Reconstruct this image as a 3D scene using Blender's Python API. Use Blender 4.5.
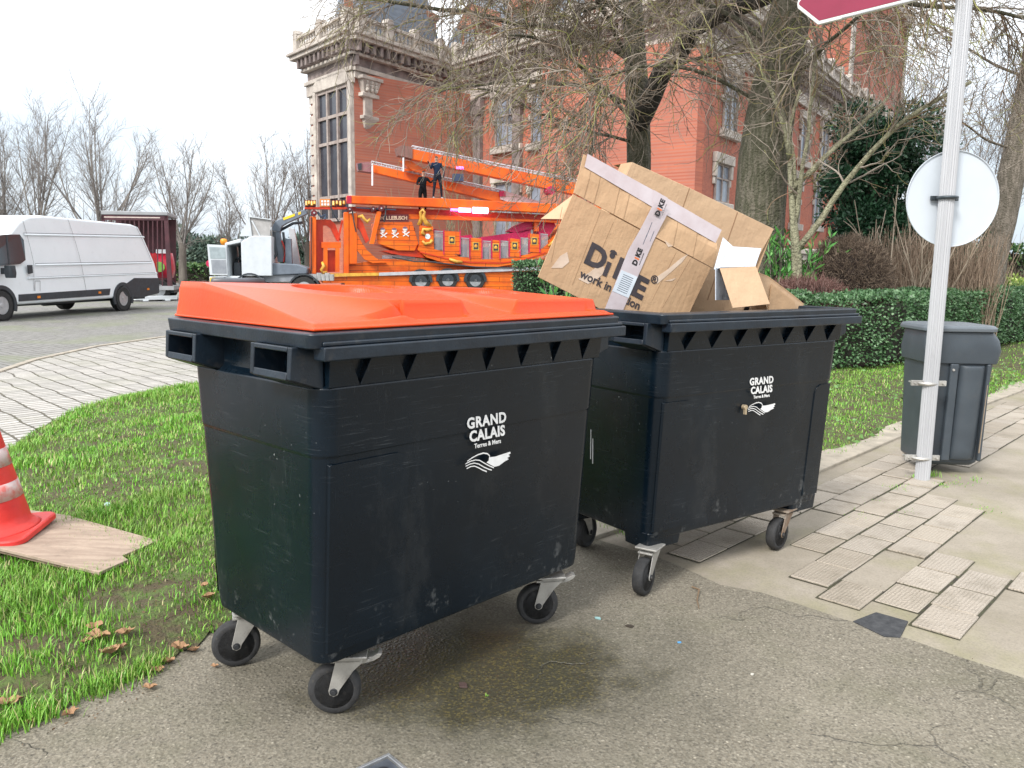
import bpy, math, random
import numpy as np
from mathutils import Vector, Matrix
for _o in list(bpy.data.objects): bpy.data.objects.remove(_o)
S = bpy.context.scene
COL = S.collection
rnd = random.Random(7)
rg = np.random.default_rng(11)
PI = math.pi

# ------------------------------------------------------------ camera
CF, CP, CH, CR = 798.0, 0.1432, 1.40, 0.0123
def ray(x, y):
    cr, sr = math.cos(CR), math.sin(CR); X0 = x - 512; Y0 = y - 384
    X = X0 * cr + Y0 * sr; Y = -X0 * sr + Y0 * cr
    a = X / CF; b = -Y / CF; c, s = math.cos(CP), math.sin(CP)
    return Vector((a, c + b * s, -s + b * c))
def at(x, y, z=0.0):
    r = ray(x, y); return Vector((0, 0, CH)) + r * ((z - CH) / r.z)
def atY(x, y, Y):
    r = ray(x, y); return Vector((0, 0, CH)) + r * (Y / r.y)
cam = bpy.data.objects.new('camera', bpy.data.cameras.new('camera'))
COL.objects.link(cam); S.camera = cam
cam.data.sensor_width = 36; cam.data.lens = CF / 1024 * 36
cam.data.clip_start = 0.05; cam.data.clip_end = 3000
_f = ray(512, 384).normalized(); _r = (ray(900, 384) - ray(100, 384)).normalized(); _u = _r.cross(_f)
cam.matrix_world = Matrix(((_r.x, _u.x, -_f.x, 0), (_r.y, _u.y, -_f.y, 0), (_r.z, _u.z, -_f.z, CH), (0, 0, 0, 1)))

# ------------------------------------------------------------ world, sun, exposure
W = bpy.data.worlds.new('World'); S.world = W; W.use_nodes = True
nt = W.node_tree; nt.nodes.clear()
def wn(t, **k):
    n = nt.nodes.new(t)
    for a, b in k.items(): setattr(n, a, b)
    return n
sky = wn('ShaderNodeTexSky', sky_type='NISHITA'); sky.sun_disc = False
SUN_EL, SUN_AZ = math.radians(42), math.radians(215)
sky.sun_elevation = SUN_EL; sky.sun_rotation = SUN_AZ; sky.air_density = 1.2; sky.dust_density = 2.5
tc = wn('ShaderNodeTexCoord'); sep = wn('ShaderNodeSeparateXYZ'); nt.links.new(tc.outputs['Generated'], sep.inputs[0])
mp = wn('ShaderNodeMapping'); mp.inputs['Scale'].default_value = (1.6, 1.6, 4.5); nt.links.new(tc.outputs['Generated'], mp.inputs[0])
nz = wn('ShaderNodeTexNoise'); nz.inputs['Scale'].default_value = 1.7; nz.inputs['Detail'].default_value = 5; nz.inputs['Roughness'].default_value = .5
nt.links.new(mp.outputs[0], nz.inputs[0])
ad = wn('ShaderNodeMath', operation='MULTIPLY_ADD'); nt.links.new(nz.outputs[0], ad.inputs[0]); ad.inputs[1].default_value = .30
nt.links.new(sep.outputs[2], ad.inputs[2])
rp = wn('ShaderNodeValToRGB'); nt.links.new(ad.outputs[0], rp.inputs[0])
e = rp.color_ramp.elements
e[0].position = .10; e[0].color = (.30, .37, .45, 1)
e[1].position = .42; e[1].color = (.93, .945, .96, 1)
x = e.new(.22); x.color = (.39, .45, .52, 1)
x = e.new(.31); x.color = (.58, .62, .67, 1)
sc = wn('ShaderNodeVectorMath', operation='SCALE'); nt.links.new(rp.outputs[0], sc.inputs[0]); sc.inputs['Scale'].default_value = 7.1
mx = wn('ShaderNodeMix', data_type='RGBA'); mx.inputs[0].default_value = .86
nt.links.new(sky.outputs[0], mx.inputs[6]); nt.links.new(sc.outputs[0], mx.inputs[7])
bg = wn('ShaderNodeBackground'); bg.inputs[1].default_value = .10; nt.links.new(mx.outputs[2], bg.inputs[0])
wo = wn('ShaderNodeOutputWorld'); nt.links.new(bg.outputs[0], wo.inputs[0])
sl = bpy.data.lights.new('sun', 'SUN'); sl.energy = 1.25; sl.angle = math.radians(14); sl.color = (1, .965, .92)
so = bpy.data.objects.new('sun', sl); COL.objects.link(so)
so.rotation_euler = (PI / 2 - SUN_EL, 0, PI - SUN_AZ)
S.view_settings.view_transform = 'Standard'; S.view_settings.look = 'None'
S.view_settings.exposure = 1.55; S.view_settings.gamma = 1
S.cycles.max_bounces = 6; S.cycles.diffuse_bounces = 3; S.cycles.transparent_max_bounces = 6

# ------------------------------------------------------------ materials
def newmat(name):
    m = bpy.data.materials.new(name); m.use_nodes = True
    return m, m.node_tree, m.node_tree.nodes['Principled BSDF']
def N(t, typ, **k):
    n = t.nodes.new(typ)
    for a, b in k.items(): setattr(n, a, b)
    return n
def noise(t, scale, detail=3, rough=.55, vec=None, stretch=None):
    n = N(t, 'ShaderNodeTexNoise'); n.inputs['Scale'].default_value = scale; n.inputs['Detail'].default_value = detail
    n.inputs['Roughness'].default_value = rough
    if vec is None:
        vec = N(t, 'ShaderNodeTexCoord').outputs['Object']
    if stretch:
        m = N(t, 'ShaderNodeMapping'); m.inputs['Scale'].default_value = stretch; t.links.new(vec, m.inputs[0]); vec = m.outputs[0]
    t.links.new(vec, n.inputs[0]); return n.outputs[0]
def ramp(t, fac, stops):
    r = N(t, 'ShaderNodeValToRGB'); t.links.new(fac, r.inputs[0]); e = r.color_ramp.elements
    e[0].position, e[0].color = stops[0][0], (*stops[0][1], 1); e[1].position, e[1].color = stops[-1][0], (*stops[-1][1], 1)
    for p, c in stops[1:-1]: x = e.new(p); x.color = (*c, 1)
    return r.outputs[0]
def fr(t, fac, a, b, va=0., vb=1.):
    r = N(t, 'ShaderNodeMapRange'); t.links.new(fac, r.inputs[0])
    r.inputs[1].default_value = a; r.inputs[2].default_value = b; r.inputs[3].default_value = va; r.inputs[4].default_value = vb
    return r.outputs[0]
def mixc(t, fac, a, b, mode='MIX'):
    m = N(t, 'ShaderNodeMix', data_type='RGBA', blend_type=mode)
    for v, i in ((fac, 0), (a, 6), (b, 7)):
        if isinstance(v, (int, float)): m.inputs[i].default_value = v
        elif isinstance(v, tuple): m.inputs[i].default_value = (*v, 1)
        else: t.links.new(v, m.inputs[i])
    return m.outputs[2]
def math_(t, op, a, b=None):
    m = N(t, 'ShaderNodeMath', operation=op)
    for v, i in ((a, 0), (b, 1)):
        if v is None: continue
        if isinstance(v, (int, float)): m.inputs[i].default_value = v
        else: t.links.new(v, m.inputs[i])
    return m.outputs[0]
def bump(t, bs, h, dist, strength=1.):
    b = N(t, 'ShaderNodeBump'); b.inputs['Distance'].default_value = dist; b.inputs['Strength'].default_value = strength
    t.links.new(h, b.inputs['Height']); t.links.new(b.outputs[0], bs.inputs['Normal'])
def M(name, c, rough=.6, c2=None, scale=6, b=0, bs=60, metal=0, spec=.5, stretch=None, lo=.35, hi=.65, det=4, emit=0, dirt=0):
    m, t, p = newmat(name)
    if c2 is None: c2 = tuple(v * .8 for v in c)
    col = ramp(t, noise(t, scale, det, stretch=stretch), [(lo, c2), (hi, c)])
    if dirt:
        col = mixc(t, fr(t, noise(t, scale * 3.1, 6, .7), .55, .75, 0, dirt), col, (.10, .085, .065))
    t.links.new(col, p.inputs['Base Color'])
    p.inputs['Roughness'].default_value = rough; p.inputs['Metallic'].default_value = metal
    p.inputs['Specular IOR Level'].default_value = spec
    if b: bump(t, p, noise(t, bs, 3), b)
    if emit:
        p.inputs['Emission Color'].default_value = (*c, 1); p.inputs['Emission Strength'].default_value = emit
    return m

# ------------------------------------------------------------ mesh helpers
class MB:
    def __init__(s): s.v = []; s.f = []; s.m = []
    def add(s, vs, fs, mi=0, T=None):
        o = len(s.v)
        s.v += [tuple(T @ Vector(q)) if T is not None else tuple(q) for q in vs]
        s.f += [tuple(i + o for i in q) for q in fs]; s.m += [mi] * len(fs); return s
    def box(s, x0, x1, y0, y1, z0, z1, mi=0, T=None):
        v = [(x0,y0,z0),(x1,y0,z0),(x1,y1,z0),(x0,y1,z0),(x0,y0,z1),(x1,y0,z1),(x1,y1,z1),(x0,y1,z1)]
        return s.add(v, [(3,2,1,0),(4,5,6,7),(0,1,5,4),(1,2,6,5),(2,3,7,6),(3,0,4,7)], mi, T)
    def prism(s, pts, y0, y1, mi=0, T=None):
        """polygon in (x,z) extruded along y"""
        n = len(pts); a = sum(pts[i][0]*pts[(i+1)%n][1]-pts[(i+1)%n][0]*pts[i][1] for i in range(n))
        if a < 0: pts = pts[::-1]
        v = [(x, y0, z) for x, z in pts] + [(x, y1, z) for x, z in pts]
        f = [tuple(range(n)), tuple(range(2*n-1, n-1, -1))] + [(i, i+n, (i+1)%n+n, (i+1)%n) for i in range(n)]
        return s.add(v, f, mi, T)
    def flat(s, pts, z0, z1, mi=0, T=None):
        """polygon in (x,y) extruded along z"""
        n = len(pts); a = sum(pts[i][0]*pts[(i+1)%n][1]-pts[(i+1)%n][0]*pts[i][1] for i in range(n))
        if a < 0: pts = pts[::-1]
        v = [(x, y, z1) for x, y in pts] + [(x, y, z0) for x, y in pts]
        f = [tuple(range(n)), tuple(range(2*n-1, n-1, -1))] + [(i, i+n, (i+1)%n+n, (i+1)%n) for i in range(n)]
        return s.add(v, f, mi, T)
    def tube(s, pts, r, k=8, mi=0, T=None, cap=True):
        pts = [Vector(p) for p in pts]; n = len(pts); rr = r if isinstance(r, (list, tuple)) else [r]*n
        vs = []; up = None
        for i, p in enumerate(pts):
            t = (pts[min(i+1,n-1)] - pts[max(i-1,0)]).normalized()
            if up is None: up = Vector((0,0,1)) if abs(t.z) < .9 else Vector((1,0,0))
            a = t.cross(up).normalized(); b = t.cross(a).normalized(); up = a.cross(t)
            for j in range(k):
                q = 2*PI*j/k; vs.append(p + (a*math.cos(q) + b*math.sin(q))*rr[i])
        fs = [(i*k+j, i*k+(j+1)%k, (i+1)*k+(j+1)%k, (i+1)*k+j) for i in range(n-1) for j in range(k)]
        if cap: fs += [tuple(range(k-1,-1,-1)), tuple((n-1)*k+j for j in range(k))]
        return s.add(vs, fs, mi, T)
    def cyl(s, a, b, r, k=16, mi=0, T=None): return s.tube([a, b], r, k, mi, T)
    def lathe(s, prof, k=24, mi=0, T=None):
        """profile of (r,z) about z"""
        vs = [(r*math.cos(2*PI*j/k), r*math.sin(2*PI*j/k), z) for r, z in prof for j in range(k)]
        n = len(prof)
        fs = [(i*k+j, i*k+(j+1)%k, (i+1)*k+(j+1)%k, (i+1)*k+j) for i in range(n-1) for j in range(k)]
        if prof[0][0] > 1e-4: fs.append(tuple(range(k-1,-1,-1)))
        if prof[-1][0] > 1e-4: fs.append(tuple((n-1)*k+j for j in range(k)))
        return s.add(vs, fs, mi, T)
    def loft(s, rings, mi=0, T=None, cap=(True, True)):
        k = len(rings[0]); vs = [p for r in rings for p in r]; n = len(rings)
        fs = [(i*k+j, i*k+(j+1)%k, (i+1)*k+(j+1)%k, (i+1)*k+j) for i in range(n-1) for j in range(k)]
        if cap[0]: fs.append(tuple(range(k-1,-1,-1)))
        if cap[1]: fs.append(tuple((n-1)*k+j for j in range(k)))
        return s.add(vs, fs, mi, T)
    def mesh(s, name, mats, smooth=False):
        me = bpy.data.meshes.new(name); me.from_pydata(s.v, [], s.f)
        for m in (mats if isinstance(mats, (list, tuple)) else [mats]): me.materials.append(m)
        if len(set(s.m)) > 1: me.polygons.foreach_set('material_index', s.m)
        if smooth: me.shade_smooth()
        me.update(); return me
def rrect(x0, x1, y0, y1, z, r, k=5):
    p = []
    for cx, cy, a0 in ((x1-r, y1-r, 0), (x0+r, y1-r, 90), (x0+r, y0+r, 180), (x1-r, y0+r, 270)):
        for j in range(k+1):
            a = math.radians(a0 + 90*j/k); p.append((cx + r*math.cos(a), cy + r*math.sin(a), z))
    return p
def npmesh(name, V, F, mats, mi=None, smooth=False):
    """V (n,3), F (m,k) all the same k"""
    V = np.asarray(V, np.float32); F = np.asarray(F, np.int32); k = F.shape[1]
    me = bpy.data.meshes.new(name); me.vertices.add(len(V)); me.vertices.foreach_set('co', V.ravel())
    me.loops.add(F.size); me.loops.foreach_set('vertex_index', F.ravel())
    me.polygons.add(len(F)); me.polygons.foreach_set('loop_start', np.arange(0, F.size, k, dtype=np.int32))
    for m in (mats if isinstance(mats, (list, tuple)) else [mats]): me.materials.append(m)
    if mi is not None: me.polygons.foreach_set('material_index', np.asarray(mi, np.int32))
    me.update(calc_edges=True); me.validate()
    if smooth: me.shade_smooth()
    return me
def link(name, me, parent=None, loc=(0,0,0), rot=(0,0,0), bevel=0, seg=2):
    o = bpy.data.objects.new(name, me); COL.objects.link(o)
    o.location = loc; o.rotation_euler = rot
    if parent: o.parent = parent
    if bevel:
        b = o.modifiers.new('bevel', 'BEVEL'); b.width = bevel; b.segments = seg; b.limit_method = 'ANGLE'; b.angle_limit = math.radians(35); b.harden_normals = True
        me.shade_smooth()
        w = o.modifiers.new('wn', 'WEIGHTED_NORMAL'); w.keep_sharp = True
    return o
def obj(name, mb, mats, parent=None, smooth=False, bevel=0, loc=(0,0,0), rot=(0,0,0), seg=2):
    return link(name, mb.mesh(name, mats, smooth), parent, loc, rot, bevel, seg)
def tag(o, label, cat, group=None, kind=None):
    o['label'] = label; o['category'] = cat
    if group: o['group'] = group
    if kind: o['kind'] = kind
    return o
def thing(name, label, cat, loc=(0,0,0), rz=0, group=None, rot=None):
    o = bpy.data.objects.new(name, None); COL.objects.link(o); o.empty_display_size = .2
    o.location = loc; o.rotation_euler = rot if rot else (0, 0, rz); return tag(o, label, cat, group)
def struct(name, me_or_mb, mats=None, kind='structure', **k):
    me = me_or_mb.mesh(name, mats) if isinstance(me_or_mb, MB) else me_or_mb
    o = link(name, me, **k); o['kind'] = kind; return o
def dup(root, loc, rz=None, label=None, scale=None):
    r = root.copy(); COL.objects.link(r); r.location = loc
    if rz is not None: r.rotation_euler = (root.rotation_euler.x, root.rotation_euler.y, rz)
    if scale: r.scale = (scale,)*3 if isinstance(scale, (int, float)) else scale
    if label: r['label'] = label
    for ch in list(root.children):
        c = ch.copy(); COL.objects.link(c); c.parent = r
        for g in ch.children:
            d = g.copy(); COL.objects.link(d); d.parent = c
    return r
def text_geo(body, size, ext=.001, off=0., sx=1., spacing=1.):
    cu = bpy.data.curves.new('t', 'FONT'); cu.body = body; cu.size = size; cu.extrude = ext; cu.offset = off
    cu.align_x = 'CENTER'; cu.align_y = 'CENTER'; cu.resolution_u = 3; cu.space_character = spacing; cu.space_line = .95
    o = bpy.data.objects.new('t', cu); COL.objects.link(o); dg = bpy.context.evaluated_depsgraph_get()
    me = bpy.data.meshes.new_from_object(o.evaluated_get(dg)); bpy.data.objects.remove(o); bpy.data.curves.remove(cu)
    vs = [(v.co.x*sx, v.co.y, v.co.z) for v in me.vertices]; fs = [tuple(p.vertices) for p in me.polygons]
    bpy.data.meshes.remove(me); return vs, fs
STAND = Matrix.Rotation(PI/2, 4, 'X')      # xy text -> xz plane, facing -y
class Plane:
    """vertical plane through world point p with horizontal direction a (radians); hit() turns a pixel into (s, z) on it"""
    def __init__(s, p, a): s.p = Vector(p); s.a = a; s.d = Vector((math.cos(a), math.sin(a), 0)); s.n = Vector((-s.d.y, s.d.x, 0))
    def hit(s, x, y):
        r = ray(x, y); o = Vector((0, 0, CH)); t = (s.p - o).dot(s.n) / r.dot(s.n); q = o + r*t
        return ((q - s.p).dot(s.d), q.z - s.p.z)
    def poly(s, pts): return [s.hit(*p) for p in pts]
    def world(s, a, y, z): return s.p + s.d*a + s.n*y + Vector((0,0,z))

# ---- vegetation generators (numpy)
def tubes(polys, k=3):
    """polys: list of (P (n,3), R (n,)) -> V, F quads"""
    Vs = []; Fs = []; off = 0; byn = {}
    for P, R in polys: byn.setdefault(len(P), []).append((P, R))
    for n, L in byn.items():
        P = np.array([p for p, _ in L]); R = np.array([r for _, r in L]); m = len(L)
        T = np.gradient(P, axis=1); T /= np.linalg.norm(T, axis=2, keepdims=True) + 1e-9
        ref = np.where(np.abs(T[:, :1, 2:3]) > .8, np.array([[[1., 0, 0]]]), np.array([[[0, 0, 1.]]]))
        A = np.cross(T, ref); A /= np.linalg.norm(A, axis=2, keepdims=True) + 1e-9; B = np.cross(T, A)
        ang = 2*np.pi*np.arange(k)/k
        V = P[:, :, None, :] + R[:, :, None, None]*(A[:, :, None, :]*np.cos(ang)[None, None, :, None] + B[:, :, None, :]*np.sin(ang)[None, None, :, None])
        Vs.append(V.reshape(-1, 3))
        i = np.arange(m)[:, None, None]*n*k; j = np.arange(n-1)[None, :, None]*k; q = np.arange(k)[None, None, :]; q1 = (q+1) % k
        F = np.stack([i+j+q, i+j+q1, i+j+k+q1, i+j+k+q], -1).reshape(-1, 4) + off
        Fs.append(F); off += m*n*k
    return np.concatenate(Vs), np.concatenate(Fs)
def grow(p, d, L, r, n, wob, trop, taper=.45, r2=None):
    """one wandering branch"""
    P = [np.array(p, float)]; d = np.array(d, float); d /= np.linalg.norm(d); st = L/(n-1); D = [d]
    for i in range(n-1):
        d = d + rg.normal(0, wob, 3) + np.array([0, 0, trop]); d /= np.linalg.norm(d); P.append(P[-1] + d*st); D.append(d)
    return np.array(P), np.linspace(r, r*taper if r2 is None else r2, n), np.array(D)
def side(d, ang):
    a = rg.normal(0, 1, 3); a -= a.dot(d)*d; a /= np.linalg.norm(a) + 1e-9
    return d*math.cos(ang) + a*math.sin(ang)
def leaves(P, Nn, L, Wd, jit=.3):
    """rhombic folded leaves at points P with long axes Nn -> V, F"""
    m = len(P); Nn = Nn/(np.linalg.norm(Nn, axis=1, keepdims=True)+1e-9)
    a = rg.normal(0, 1, (m, 3)); a -= (a*Nn).sum(1, keepdims=True)*Nn; a /= np.linalg.norm(a, axis=1, keepdims=True)+1e-9
    b = np.cross(Nn, a); l = L*rg.uniform(.6, 1.2, (m, 1)); w = Wd*rg.uniform(.7, 1.2, (m, 1))
    V = np.stack([P, P + Nn*l*.5 + a*w*.5 + b*w*.15, P + Nn*l, P + Nn*l*.5 - a*w*.5 + b*w*.15], 1).reshape(-1, 3)
    F = np.arange(m*4).reshape(m, 4); return V, F

# ============================================================ MATERIALS OF THE PLACE
def mat_tarmac():
    m, t, p = newmat('tarmac'); tcn = N(t, 'ShaderNodeTexCoord').outputs['Object']
    base = ramp(t, noise(t, 1.3, 6, .62, tcn), [(.3, (.115,.098,.070)), (.5, (.162,.140,.104)), (.72, (.205,.180,.136))])
    grit = noise(t, 95, 2, .6, tcn); base = mixc(t, fr(t, grit, .35, .62), base, mixc(t, .55, base, (.21,.195,.155)))
    vo = N(t, 'ShaderNodeTexVoronoi'); vo.inputs['Scale'].default_value = 62; t.links.new(tcn, vo.inputs[0])
    sp = math_(t, 'MULTIPLY', fr(t, vo.outputs['Distance'], .34, .14), fr(t, vo.outputs['Color'], .70, .86))
    base = mixc(t, sp, base, (.42,.38,.30))
    dk = math_(t, 'MULTIPLY', fr(t, vo.outputs['Distance'], .4, .2), fr(t, vo.outputs['Color'], .30, .12))
    base = mixc(t, math_(t, 'MULTIPLY', dk, .6), base, (.035,.032,.03))
    v2 = N(t, 'ShaderNodeTexVoronoi'); v2.inputs['Scale'].default_value = 150; t.links.new(tcn, v2.inputs[0])
    base = mixc(t, math_(t, 'MULTIPLY', fr(t, v2.outputs['Color'], .55, .95), .55), base, (.33,.30,.24)); base = mixc(t, math_(t, 'MULTIPLY', fr(t, v2.outputs['Color'], .40, .08), .55), base, (.05,.045,.036))
    # moss tint near the lawn and the bins
    ms = fr(t, noise(t, 2.2, 5, .6, tcn, (1, 1.3, 1)), .50, .70, 0, .32); base = mixc(t, ms, base, (.085,.088,.042))
    # greasy run that leaked out from under the near container
    mpn = N(t, 'ShaderNodeMapping'); mpn.inputs['Location'].default_value = (.13, -2.64, 0); mpn.vector_type = 'POINT'
    t.links.new(tcn, mpn.inputs[0])
    mp2 = N(t, 'ShaderNodeMapping'); mp2.inputs['Rotation'].default_value = (0, 0, math.radians(38)); mp2.inputs['Scale'].default_value = (1.9, 2.9, 1)
    t.links.new(mpn.outputs[0], mp2.inputs[0])
    le = N(t, 'ShaderNodeVectorMath', operation='LENGTH'); t.links.new(mp2.outputs[0], le.inputs[0])
    dd = math_(t, 'ADD', le.outputs['Value'], math_(t, 'MULTIPLY', math_(t, 'SUBTRACT', noise(t, 5, 5, .65, tcn), .5), 1.5))
    wet = fr(t, dd, 1.25, .70, 0, .95)
    base = mixc(t, wet, base, mixc(t, fr(t, v2.outputs['Color'], .62, .8), (.020,.017,.005), (.17,.13,.02)))
    wet2 = fr(t, dd, 2.1, .8, 0, .62); base = mixc(t, wet2, base, (.055,.052,.036))
    # hair cracks
    vc = N(t, 'ShaderNodeTexVoronoi', feature='DISTANCE_TO_EDGE'); vc.inputs['Scale'].default_value = 1.15
    wv = N(t, 'ShaderNodeVectorMath', operation='ADD'); t.links.new(tcn, wv.inputs[0])
    nn = N(t, 'ShaderNodeTexNoise'); nn.inputs['Scale'].default_value = 3.5; nn.inputs['Detail'].default_value = 5; t.links.new(tcn, nn.inputs[0])
    s2 = N(t, 'ShaderNodeVectorMath', operation='SCALE'); t.links.new(nn.outputs['Color'], s2.inputs[0]); s2.inputs['Scale'].default_value = .30
    t.links.new(s2.outputs[0], wv.inputs[1]); t.links.new(wv.outputs[0], vc.inputs[0])
    ck = math_(t, 'MULTIPLY', fr(t, vc.outputs['Distance'], .006, .001), fr(t, noise(t, 1.1, 2, .5, tcn), .48, .56))
    base = mixc(t, math_(t, 'MULTIPLY', ck, .22), base, (.03,.027,.022))
    t.links.new(base, p.inputs['Base Color'])
    t.links.new(fr(t, wet, 0, .85, .88, .45), p.inputs['Roughness'])
    h = math_(t, 'ADD', math_(t, 'MULTIPLY', grit, 1.), math_(t, 'MULTIPLY', fr(t, vo.outputs['Distance'], .5, .1), .7))
    bump(t, p, math_(t, 'SUBTRACT', h, math_(t, 'MULTIPLY', ck, 2.)), .004, .8); return m
def mat_setts(name, w, hgt, ang, c1, c2, mortar, mort, moss, mossc, bumpd=.012, off=.5):
    m, t, p = newmat(name); tcn = N(t, 'ShaderNodeTexCoord').outputs['Object']
    wob = N(t, 'ShaderNodeTexNoise'); wob.inputs['Scale'].default_value = 1.6; wob.inputs['Detail'].default_value = 3; t.links.new(tcn, wob.inputs[0])
    s2 = N(t, 'ShaderNodeVectorMath', operation='SCALE'); t.links.new(wob.outputs['Color'], s2.inputs[0]); s2.inputs['Scale'].default_value = .12
    av = N(t, 'ShaderNodeVectorMath', operation='ADD'); t.links.new(tcn, av.inputs[0]); t.links.new(s2.outputs[0], av.inputs[1])
    mpn = N(t, 'ShaderNodeMapping'); mpn.inputs['Rotation'].default_value = (0, 0, -ang); t.links.new(av.outputs[0], mpn.inputs[0])
    b = N(t, 'ShaderNodeTexBrick'); t.links.new(mpn.outputs[0], b.inputs[0])
    b.inputs['Scale'].default_value = 1; b.inputs['Brick Width'].default_value = w; b.inputs['Row Height'].default_value = hgt
    b.inputs['Mortar Size'].default_value = mort; b.inputs['Mortar Smooth'].default_value = .35; b.inputs['Bias'].default_value = 0
    b.inputs['Color1'].default_value = (*c1, 1); b.inputs['Color2'].default_value = (*c2, 1); b.inputs['Mortar'].default_value = (*mortar, 1); b.offset = off
    c = mixc(t, fr(t, noise(t, 28, 4, .6, tcn), .35, .7, 0, .5), b.outputs['Color'], mixc(t, .5, b.outputs['Color'], (.12,.11,.10)))
    ms = math_(t, 'MULTIPLY', fr(t, noise(t, .55, 4, .6, tcn), .5, .62), fr(t, b.outputs['Fac'], 0, .5, moss * .5, moss))
    c = mixc(t, ms, c, mossc)
    t.links.new(c, p.inputs['Base Color']); p.inputs['Roughness'].default_value = .8
    hh = math_(t, 'SUBTRACT', math_(t, 'MULTIPLY', noise(t, 14, 3, .6, tcn), .4), b.outputs['Fac'])
    bump(t, p, hh, bumpd, .9); return m
MT = dict(
 tarmac=mat_tarmac(),
 setts=mat_setts('pale_setts', .115, .235, math.radians(-45.5), (.50,.475,.44), (.36,.345,.32), (.085,.075,.05), .013, .35, (.16,.17,.07)),
 cobble=mat_setts('road_cobbles', .17, .13, math.radians(-38), (.27,.265,.25), (.20,.195,.185), (.10,.095,.08), .014, .6, (.16,.19,.08), .012),
 soil=M('soil', (.105,.07,.045), .95, (.05,.034,.022), 9, .02, 22, det=6),
 turf=M('turf_soil', (.085,.125,.030), .95, (.075,.060,.030), 11, .02, 45, det=8, lo=.44, hi=.60),
 stone=M('kerb_stone', (.42,.37,.30), .85, (.29,.26,.21), 7, .004, 70, det=6, dirt=.5),
)
def mat_slab():
    m, t, p = newmat('pinkish_paving'); tcn = N(t, 'ShaderNodeTexCoord').outputs['Object']
    oi = N(t, 'ShaderNodeNewGeometry').outputs['Random Per Island']
    c = ramp(t, oi, [(0, (.35,.305,.245)), (.35, (.45,.395,.325)), (.7, (.40,.355,.30)), (1, (.49,.435,.365))])
    c = mixc(t, fr(t, noise(t, 5, 6, .65, tcn), .48, .72, 0, .55), c, (.17,.145,.10))
    mpn = N(t, 'ShaderNodeMapping'); mpn.inputs['Rotation'].default_value = (0,0,-math.radians(46)); t.links.new(tcn, mpn.inputs[0])
    vo = N(t, 'ShaderNodeTexVoronoi'); vo.inputs['Scale'].default_value = 62; vo.inputs['Randomness'].default_value = .35; t.links.new(mpn.outputs[0], vo.inputs[0])
    dot = fr(t, vo.outputs['Distance'], .50, .22)
    c = mixc(t, math_(t, 'MULTIPLY', math_(t, 'SUBTRACT', 1., dot), .26), c, (.15,.12,.09))
    t.links.new(c, p.inputs['Base Color']); p.inputs['Roughness'].default_value = .85
    bump(t, p, math_(t, 'ADD', dot, math_(t, 'MULTIPLY', noise(t, 60, 3, .6, tcn), .5)), .005, .8); return m
MT['slab'] = mat_slab()
def mat_concrete():
    m, t, p = newmat('mossy_concrete'); tcn = N(t, 'ShaderNodeTexCoord').outputs['Object']
    c = ramp(t, noise(t, 2.1, 6, .62, tcn), [(.3, (.24,.21,.16)), (.6, (.33,.29,.235)), (.8, (.37,.33,.27))])
    c = mixc(t, fr(t, noise(t, 1.5, 5, .62, tcn, (1.3,1,1)), .50, .70, 0, .5), c, (.22,.215,.09))
    c = mixc(t, fr(t, noise(t, 120, 2, .6, tcn), .45, .75, 0, .35), c, (.11,.10,.08))
    t.links.new(c, p.inputs['Base Color']); p.inputs['Roughness'].default_value = .9
    bump(t, p, noise(t, 90, 3, .65, tcn), .004, .7); return m
MT['concrete'] = mat_concrete()

# ============================================================ GROUND
def sheet(name, pts, z, mat, th=None):
    mb = MB()
    if th is None: mb.add([(x, y, z) for x, y in pts], [tuple(range(len(pts)))])
    else: mb.flat(pts, z - th, z)
    me = mb.mesh(name, mat)
    if th is None and me.polygons[0].normal.z < 0: me.flip_normals()
    return struct(name, me)
sheet('ground', [(-900,-900),(900,-900),(900,900),(-900,900)], -.05, MT['soil'])
sheet('cobbled_road', [(-120,-12),(-1.7,-12),(-1.6,2),(-4.2,4.4),(-3.76,5.73),(-4.15,7),(-4,9.2),(3,10.5),(9,17.5),(30,37.5),(30,62),(-120,62)], -.012, MT['cobble'])
SETTS = [(-7.6,-2),(-3.4,.4),(-2.6,4.0),(-3.6,5.9),(-3.9,7.6),(-3.7,9.5),(-2.6,10.2),(0,11.2),(2.6,10.8),(3.6,13.5),(0,16.6),(-4,16.9),(-6.75,15.9),(-7.1,13.6),(-6.95,11.6),(-6.62,10.23),(-6.4,8)]
sheet('sett_paving', SETTS, -.006, MT['setts'])
# low stone edging between the setts and the road
km = MB()
pts = [Vector(p) for p in ((-6.5,8.2),(-6.66,10.23),(-7.0,11.6),(-7.14,13.6),(-6.8,15.9),(-4,17),(0,16.8))]
for a, b in zip(pts, pts[1:]):
    d = (b - a); n = Vector((-d.y, d.x)).normalized()*.05; L = d.length; k = max(1, int(L/.8))
    for i in range(k):
        p0 = a + d*(i/k + .004); p1 = a + d*((i+1)/k - .004)
        km.flat([(p0+n)[:], (p1+n)[:], (p1-n)[:], (p0-n)[:]], -.05, .012)
struct('road_edging', km, MT['stone'], bevel=.006)
TAR = [(-6,-4),(6,-4),(6,-.5),(1.81,2.63),(1.66,2.79),(1.5,2.98),(1.37,3.09),(1.24,3.23),(1.11,3.36),(.95,3.44),(.85,3.61),(.74,3.77),(.47,4.02),(.2,4.3),(-.5,4.1),(-1.25,3.3),(-1.45,2.8),(-1.6,2.55),(-1.8,2.4),(-2.1,2.1),(-3.5,1.3),(-6,.4)]
sheet('tarmac_path', TAR, 0, MT['tarmac'])
KERB = [(-.6,3.05),(.65,4.22),(2.11,5.42),(3.42,6.82),(6.2,9.6),(12,15.4),(24,27)]
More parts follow.
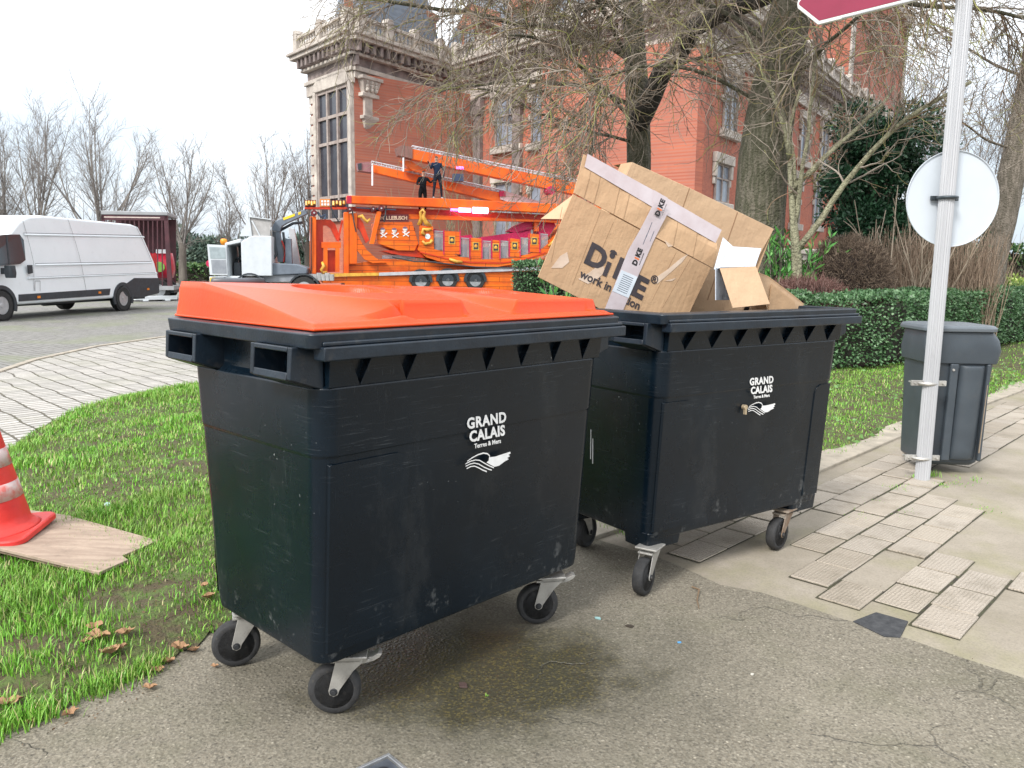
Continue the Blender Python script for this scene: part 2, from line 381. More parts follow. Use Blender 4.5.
PAV = [(6,-.5),(24,-.5),(24,27)] + [(12,15.4),(6.2,9.6),(3.42,6.82),(2.11,5.42),(.65,4.22)] + [(.2,4.3),(.47,4.02),(.74,3.77),(.85,3.61),(.95,3.44),(1.11,3.36),(1.24,3.23),(1.37,3.09),(1.5,2.98),(1.66,2.79),(1.81,2.63)]
sheet('pavement_bed', PAV, -.004, MT['concrete'])
def inpoly(x, y, P):
    """vectorised point in polygon"""
    x = np.asarray(x); y = np.asarray(y); c = np.zeros(x.shape, bool); n = len(P)
    for i in range(n):
        x0, y0 = P[i]; x1, y1 = P[(i+1) % n]
        if y0 == y1: continue
        c ^= ((y0 > y) != (y1 > y)) & (x < (x1-x0)*(y-y0)/(y1-y0) + x0)
    return c
# single paving blocks in a running bond, in the fields where the photograph still shows them
pxp = lambda L: [at(*q).xy[:] for q in L]
FIELDS = [pxp([(592,552),(592,520),(700,505),(905,470),(950,497),(1010,519),(928,545),(830,583),(778,577),(800,556),(720,560),(660,548)]),
          pxp([(826,606),(868,582),(944,563),(1100,578),(1120,700),(1024,690),(955,655),(888,628)]),
          pxp([(840,490),(828,476),(905,442),(1030,398),(1200,360),(1300,380),(1060,415),(985,462),(900,470)])]
HOLES = [pxp([(690,562),(745,530),(830,505),(800,560),(760,575)]), pxp([(950,650),(1024,602),(1100,650),(1024,720)])]
a46 = math.radians(46.3); ux, uy = math.cos(a46), math.sin(a46)
sb = MB(); jb = MB(); LW, SW = .285, .19
for j in range(-70, 70):
    for i in range(-60, 90):
        s = (i + .5*(j % 2))*LW; w = j*SW
        cx, cy = 1.5 + ux*s - uy*w, 3.35 + uy*s + ux*w
        if cx < 0 or cy < 1.5 or cx > 12: continue
        if not any(inpoly(cx, cy, P) for P in FIELDS) or any(inpoly(cx, cy, P) for P in HOLES): continue
        if not inpoly(cx, cy, PAV): continue
        jx, jy, jr = rnd.gauss(0,.0025), rnd.gauss(0,.0025), rnd.gauss(0,.006)
        c, s_ = math.cos(a46+jr), math.sin(a46+jr); hl, hw = LW/2-.0075, SW/2-.0065; z = .004 + rnd.uniform(-.003,.004)
        P = [(cx+jx + c*p - s_*q, cy+jy + s_*p + c*q) for p, q in ((-hl,-hw),(hl,-hw),(hl,hw),(-hl,hw))]
        P2 = [(cx + c*p - s_*q, cy + s_*p + c*q) for p, q in ((-LW/2,-SW/2),(LW/2,-SW/2),(LW/2,SW/2),(-LW/2,SW/2))]
        if all(inpoly(px_, py_, PAV) for px_, py_ in P): (sb.flat(P, -.03, z), jb.add([(x_, y_, -.0015) for x_, y_ in P2], [(0,1,2,3)]))
for k_ in range(0, len(jb.v), 4):
    for j_ in range(4): jb.v[k_+j_] = (jb.v[k_+j_][0], jb.v[k_+j_][1], -.0015 + .000004*(k_//4 % 300))
struct('paving_joints', jb, M('joint_soil', (.060,.062,.030), .95, (.035,.030,.022), 20))
struct('paving_blocks', sb, MT['slab'], bevel=.004)
# dark patch and two grey concrete patches
patch = M('dark_patch', (.06,.062,.066), .8, (.03,.032,.036), 30, .004, 80)
pm = MB(); pm.flat([at(*q).xy[:] for q in [(853,622),(876,613),(908,622),(900,638),(884,637)]], -.02, .004); struct('tar_patch', pm, patch)
# kerb of pale stones along the right lawn
kb = MB(); kp = [Vector(p) for p in KERB]
for a, b in zip(kp, kp[1:]):
    d = b - a; n = Vector((-d.y, d.x)).normalized(); L = d.length; k = max(1, round(L/.72)); d = d/k
    for i in range(k):
        p0 = a + d*(i + .006); p1 = a + d*(i + .994); o = rnd.uniform(-.004,.004)
        kb.flat([(p0+n*o)[:], (p1+n*o)[:], (p1+n*(.25+o))[:], (p0+n*(.25+o))[:]], -.06, .018+rnd.uniform(0,.004))
struct('kerb', kb, MT['stone'], bevel=.006)

# ---- lawns: turf as a bumpy sheet, blades as one uncountable mass
LAWN = [(-6.5,.25),(-3.4,1.15),(-1.95,1.95),(-1.55,2.24),(-1.38,2.42),(-1.22,2.65),(-1.02,3.2),(-.75,3.25),(.5,4.42),(2.06,5.50),(3.36,6.90),(6.14,9.68),(11.9,15.5),(23,26.5),(20,27),(10.6,16.9),(5.9,12.3),(3,10.6),(0,11.3),(-2.6,10.4),(-3.79,9.3),(-4.13,8.52),(-4.22,7.58),(-4.0,6.55),(-3.74,5.73),(-4.2,4.4),(-6.5,2.5)]
def edge_fall(x, y):
    d = np.full(np.shape(x), 9.)
    for i in range(len(LAWN)):
        (x0, y0), (x1, y1) = LAWN[i], LAWN[(i+1) % len(LAWN)]; L2 = (x1-x0)**2+(y1-y0)**2; t = np.clip(((x-x0)*(x1-x0)+(y-y0)*(y1-y0))/L2, 0, 1); d = np.minimum(d, np.hypot(x-x0-t*(x1-x0), y-y0-t*(y1-y0)))
    return np.clip(d/.30, 0, 1)
def hgt(x, y):
    x = np.asarray(x, float); y = np.asarray(y, float); return edge_fall(x, y)*(.034) + (.2+.8*edge_fall(x, y))*(.012*np.sin(x*3.1+y*1.7) + .010*np.sin(x*7.3-y*5.1+1) + .006*np.sin(x*17+2)*np.cos(y*15)) + .004
g = .05; xs = np.arange(-6.6, 23, g); ys = np.arange(.2, 27, g)
X, Y = np.meshgrid(xs, ys); keep = inpoly(X+g/2, Y+g/2, LAWN)[:-1, :-1]
idx = np.arange(X.size).reshape(X.shape); F = np.stack([idx[:-1,:-1], idx[:-1,1:], idx[1:,1:], idx[1:,:-1]], -1)[keep]
used_, inv_ = np.unique(F, return_inverse=True)
V = np.stack([X.ravel(), Y.ravel(), hgt(X.ravel(), Y.ravel())], 1)[used_]
struct('lawn', npmesh('lawn', V, inv_.reshape(-1, 4), MT['turf'], smooth=True))

gm, gt, gp = newmat('grass_blades')
gi = N(gt, 'ShaderNodeNewGeometry').outputs['Random Per Island']
gc = ramp(gt, gi, [(0, (.085,.24,.018)), (.45, (.145,.40,.028)), (.76, (.21,.45,.045)), (.88, (.28,.42,.08)), (.95, (.42,.38,.16)), (1, (.50,.42,.24))])
gc = mixc(gt, fr(gt, noise(gt, 1.6, 4), .44, .62, 0, .40), gc, (.22,.31,.065))
gt.links.new(gc, gp.inputs['Base Color']); gp.inputs['Roughness'].default_value = .5
gp.inputs['Transmission Weight'].default_value = 0; gp.inputs['Subsurface Weight'].default_value = 0
MT['grass'] = gm
PATCHES = [(-1.55,3.1,.26,.20),(-1.30,2.85,.16,.2),(-1.75,2.75,.14,.10),(-1.9,2.62,.16,.07),(-1.62,2.45,.22,.06),(-1.33,2.62,.10,.16),(-2.5,6.3,.13,.10),(-1.9,2.15,.35,.05),(5.0,9.5,.5,.35),(4.3,8.7,.3,.2)]
def bald(x, y):
    d = np.zeros_like(x)
    for cx, cy, a, b in PATCHES: d = np.maximum(d, 1.25 - np.hypot((x-cx)/a, (y-cy)/b)*.8)
    return np.clip(d, 0, 1)
def blades(n, box, hlo, hhi, wd, keepf=None):
    x = rg.uniform(box[0], box[1], n); y = rg.uniform(box[2], box[3], n); k = inpoly(x, y, LAWN)
    cl = .5+.5*np.sin(x*9+1.3*np.sin(y*7))*np.cos(y*8+1.7*np.sin(x*5))
    pt = .5+.5*np.sin(x*2.7+2*np.sin(y*1.9+1))*np.cos(y*2.3+1.5*np.sin(x*1.6)); pt2 = .5+.5*np.sin(x*5.9+y*3.3)*np.sin(y*6.7-x*2.1)
    k &= rg.uniform(0, 1, n) < (.45+.55*cl)*(.62+.38*pt)*(.7+.3*pt2)*1.25*(1-.96*bald(x, y))
    if keepf is not None: k &= keepf(x, y)
    x, y, cl = x[k], y[k], cl[k]; n = len(x)
    h = rg.uniform(hlo, hhi, n)*(.65+.55*cl)*(.7+.55*(.5+.5*np.sin(x*2.7+2*np.sin(y*1.9+1)))); az = rg.uniform(0, 2*np.pi, n); le = rg.uniform(.05, .75, n); w = wd*rg.uniform(.6, 1.2, n)
    dx, dy = np.cos(az), np.sin(az); sx, sy = -dy*w/2, dx*w/2; z = hgt(x, y)-.006
    P = lambda a, b, c: np.stack([a, b, c], 1)
    m1x, m1y, m1z = x+dx*h*le*.3, y+dy*h*le*.3, z+h*.58; tx, ty, tz = x+dx*h*le, y+dy*h*le, z+h*(1-le*.25)
    V = np.stack([P(x+sx, y+sy, z), P(x-sx, y-sy, z), P(m1x-sx*.8, m1y-sy*.8, m1z), P(m1x+sx*.8, m1y+sy*.8, m1z), P(tx-sx*.12, ty-sy*.12, tz), P(tx+sx*.12, ty+sy*.12, tz)], 1).reshape(-1, 3)
    o = np.arange(n)[:, None]*6; return V, np.concatenate([o+np.array([[0,1,2,3]]), o+np.array([[3,2,4,5]])], 0)
parts_ = [blades(125000, (-3.6,-.7,1.6,4.6), .022, .055, .0045), blades(115000, (-4.4,.3,4.6,10.5), .025, .06, .0070),
          blades(70000, (1.0,7,4.8,12.5), .02, .045, .008, lambda x, y: rg.uniform(0,1,len(x)) < np.clip((y-4.5-(x-1.3)*.95)/.6, .15, 1)),
          blades(26000, (6,16,9,20), .025, .05, .014), blades(6000, (-1.2,2,3.3,6.5), .03, .06, .006)]
# tufts in paving joints and at the tarmac edge
tv = []
def tuft(cx, cy, n, r, h, wd=.004):
    x = cx+rg.normal(0, r, n); y = cy+rg.normal(0, r, n); az = rg.uniform(0, 6.28, n); hh = rg.uniform(.4, 1, n)*h; le = rg.uniform(.1,.9,n); dx, dy = np.cos(az), np.sin(az); w = wd
    P = lambda a, b, c: np.stack([a, b, c], 1)
    z = np.zeros(n)
    V = np.stack([P(x-dy*w/2,y+dx*w/2,z), P(x+dy*w/2,y-dx*w/2,z), P(x+dx*hh*le*.4+dy*w*.4,y+dy*hh*le*.4-dx*w*.4,z+hh*.6), P(x+dx*hh*le*.4-dy*w*.4,y+dy*hh*le*.4+dx*w*.4,z+hh*.6),
                  P(x+dx*hh*le,y+dy*hh*le,z+hh), P(x+dx*hh*le-dy*w*.1,y+dy*hh*le+dx*w*.1,z+hh)], 1).reshape(-1,3)
    o = np.arange(n)[:,None]*6; parts_.append((V, np.concatenate([o+np.array([[0,1,2,3]]), o+np.array([[3,2,4,5]])], 0)))
for q, n, r, h in (((932,476),60,.03,.05),((915,478),30,.02,.03),((941,485),40,.03,.02),((900,488),50,.06,.018),((975,480),30,.05,.02),((985,510),30,.05,.012),((900,512),40,.05,.012),((868,500),30,.04,.012),((862,515),30,.05,.01),
                   ((613,528),70,.05,.06),((626,532),30,.04,.04),((486,696),4,.004,.010),((955,484),40,.05,.015)):
    c = at(*q); tuft(c.x, c.y, n, r, h)
for i in range(120):   # ragged edge of the lawn against the tarmac
    f = rnd.random(); a, b = ((-1.25,2.62),(-1.58,2.16)) if i % 2 else ((-1.58,2.16),(-2.6,1.58)); tuft(a[0]+(b[0]-a[0])*f, a[1]+(b[1]-a[1])*f+rnd.gauss(0,.02), 26, .03, .055)
for i in range(60):
    f = rnd.random(); a, b = ((-3.6,5.85),(-4.05,7.6)) if i % 2 else ((-4.05,7.6),(-3.65,9.4)); tuft(a[0]+(b[0]-a[0])*f-.02, a[1]+(b[1]-a[1])*f, 24, .05, .07, .007)
off = 0; VV = []; FF = []
for V, F in parts_: VV.append(V); FF.append(F+off); off += len(V)
go = link('grass', npmesh('grass', np.concatenate(VV), np.concatenate(FF), gm)); tag(go, 'short bright green grass growing on the lawns beside the path', 'grass', kind='stuff')

# crumbs of grit, twigs and bark scattered over soil and tarmac (uncountable)
lm = M('litter_bits', (.20,.13,.075), .9, (.06,.04,.025), 40)
n = 5200; x = np.concatenate([rg.uniform(-2.6,-1.0,2400), rg.uniform(-1.4,2.2,900), rg.uniform(2,9,1900)]); y = np.concatenate([rg.uniform(1.7,3.5,2400), rg.uniform(1.4,4.2,900), rg.uniform(5,13,1900)])
k = (x < -1) & ((bald(x, y) > .1) | (np.abs(y-(2.2+(x+1.51)*.75)) < .07)) | ((x > -1.0) & (x < 2.0) & (rg.uniform(0,1,n) < .35)) | ((x > 2) & inpoly(x, y, LAWN))
x, y = x[k], y[k]; n = len(x); az = rg.uniform(0, 6.28, n)
s = np.where(y > 5, rg.uniform(.02,.05,n), np.where(x > -1.2, rg.uniform(.002,.007,n), rg.uniform(.004,.016,n)))
V, F = leaves(np.stack([x, y, np.where(inpoly(x, y, LAWN), hgt(x, y)+.006, .003)], 1), np.stack([np.cos(az), np.sin(az), rg.normal(0,.25,n)], 1), s[:, None], s[:, None]*.5)
tag(link('leaf_litter', npmesh('leaf_litter', V, F, lm)), 'small crumbs of bark and leaf scattered on bare soil', 'leaf litter', kind='stuff')
# low weeds: broad light-green leaves in the right lawn
n = 2600; x = rg.uniform(2.2,9,n); y = rg.uniform(5.8,13,n); k = inpoly(x, y, LAWN) & (np.sin(x*2.3)*np.cos(y*1.9)+rg.normal(0,.3,n) > .15); x, y = x[k], y[k]
az = rg.uniform(0,6.28,len(x)); V, F = leaves(np.stack([x, y, hgt(x,y)+.02], 1), np.stack([np.cos(az), np.sin(az), rg.uniform(.1,.6,len(x))], 1), .06, .035)
tag(link('weeds', npmesh('weeds', V, F, M('weed_leaf', (.17,.33,.10), .6, (.10,.22,.05), 20))), 'broad leaved weeds spreading through the right lawn', 'weeds', kind='stuff')

# dead leaves lying one by one
lmt = M('dead_leaf', (.40,.24,.13), .8, (.22,.12,.06), 30, det=4)
def leaf_mesh(sz, seed):
    r = random.Random(seed); k = 22; mb = MB(); pts = []
    for i in range(k):
        a = 2*PI*i/k; lobe = 1 + .20*math.cos(5*a+.3)*(1 if seed else .3) + r.uniform(-.08,.08); rr = sz*.5*lobe
        pts.append((rr*math.cos(a)*1.1, rr*math.sin(a)*.8, .22*sz*abs(math.sin(a))*r.uniform(.6,1.3) + .1*sz*math.cos(2*a)+.12*sz))
    mb.add([(0,0,.01)] + pts, [(0, i+1, (i+1) % k+1) for i in range(k)])
    mb.tube([(sz*.5,0,.02),(sz*.95,.02*sz,.012)], .0015, 4)
    me = mb.mesh('leaf', lmt); return me
LM = [leaf_mesh(1, s) for s in range(3)]
LPOS = [((100,652),.10,1),((112,664),.09,0),((128,648),.085,2),((96,642),.07,0),((121,660),.06,1),((180,654),.085,1),((209,610),.075,0),((10,712),.085,2),((158,672),.05,0),((150,690),.055,1),((70,716),.06,2),((88,655),.05,1),((195,652),.05,2),((206,600),.05,2),
        ((30,725),.05,1),((168,664),.06,0),((215,668),.035,1)]
LL = ['large pale brown dead leaf on bare soil below the plywood board', 'tan dead leaf curled just right of the largest leaf on bare soil', 'dead leaf with raised lobes nearest the plywood board', 'small dead leaf left of the cluster on bare soil', 'small dead leaf at the middle of the cluster on bare soil',
      'light brown dead leaf lying on the tarmac edge left of the container wheel', 'dead leaf tucked in the grass against the left wheel of the near container', 'brown dead leaf in the grass at the bottom left corner', 'little dead leaf at the lawn edge between cluster and wheel', 'little dead leaf on the tarmac edge below the leaf cluster',
      'dark dead leaf at the tarmac edge near the bottom left corner', 'crumpled leaf at the left end of the leaf cluster', 'small dead leaf nearest the left container wheel on the tarmac', 'small leaf behind the left wheel of the near container', 'small dead leaf on the tarmac at the lower left', 'crisp leaf beside the light brown leaf at the lawn edge', 'tiny leaf fragment under the left edge of the near container']
for (q, s, k), lab in zip(LPOS, LL):
    p = at(*q); z = float(hgt(p.x, p.y))+.012 if inpoly(p.x, p.y, LAWN) else .004
    o = link('dead_leaf', LM[k], loc=(p.x, p.y, z), rot=(rnd.uniform(-.2,.2), rnd.uniform(-.2,.2), rnd.uniform(0,6.28))); s *= .74; o.scale = (s, s, s*1.3)
    tag(o, lab, 'leaf', 'dead leaves at the lawn edge')
# small cover and scraps on the tarmac
cv = thing('inspection_cover', 'small square metal inspection cover set in the tarmac at the bottom of the picture', 'drain cover', (at(383,772).x, at(383,772).y, 0), math.radians(42))
galv = M('galvanised', (.52,.53,.54), .42, (.36,.37,.38), 14, .0006, 200, metal=.75, dirt=.4)
darkm = M('dark_metal', (.055,.06,.07), .5, (.03,.03,.035), 20, metal=.4)
m_ = MB(); 
for a in ((-.055,.055,-.055,-.045),(-.055,.055,.045,.055),(-.055,-.045,-.045,.045),(.045,.055,-.045,.045)): m_.box(*a, -.01, .009)
obj('frame', m_, galv, cv, bevel=.001)
m_ = MB(); m_.box(-.043,.043,-.043,.043,-.01,.002); obj('lid', m_, M('cover_plate', (.13,.145,.17), .5, (.08,.09,.11), 20, metal=.5), cv, bevel=.001)
m_ = MB(); m_.cyl((0,0,.001),(0,0,.005),.018); obj('plug', m_, darkm, cv)
def scrap(name, q, col, s, lab, cat):
    p = at(*q); mb = MB(); k = 7; r = random.Random(q[0])
    mb.flat([(s*r.uniform(.6,1.1)*math.cos(6.28*i/k), s*.6*r.uniform(.6,1.1)*math.sin(6.28*i/k)) for i in range(k)], .001, .004+s*.1)
    tag(obj(name, mb, M('scrap', col, .6), loc=(p.x,p.y,0), rot=(0,.05,r.uniform(0,3))), lab, cat)
scrap('paper_scrap', (679,643), (.1,.35,.65), .009, 'tiny light blue paper scrap on the open tarmac', 'paper scrap')
scrap('paper_scrap', (598,619), (.3,.5,.5), .016, 'faint turquoise paper scrap flattened beside the container wheel', 'paper scrap')
scrap('dead_leaf', (630,627), (.05,.04,.03), .018, 'small dark leaf on open tarmac right of the near container', 'leaf')
scrap('dead_leaf', (463,686), (.08,.05,.045), .026, 'dark wet leaf lying in the stain before the near container', 'leaf')
scrap('pebble', (752,675), (.6,.58,.52), .009, 'pale pebble on the tarmac below the far container', 'pebble')
tw = MB(); a, b, c, d = [at(*q) for q in ((692,588),(699,592),(697,602),(699,610))]; tw.tube([a+Vector((0,0,.006)), b+Vector((0,0,.012)), c+Vector((0,0,.008)), d+Vector((0,0,.006))], [.004,.004,.003,.002], 5)
tag(obj('twig', tw, M('twig', (.22,.15,.09), .8)), 'short bent brown twig on tarmac by the far container wheel', 'twig')
bt = MB(); p = at(108,514); bt.lathe([(.0,0),(.016,0),(.016,.01),(.013,.013),(0,.013)], 14); tag(obj('bottle_cap', bt, M('capblue', (.55,.75,.8), .4), loc=(p.x,p.y,.05), rot=(.5,.3,0)), 'pale bottle cap lying in the grass behind the plywood board', 'bottle cap')

# ============================================================ CONTAINERS
def mat_binplastic():
    m, t, p = newmat('charcoal_plastic'); tcn = N(t, 'ShaderNodeTexCoord').outputs['Object']
    c = ramp(t, noise(t, 2.3, 5, .6, tcn), [(.3, (.0016,.0050,.0095)), (.7, (.0034,.0098,.0175))])
    dust = fr(t, noise(t, 5, 7, .72, tcn, (1, 1, .45)), .55, .80, 0, .16); c = mixc(t, dust, c, (.12,.12,.115))
    # fine scratches in two directions and pale scuffs
    mk = fr(t, noise(t, 2.1, 4, .6, tcn), .42, .62); sc1 = math_(t, 'MULTIPLY', fr(t, noise(t, 3.2, 8, .7, tcn, (2.2, 2.2, 60)), .585, .66, 0, .60), mk); sc2 = math_(t, 'MULTIPLY', fr(t, noise(t, 3.5, 8, .7, tcn, (60, 60, 1.6)), .60, .68, 0, .5), fr(t, noise(t, 1.7, 3, .6, tcn), .5, .64))
    c = mixc(t, sc1, c, (.085,.095,.105)); c = mixc(t, sc2, c, (.075,.085,.09))
    spk = math_(t, 'MULTIPLY', fr(t, noise(t, 75, 2, .5, tcn), .73, .77), fr(t, noise(t, 3, 3, .5, tcn), .56, .66)); c = mixc(t, spk, c, (.22,.23,.23))
    gz = N(t, 'ShaderNodeSeparateXYZ'); t.links.new(tcn, gz.inputs[0])
    low = math_(t, 'MULTIPLY', fr(t, gz.outputs[2], .42, .2), fr(t, noise(t, 16, 6, .7, tcn), .58, .72)); c = mixc(t, math_(t, 'MULTIPLY', low, .6), c, (.27,.28,.28))
    t.links.new(c, p.inputs['Base Color'])
    t.links.new(fr(t, noise(t, 4, 6, .6, tcn), .3, .7, .19, .36), p.inputs['Roughness']); p.inputs['Specular IOR Level'].default_value = .34
    bump(t, p, math_(t, 'ADD', noise(t, 240, 2, .5, tcn), math_(t, 'MULTIPLY', noise(t, 1.5, 2, .5, tcn), 14)), .0006, .7); return m
PL = mat_binplastic()
PLR = M('worn_rim_plastic', (.0115,.022,.035), .36, (.005,.010,.0175), 9, .0008, 120, det=7, dirt=.25)
ORG = M('orange_lid', (.72,.070,.007), .34, (.60,.054,.006), 3, .0006, 90, det=6, spec=.32, dirt=.10)
RUB = M('rubber', (.030,.031,.033), .75, (.018,.018,.019), 30, .001, 90, dirt=.5)
HUB = M('wheel_hub_plastic', (.028,.03,.034), .5, (.018,.02,.022), 20, dirt=.5)
GALV = M('zinc_fork', (.50,.49,.46), .48, (.36,.35,.33), 12, .0008, 150, metal=.55, det=6, dirt=.6)
RUST = M('rusty_fork', (.36,.32,.27), .65, (.20,.12,.07), 14, .001, 120, metal=.35, det=6, dirt=.6)
WHT = M('white_print', (.80,.80,.79), .55, (.70,.70,.69), 30)
RL, RW, RH = 1.367, .902, 1.228     # rim length, width, height
def body_half(z):                   # half length / half depth of the tub at height z
    f = (z-.228)/.9; return .607+.018*f, .334+.056*f
def make_container(label, loc, yaw, tp_f, fork_mat, feet, group='wheeled waste containers'):
    t = thing('waste_container', label, 'waste container', loc, yaw, group)
    # tub: lofted rounded boxes, with a moulded step line and a recessed skirt on top
    b = MB(); rings = []
    for z, o, r in ((.225,-.016,.05),(.232,-.004,.055),(.26,.0,.06),(.50,.0,.06),(.84,.0,.06),(.866,.0,.06),(.871,.0036,.062),(1.066,.0036,.062),(1.072,-.004,.06),(1.09,-.026,.055),(1.20,-.026,.05)):
        a, d = body_half(z); rings.append(rrect(-a-o, a+o, -d-o, d+o, z, r, 6))
    inner = []
    for z in (1.20, .7, .27):
        a, d = body_half(z); inner.append(rrect(-a+.02, a-.02, -d+.02, d-.02, z, .04, 6))
    b.loft(rings + inner, cap=(True, True))
    obj('tub', b, PL, t, bevel=.004)
    # sunk panel edges on the long faces and corner columns
    for sy in (-1, 1):
        for x0, x1 in ((-.585,-.306),) if not feet else ((-.585,-.40),(.47,.585)):
            m_ = MB()
            z0, z1 = .27, .845; pts = [(x0,z0),(x1,z0),(x1,z1-.04),(x1-.012,z1-.012),(x1-.04,z1),(x0,z1)]
            if x0 > 0: pts = [(-x, z) for x, z in [( -x1,z0),(-x0,z0),(-x0,z1-.04),(-x0-.012,z1-.012),(-x0-.04,z1),(-x1,z1)]]
            d0 = body_half(z0)[1]; d1 = body_half(z1)[1]; k = len(pts)
            dep = lambda z: d0 + (d1-d0)*(z-z0)/(z1-z0)
            vs = [(x, sy*(dep(z)+.0044), z) for x, z in pts] + [(x + (.006 if x < (x0+x1)/2 else -.006)*-1, sy*(dep(z)-.004), z) for x, z in pts]
            m_.add(vs, [tuple(range(k)), tuple(range(2*k-1,k-1,-1))] + [(i, (i+1) % k, (i+1) % k+k, i+k) for i in range(k)])
            obj('side_panel', m_, PL, t, bevel=.002)
    # pick-up skirt: teeth standing proud between dark triangular pockets
    for sy in (-1, 1):
        m_ = MB(); n = 7; x0, x1 = -.575, .60; st = (x1-x0)/n
        z0, z1, d0 = 1.068, 1.16, .3863
        for i in range(n+1):
            xc = x0 + st*i; hw = st*.5; tp = st*tp_f
            xl, xr = xc-hw, xc+hw
            if i == 0: xl = xc-.02
            if i == n: xr = xc+.02
            tl, tr = (xl if i == 0 else xc-tp), (xr if i == n else xc+tp)
            f = [(xl,z0),(xr,z0),(tr,z1),(tl,z1)]; y0, y1 = sy*(d0+.0028), sy*(d0+.012); yi = sy*(d0-.03)
            vs = [(f[0][0],y0,f[0][1]),(f[1][0],y0,f[1][1]),(f[2][0],y1,f[2][1]),(f[3][0],y1,f[3][1])] + [(x,yi,z) for x, z in f]
            m_.add(vs, [(0,1,2,3),(7,6,5,4),(0,4,5,1),(1,5,6,2),(2,6,7,3),(3,7,4,0)])
        obj('pickup_skirt', m_, PL, t, bevel=.002)
    # rim: upper flange all round, lower lip on the long sides
    hx, hy = RL/2, RW/2
    r = MB()
    o_ = [rrect(-hx+.004,hx-.004,-hy+.010,hy-.010,1.184,.03,4), rrect(-hx,hx,-hy+.006,hy-.006,RH-.004,.03,4), rrect(-hx+.012,hx-.012,-hy+.022,hy-.022,RH,.028,4), rrect(-hx+.075,hx-.075,-hy+.085,hy-.085,RH,.03,4), rrect(-hx+.085,hx-.085,-hy+.095,hy-.095,1.184,.03,4)]
    r.loft(o_, cap=(False, False)); k = len(o_[0]); r.f += [(4*k+j, 4*k+(j+1) % k, (j+1) % k, j) for j in range(k)]; r.m += [0]*k
    obj('rim', r, PLR, t, bevel=.003)
    for sy in (-1, 1):
        l = MB(); y = sy*(hy+.010); yi = sy*(hy-.045)
        l.box(-hx+.03, hx+.006, min(y,yi), max(y,yi), 1.152, 1.190)
        l.box(-hx+.035, hx, min(y-sy*.012,yi), max(y-sy*.012,yi), 1.190, 1.203); obj('pickup_lip', l, PLR, t, bevel=.004)
    # carrying brackets on the short sides: a box frame round a dark opening
    for sx in (-1, 1):
        for yc in (-.262, .300):
            h = MB(); xa = sx*(hx-.085); xb = sx*(hx+.014); w = .108
            def pr(p0, p1, p2, p3, ya, yb): h.prism([p0,p1,p2,p3], ya, yb)
            for ya, yb in ((yc-w, yc-w+.02), (yc+w-.02, yc+w)):
                pr((xa,1.186),(xb,1.186),(xb+sx*.006,1.098),(xa-sx*.0,1.062), ya, yb)
            pr((xa,1.080),(xb+sx*.004,1.118),(xb+sx*.008,1.096),(xa,1.056), yc-w+.02, yc+w-.02)
            pr((xb-sx*.012,1.186),(xb+sx*.001,1.186),(xb+sx*.002,1.172),(xb-sx*.012,1.172), yc-w+.02, yc+w-.02)
            obj('carrying_bracket', h, PLR, t, bevel=.003)
    # corner feet above the casters
    if feet:
        for sx in (-1, 1):
            for sy in (-1, 1):
                f = MB(); f.loft([rrect(*sorted((sx*.40,sx*.602)), *sorted((sy*.17,sy*.325)), .185, .02, 3), rrect(*sorted((sx*.39,sx*.606)), *sorted((sy*.16,sy*.331)), .26, .02, 3)]); obj('foot', f, PL, t, bevel=.003)
    return t
WD = .165
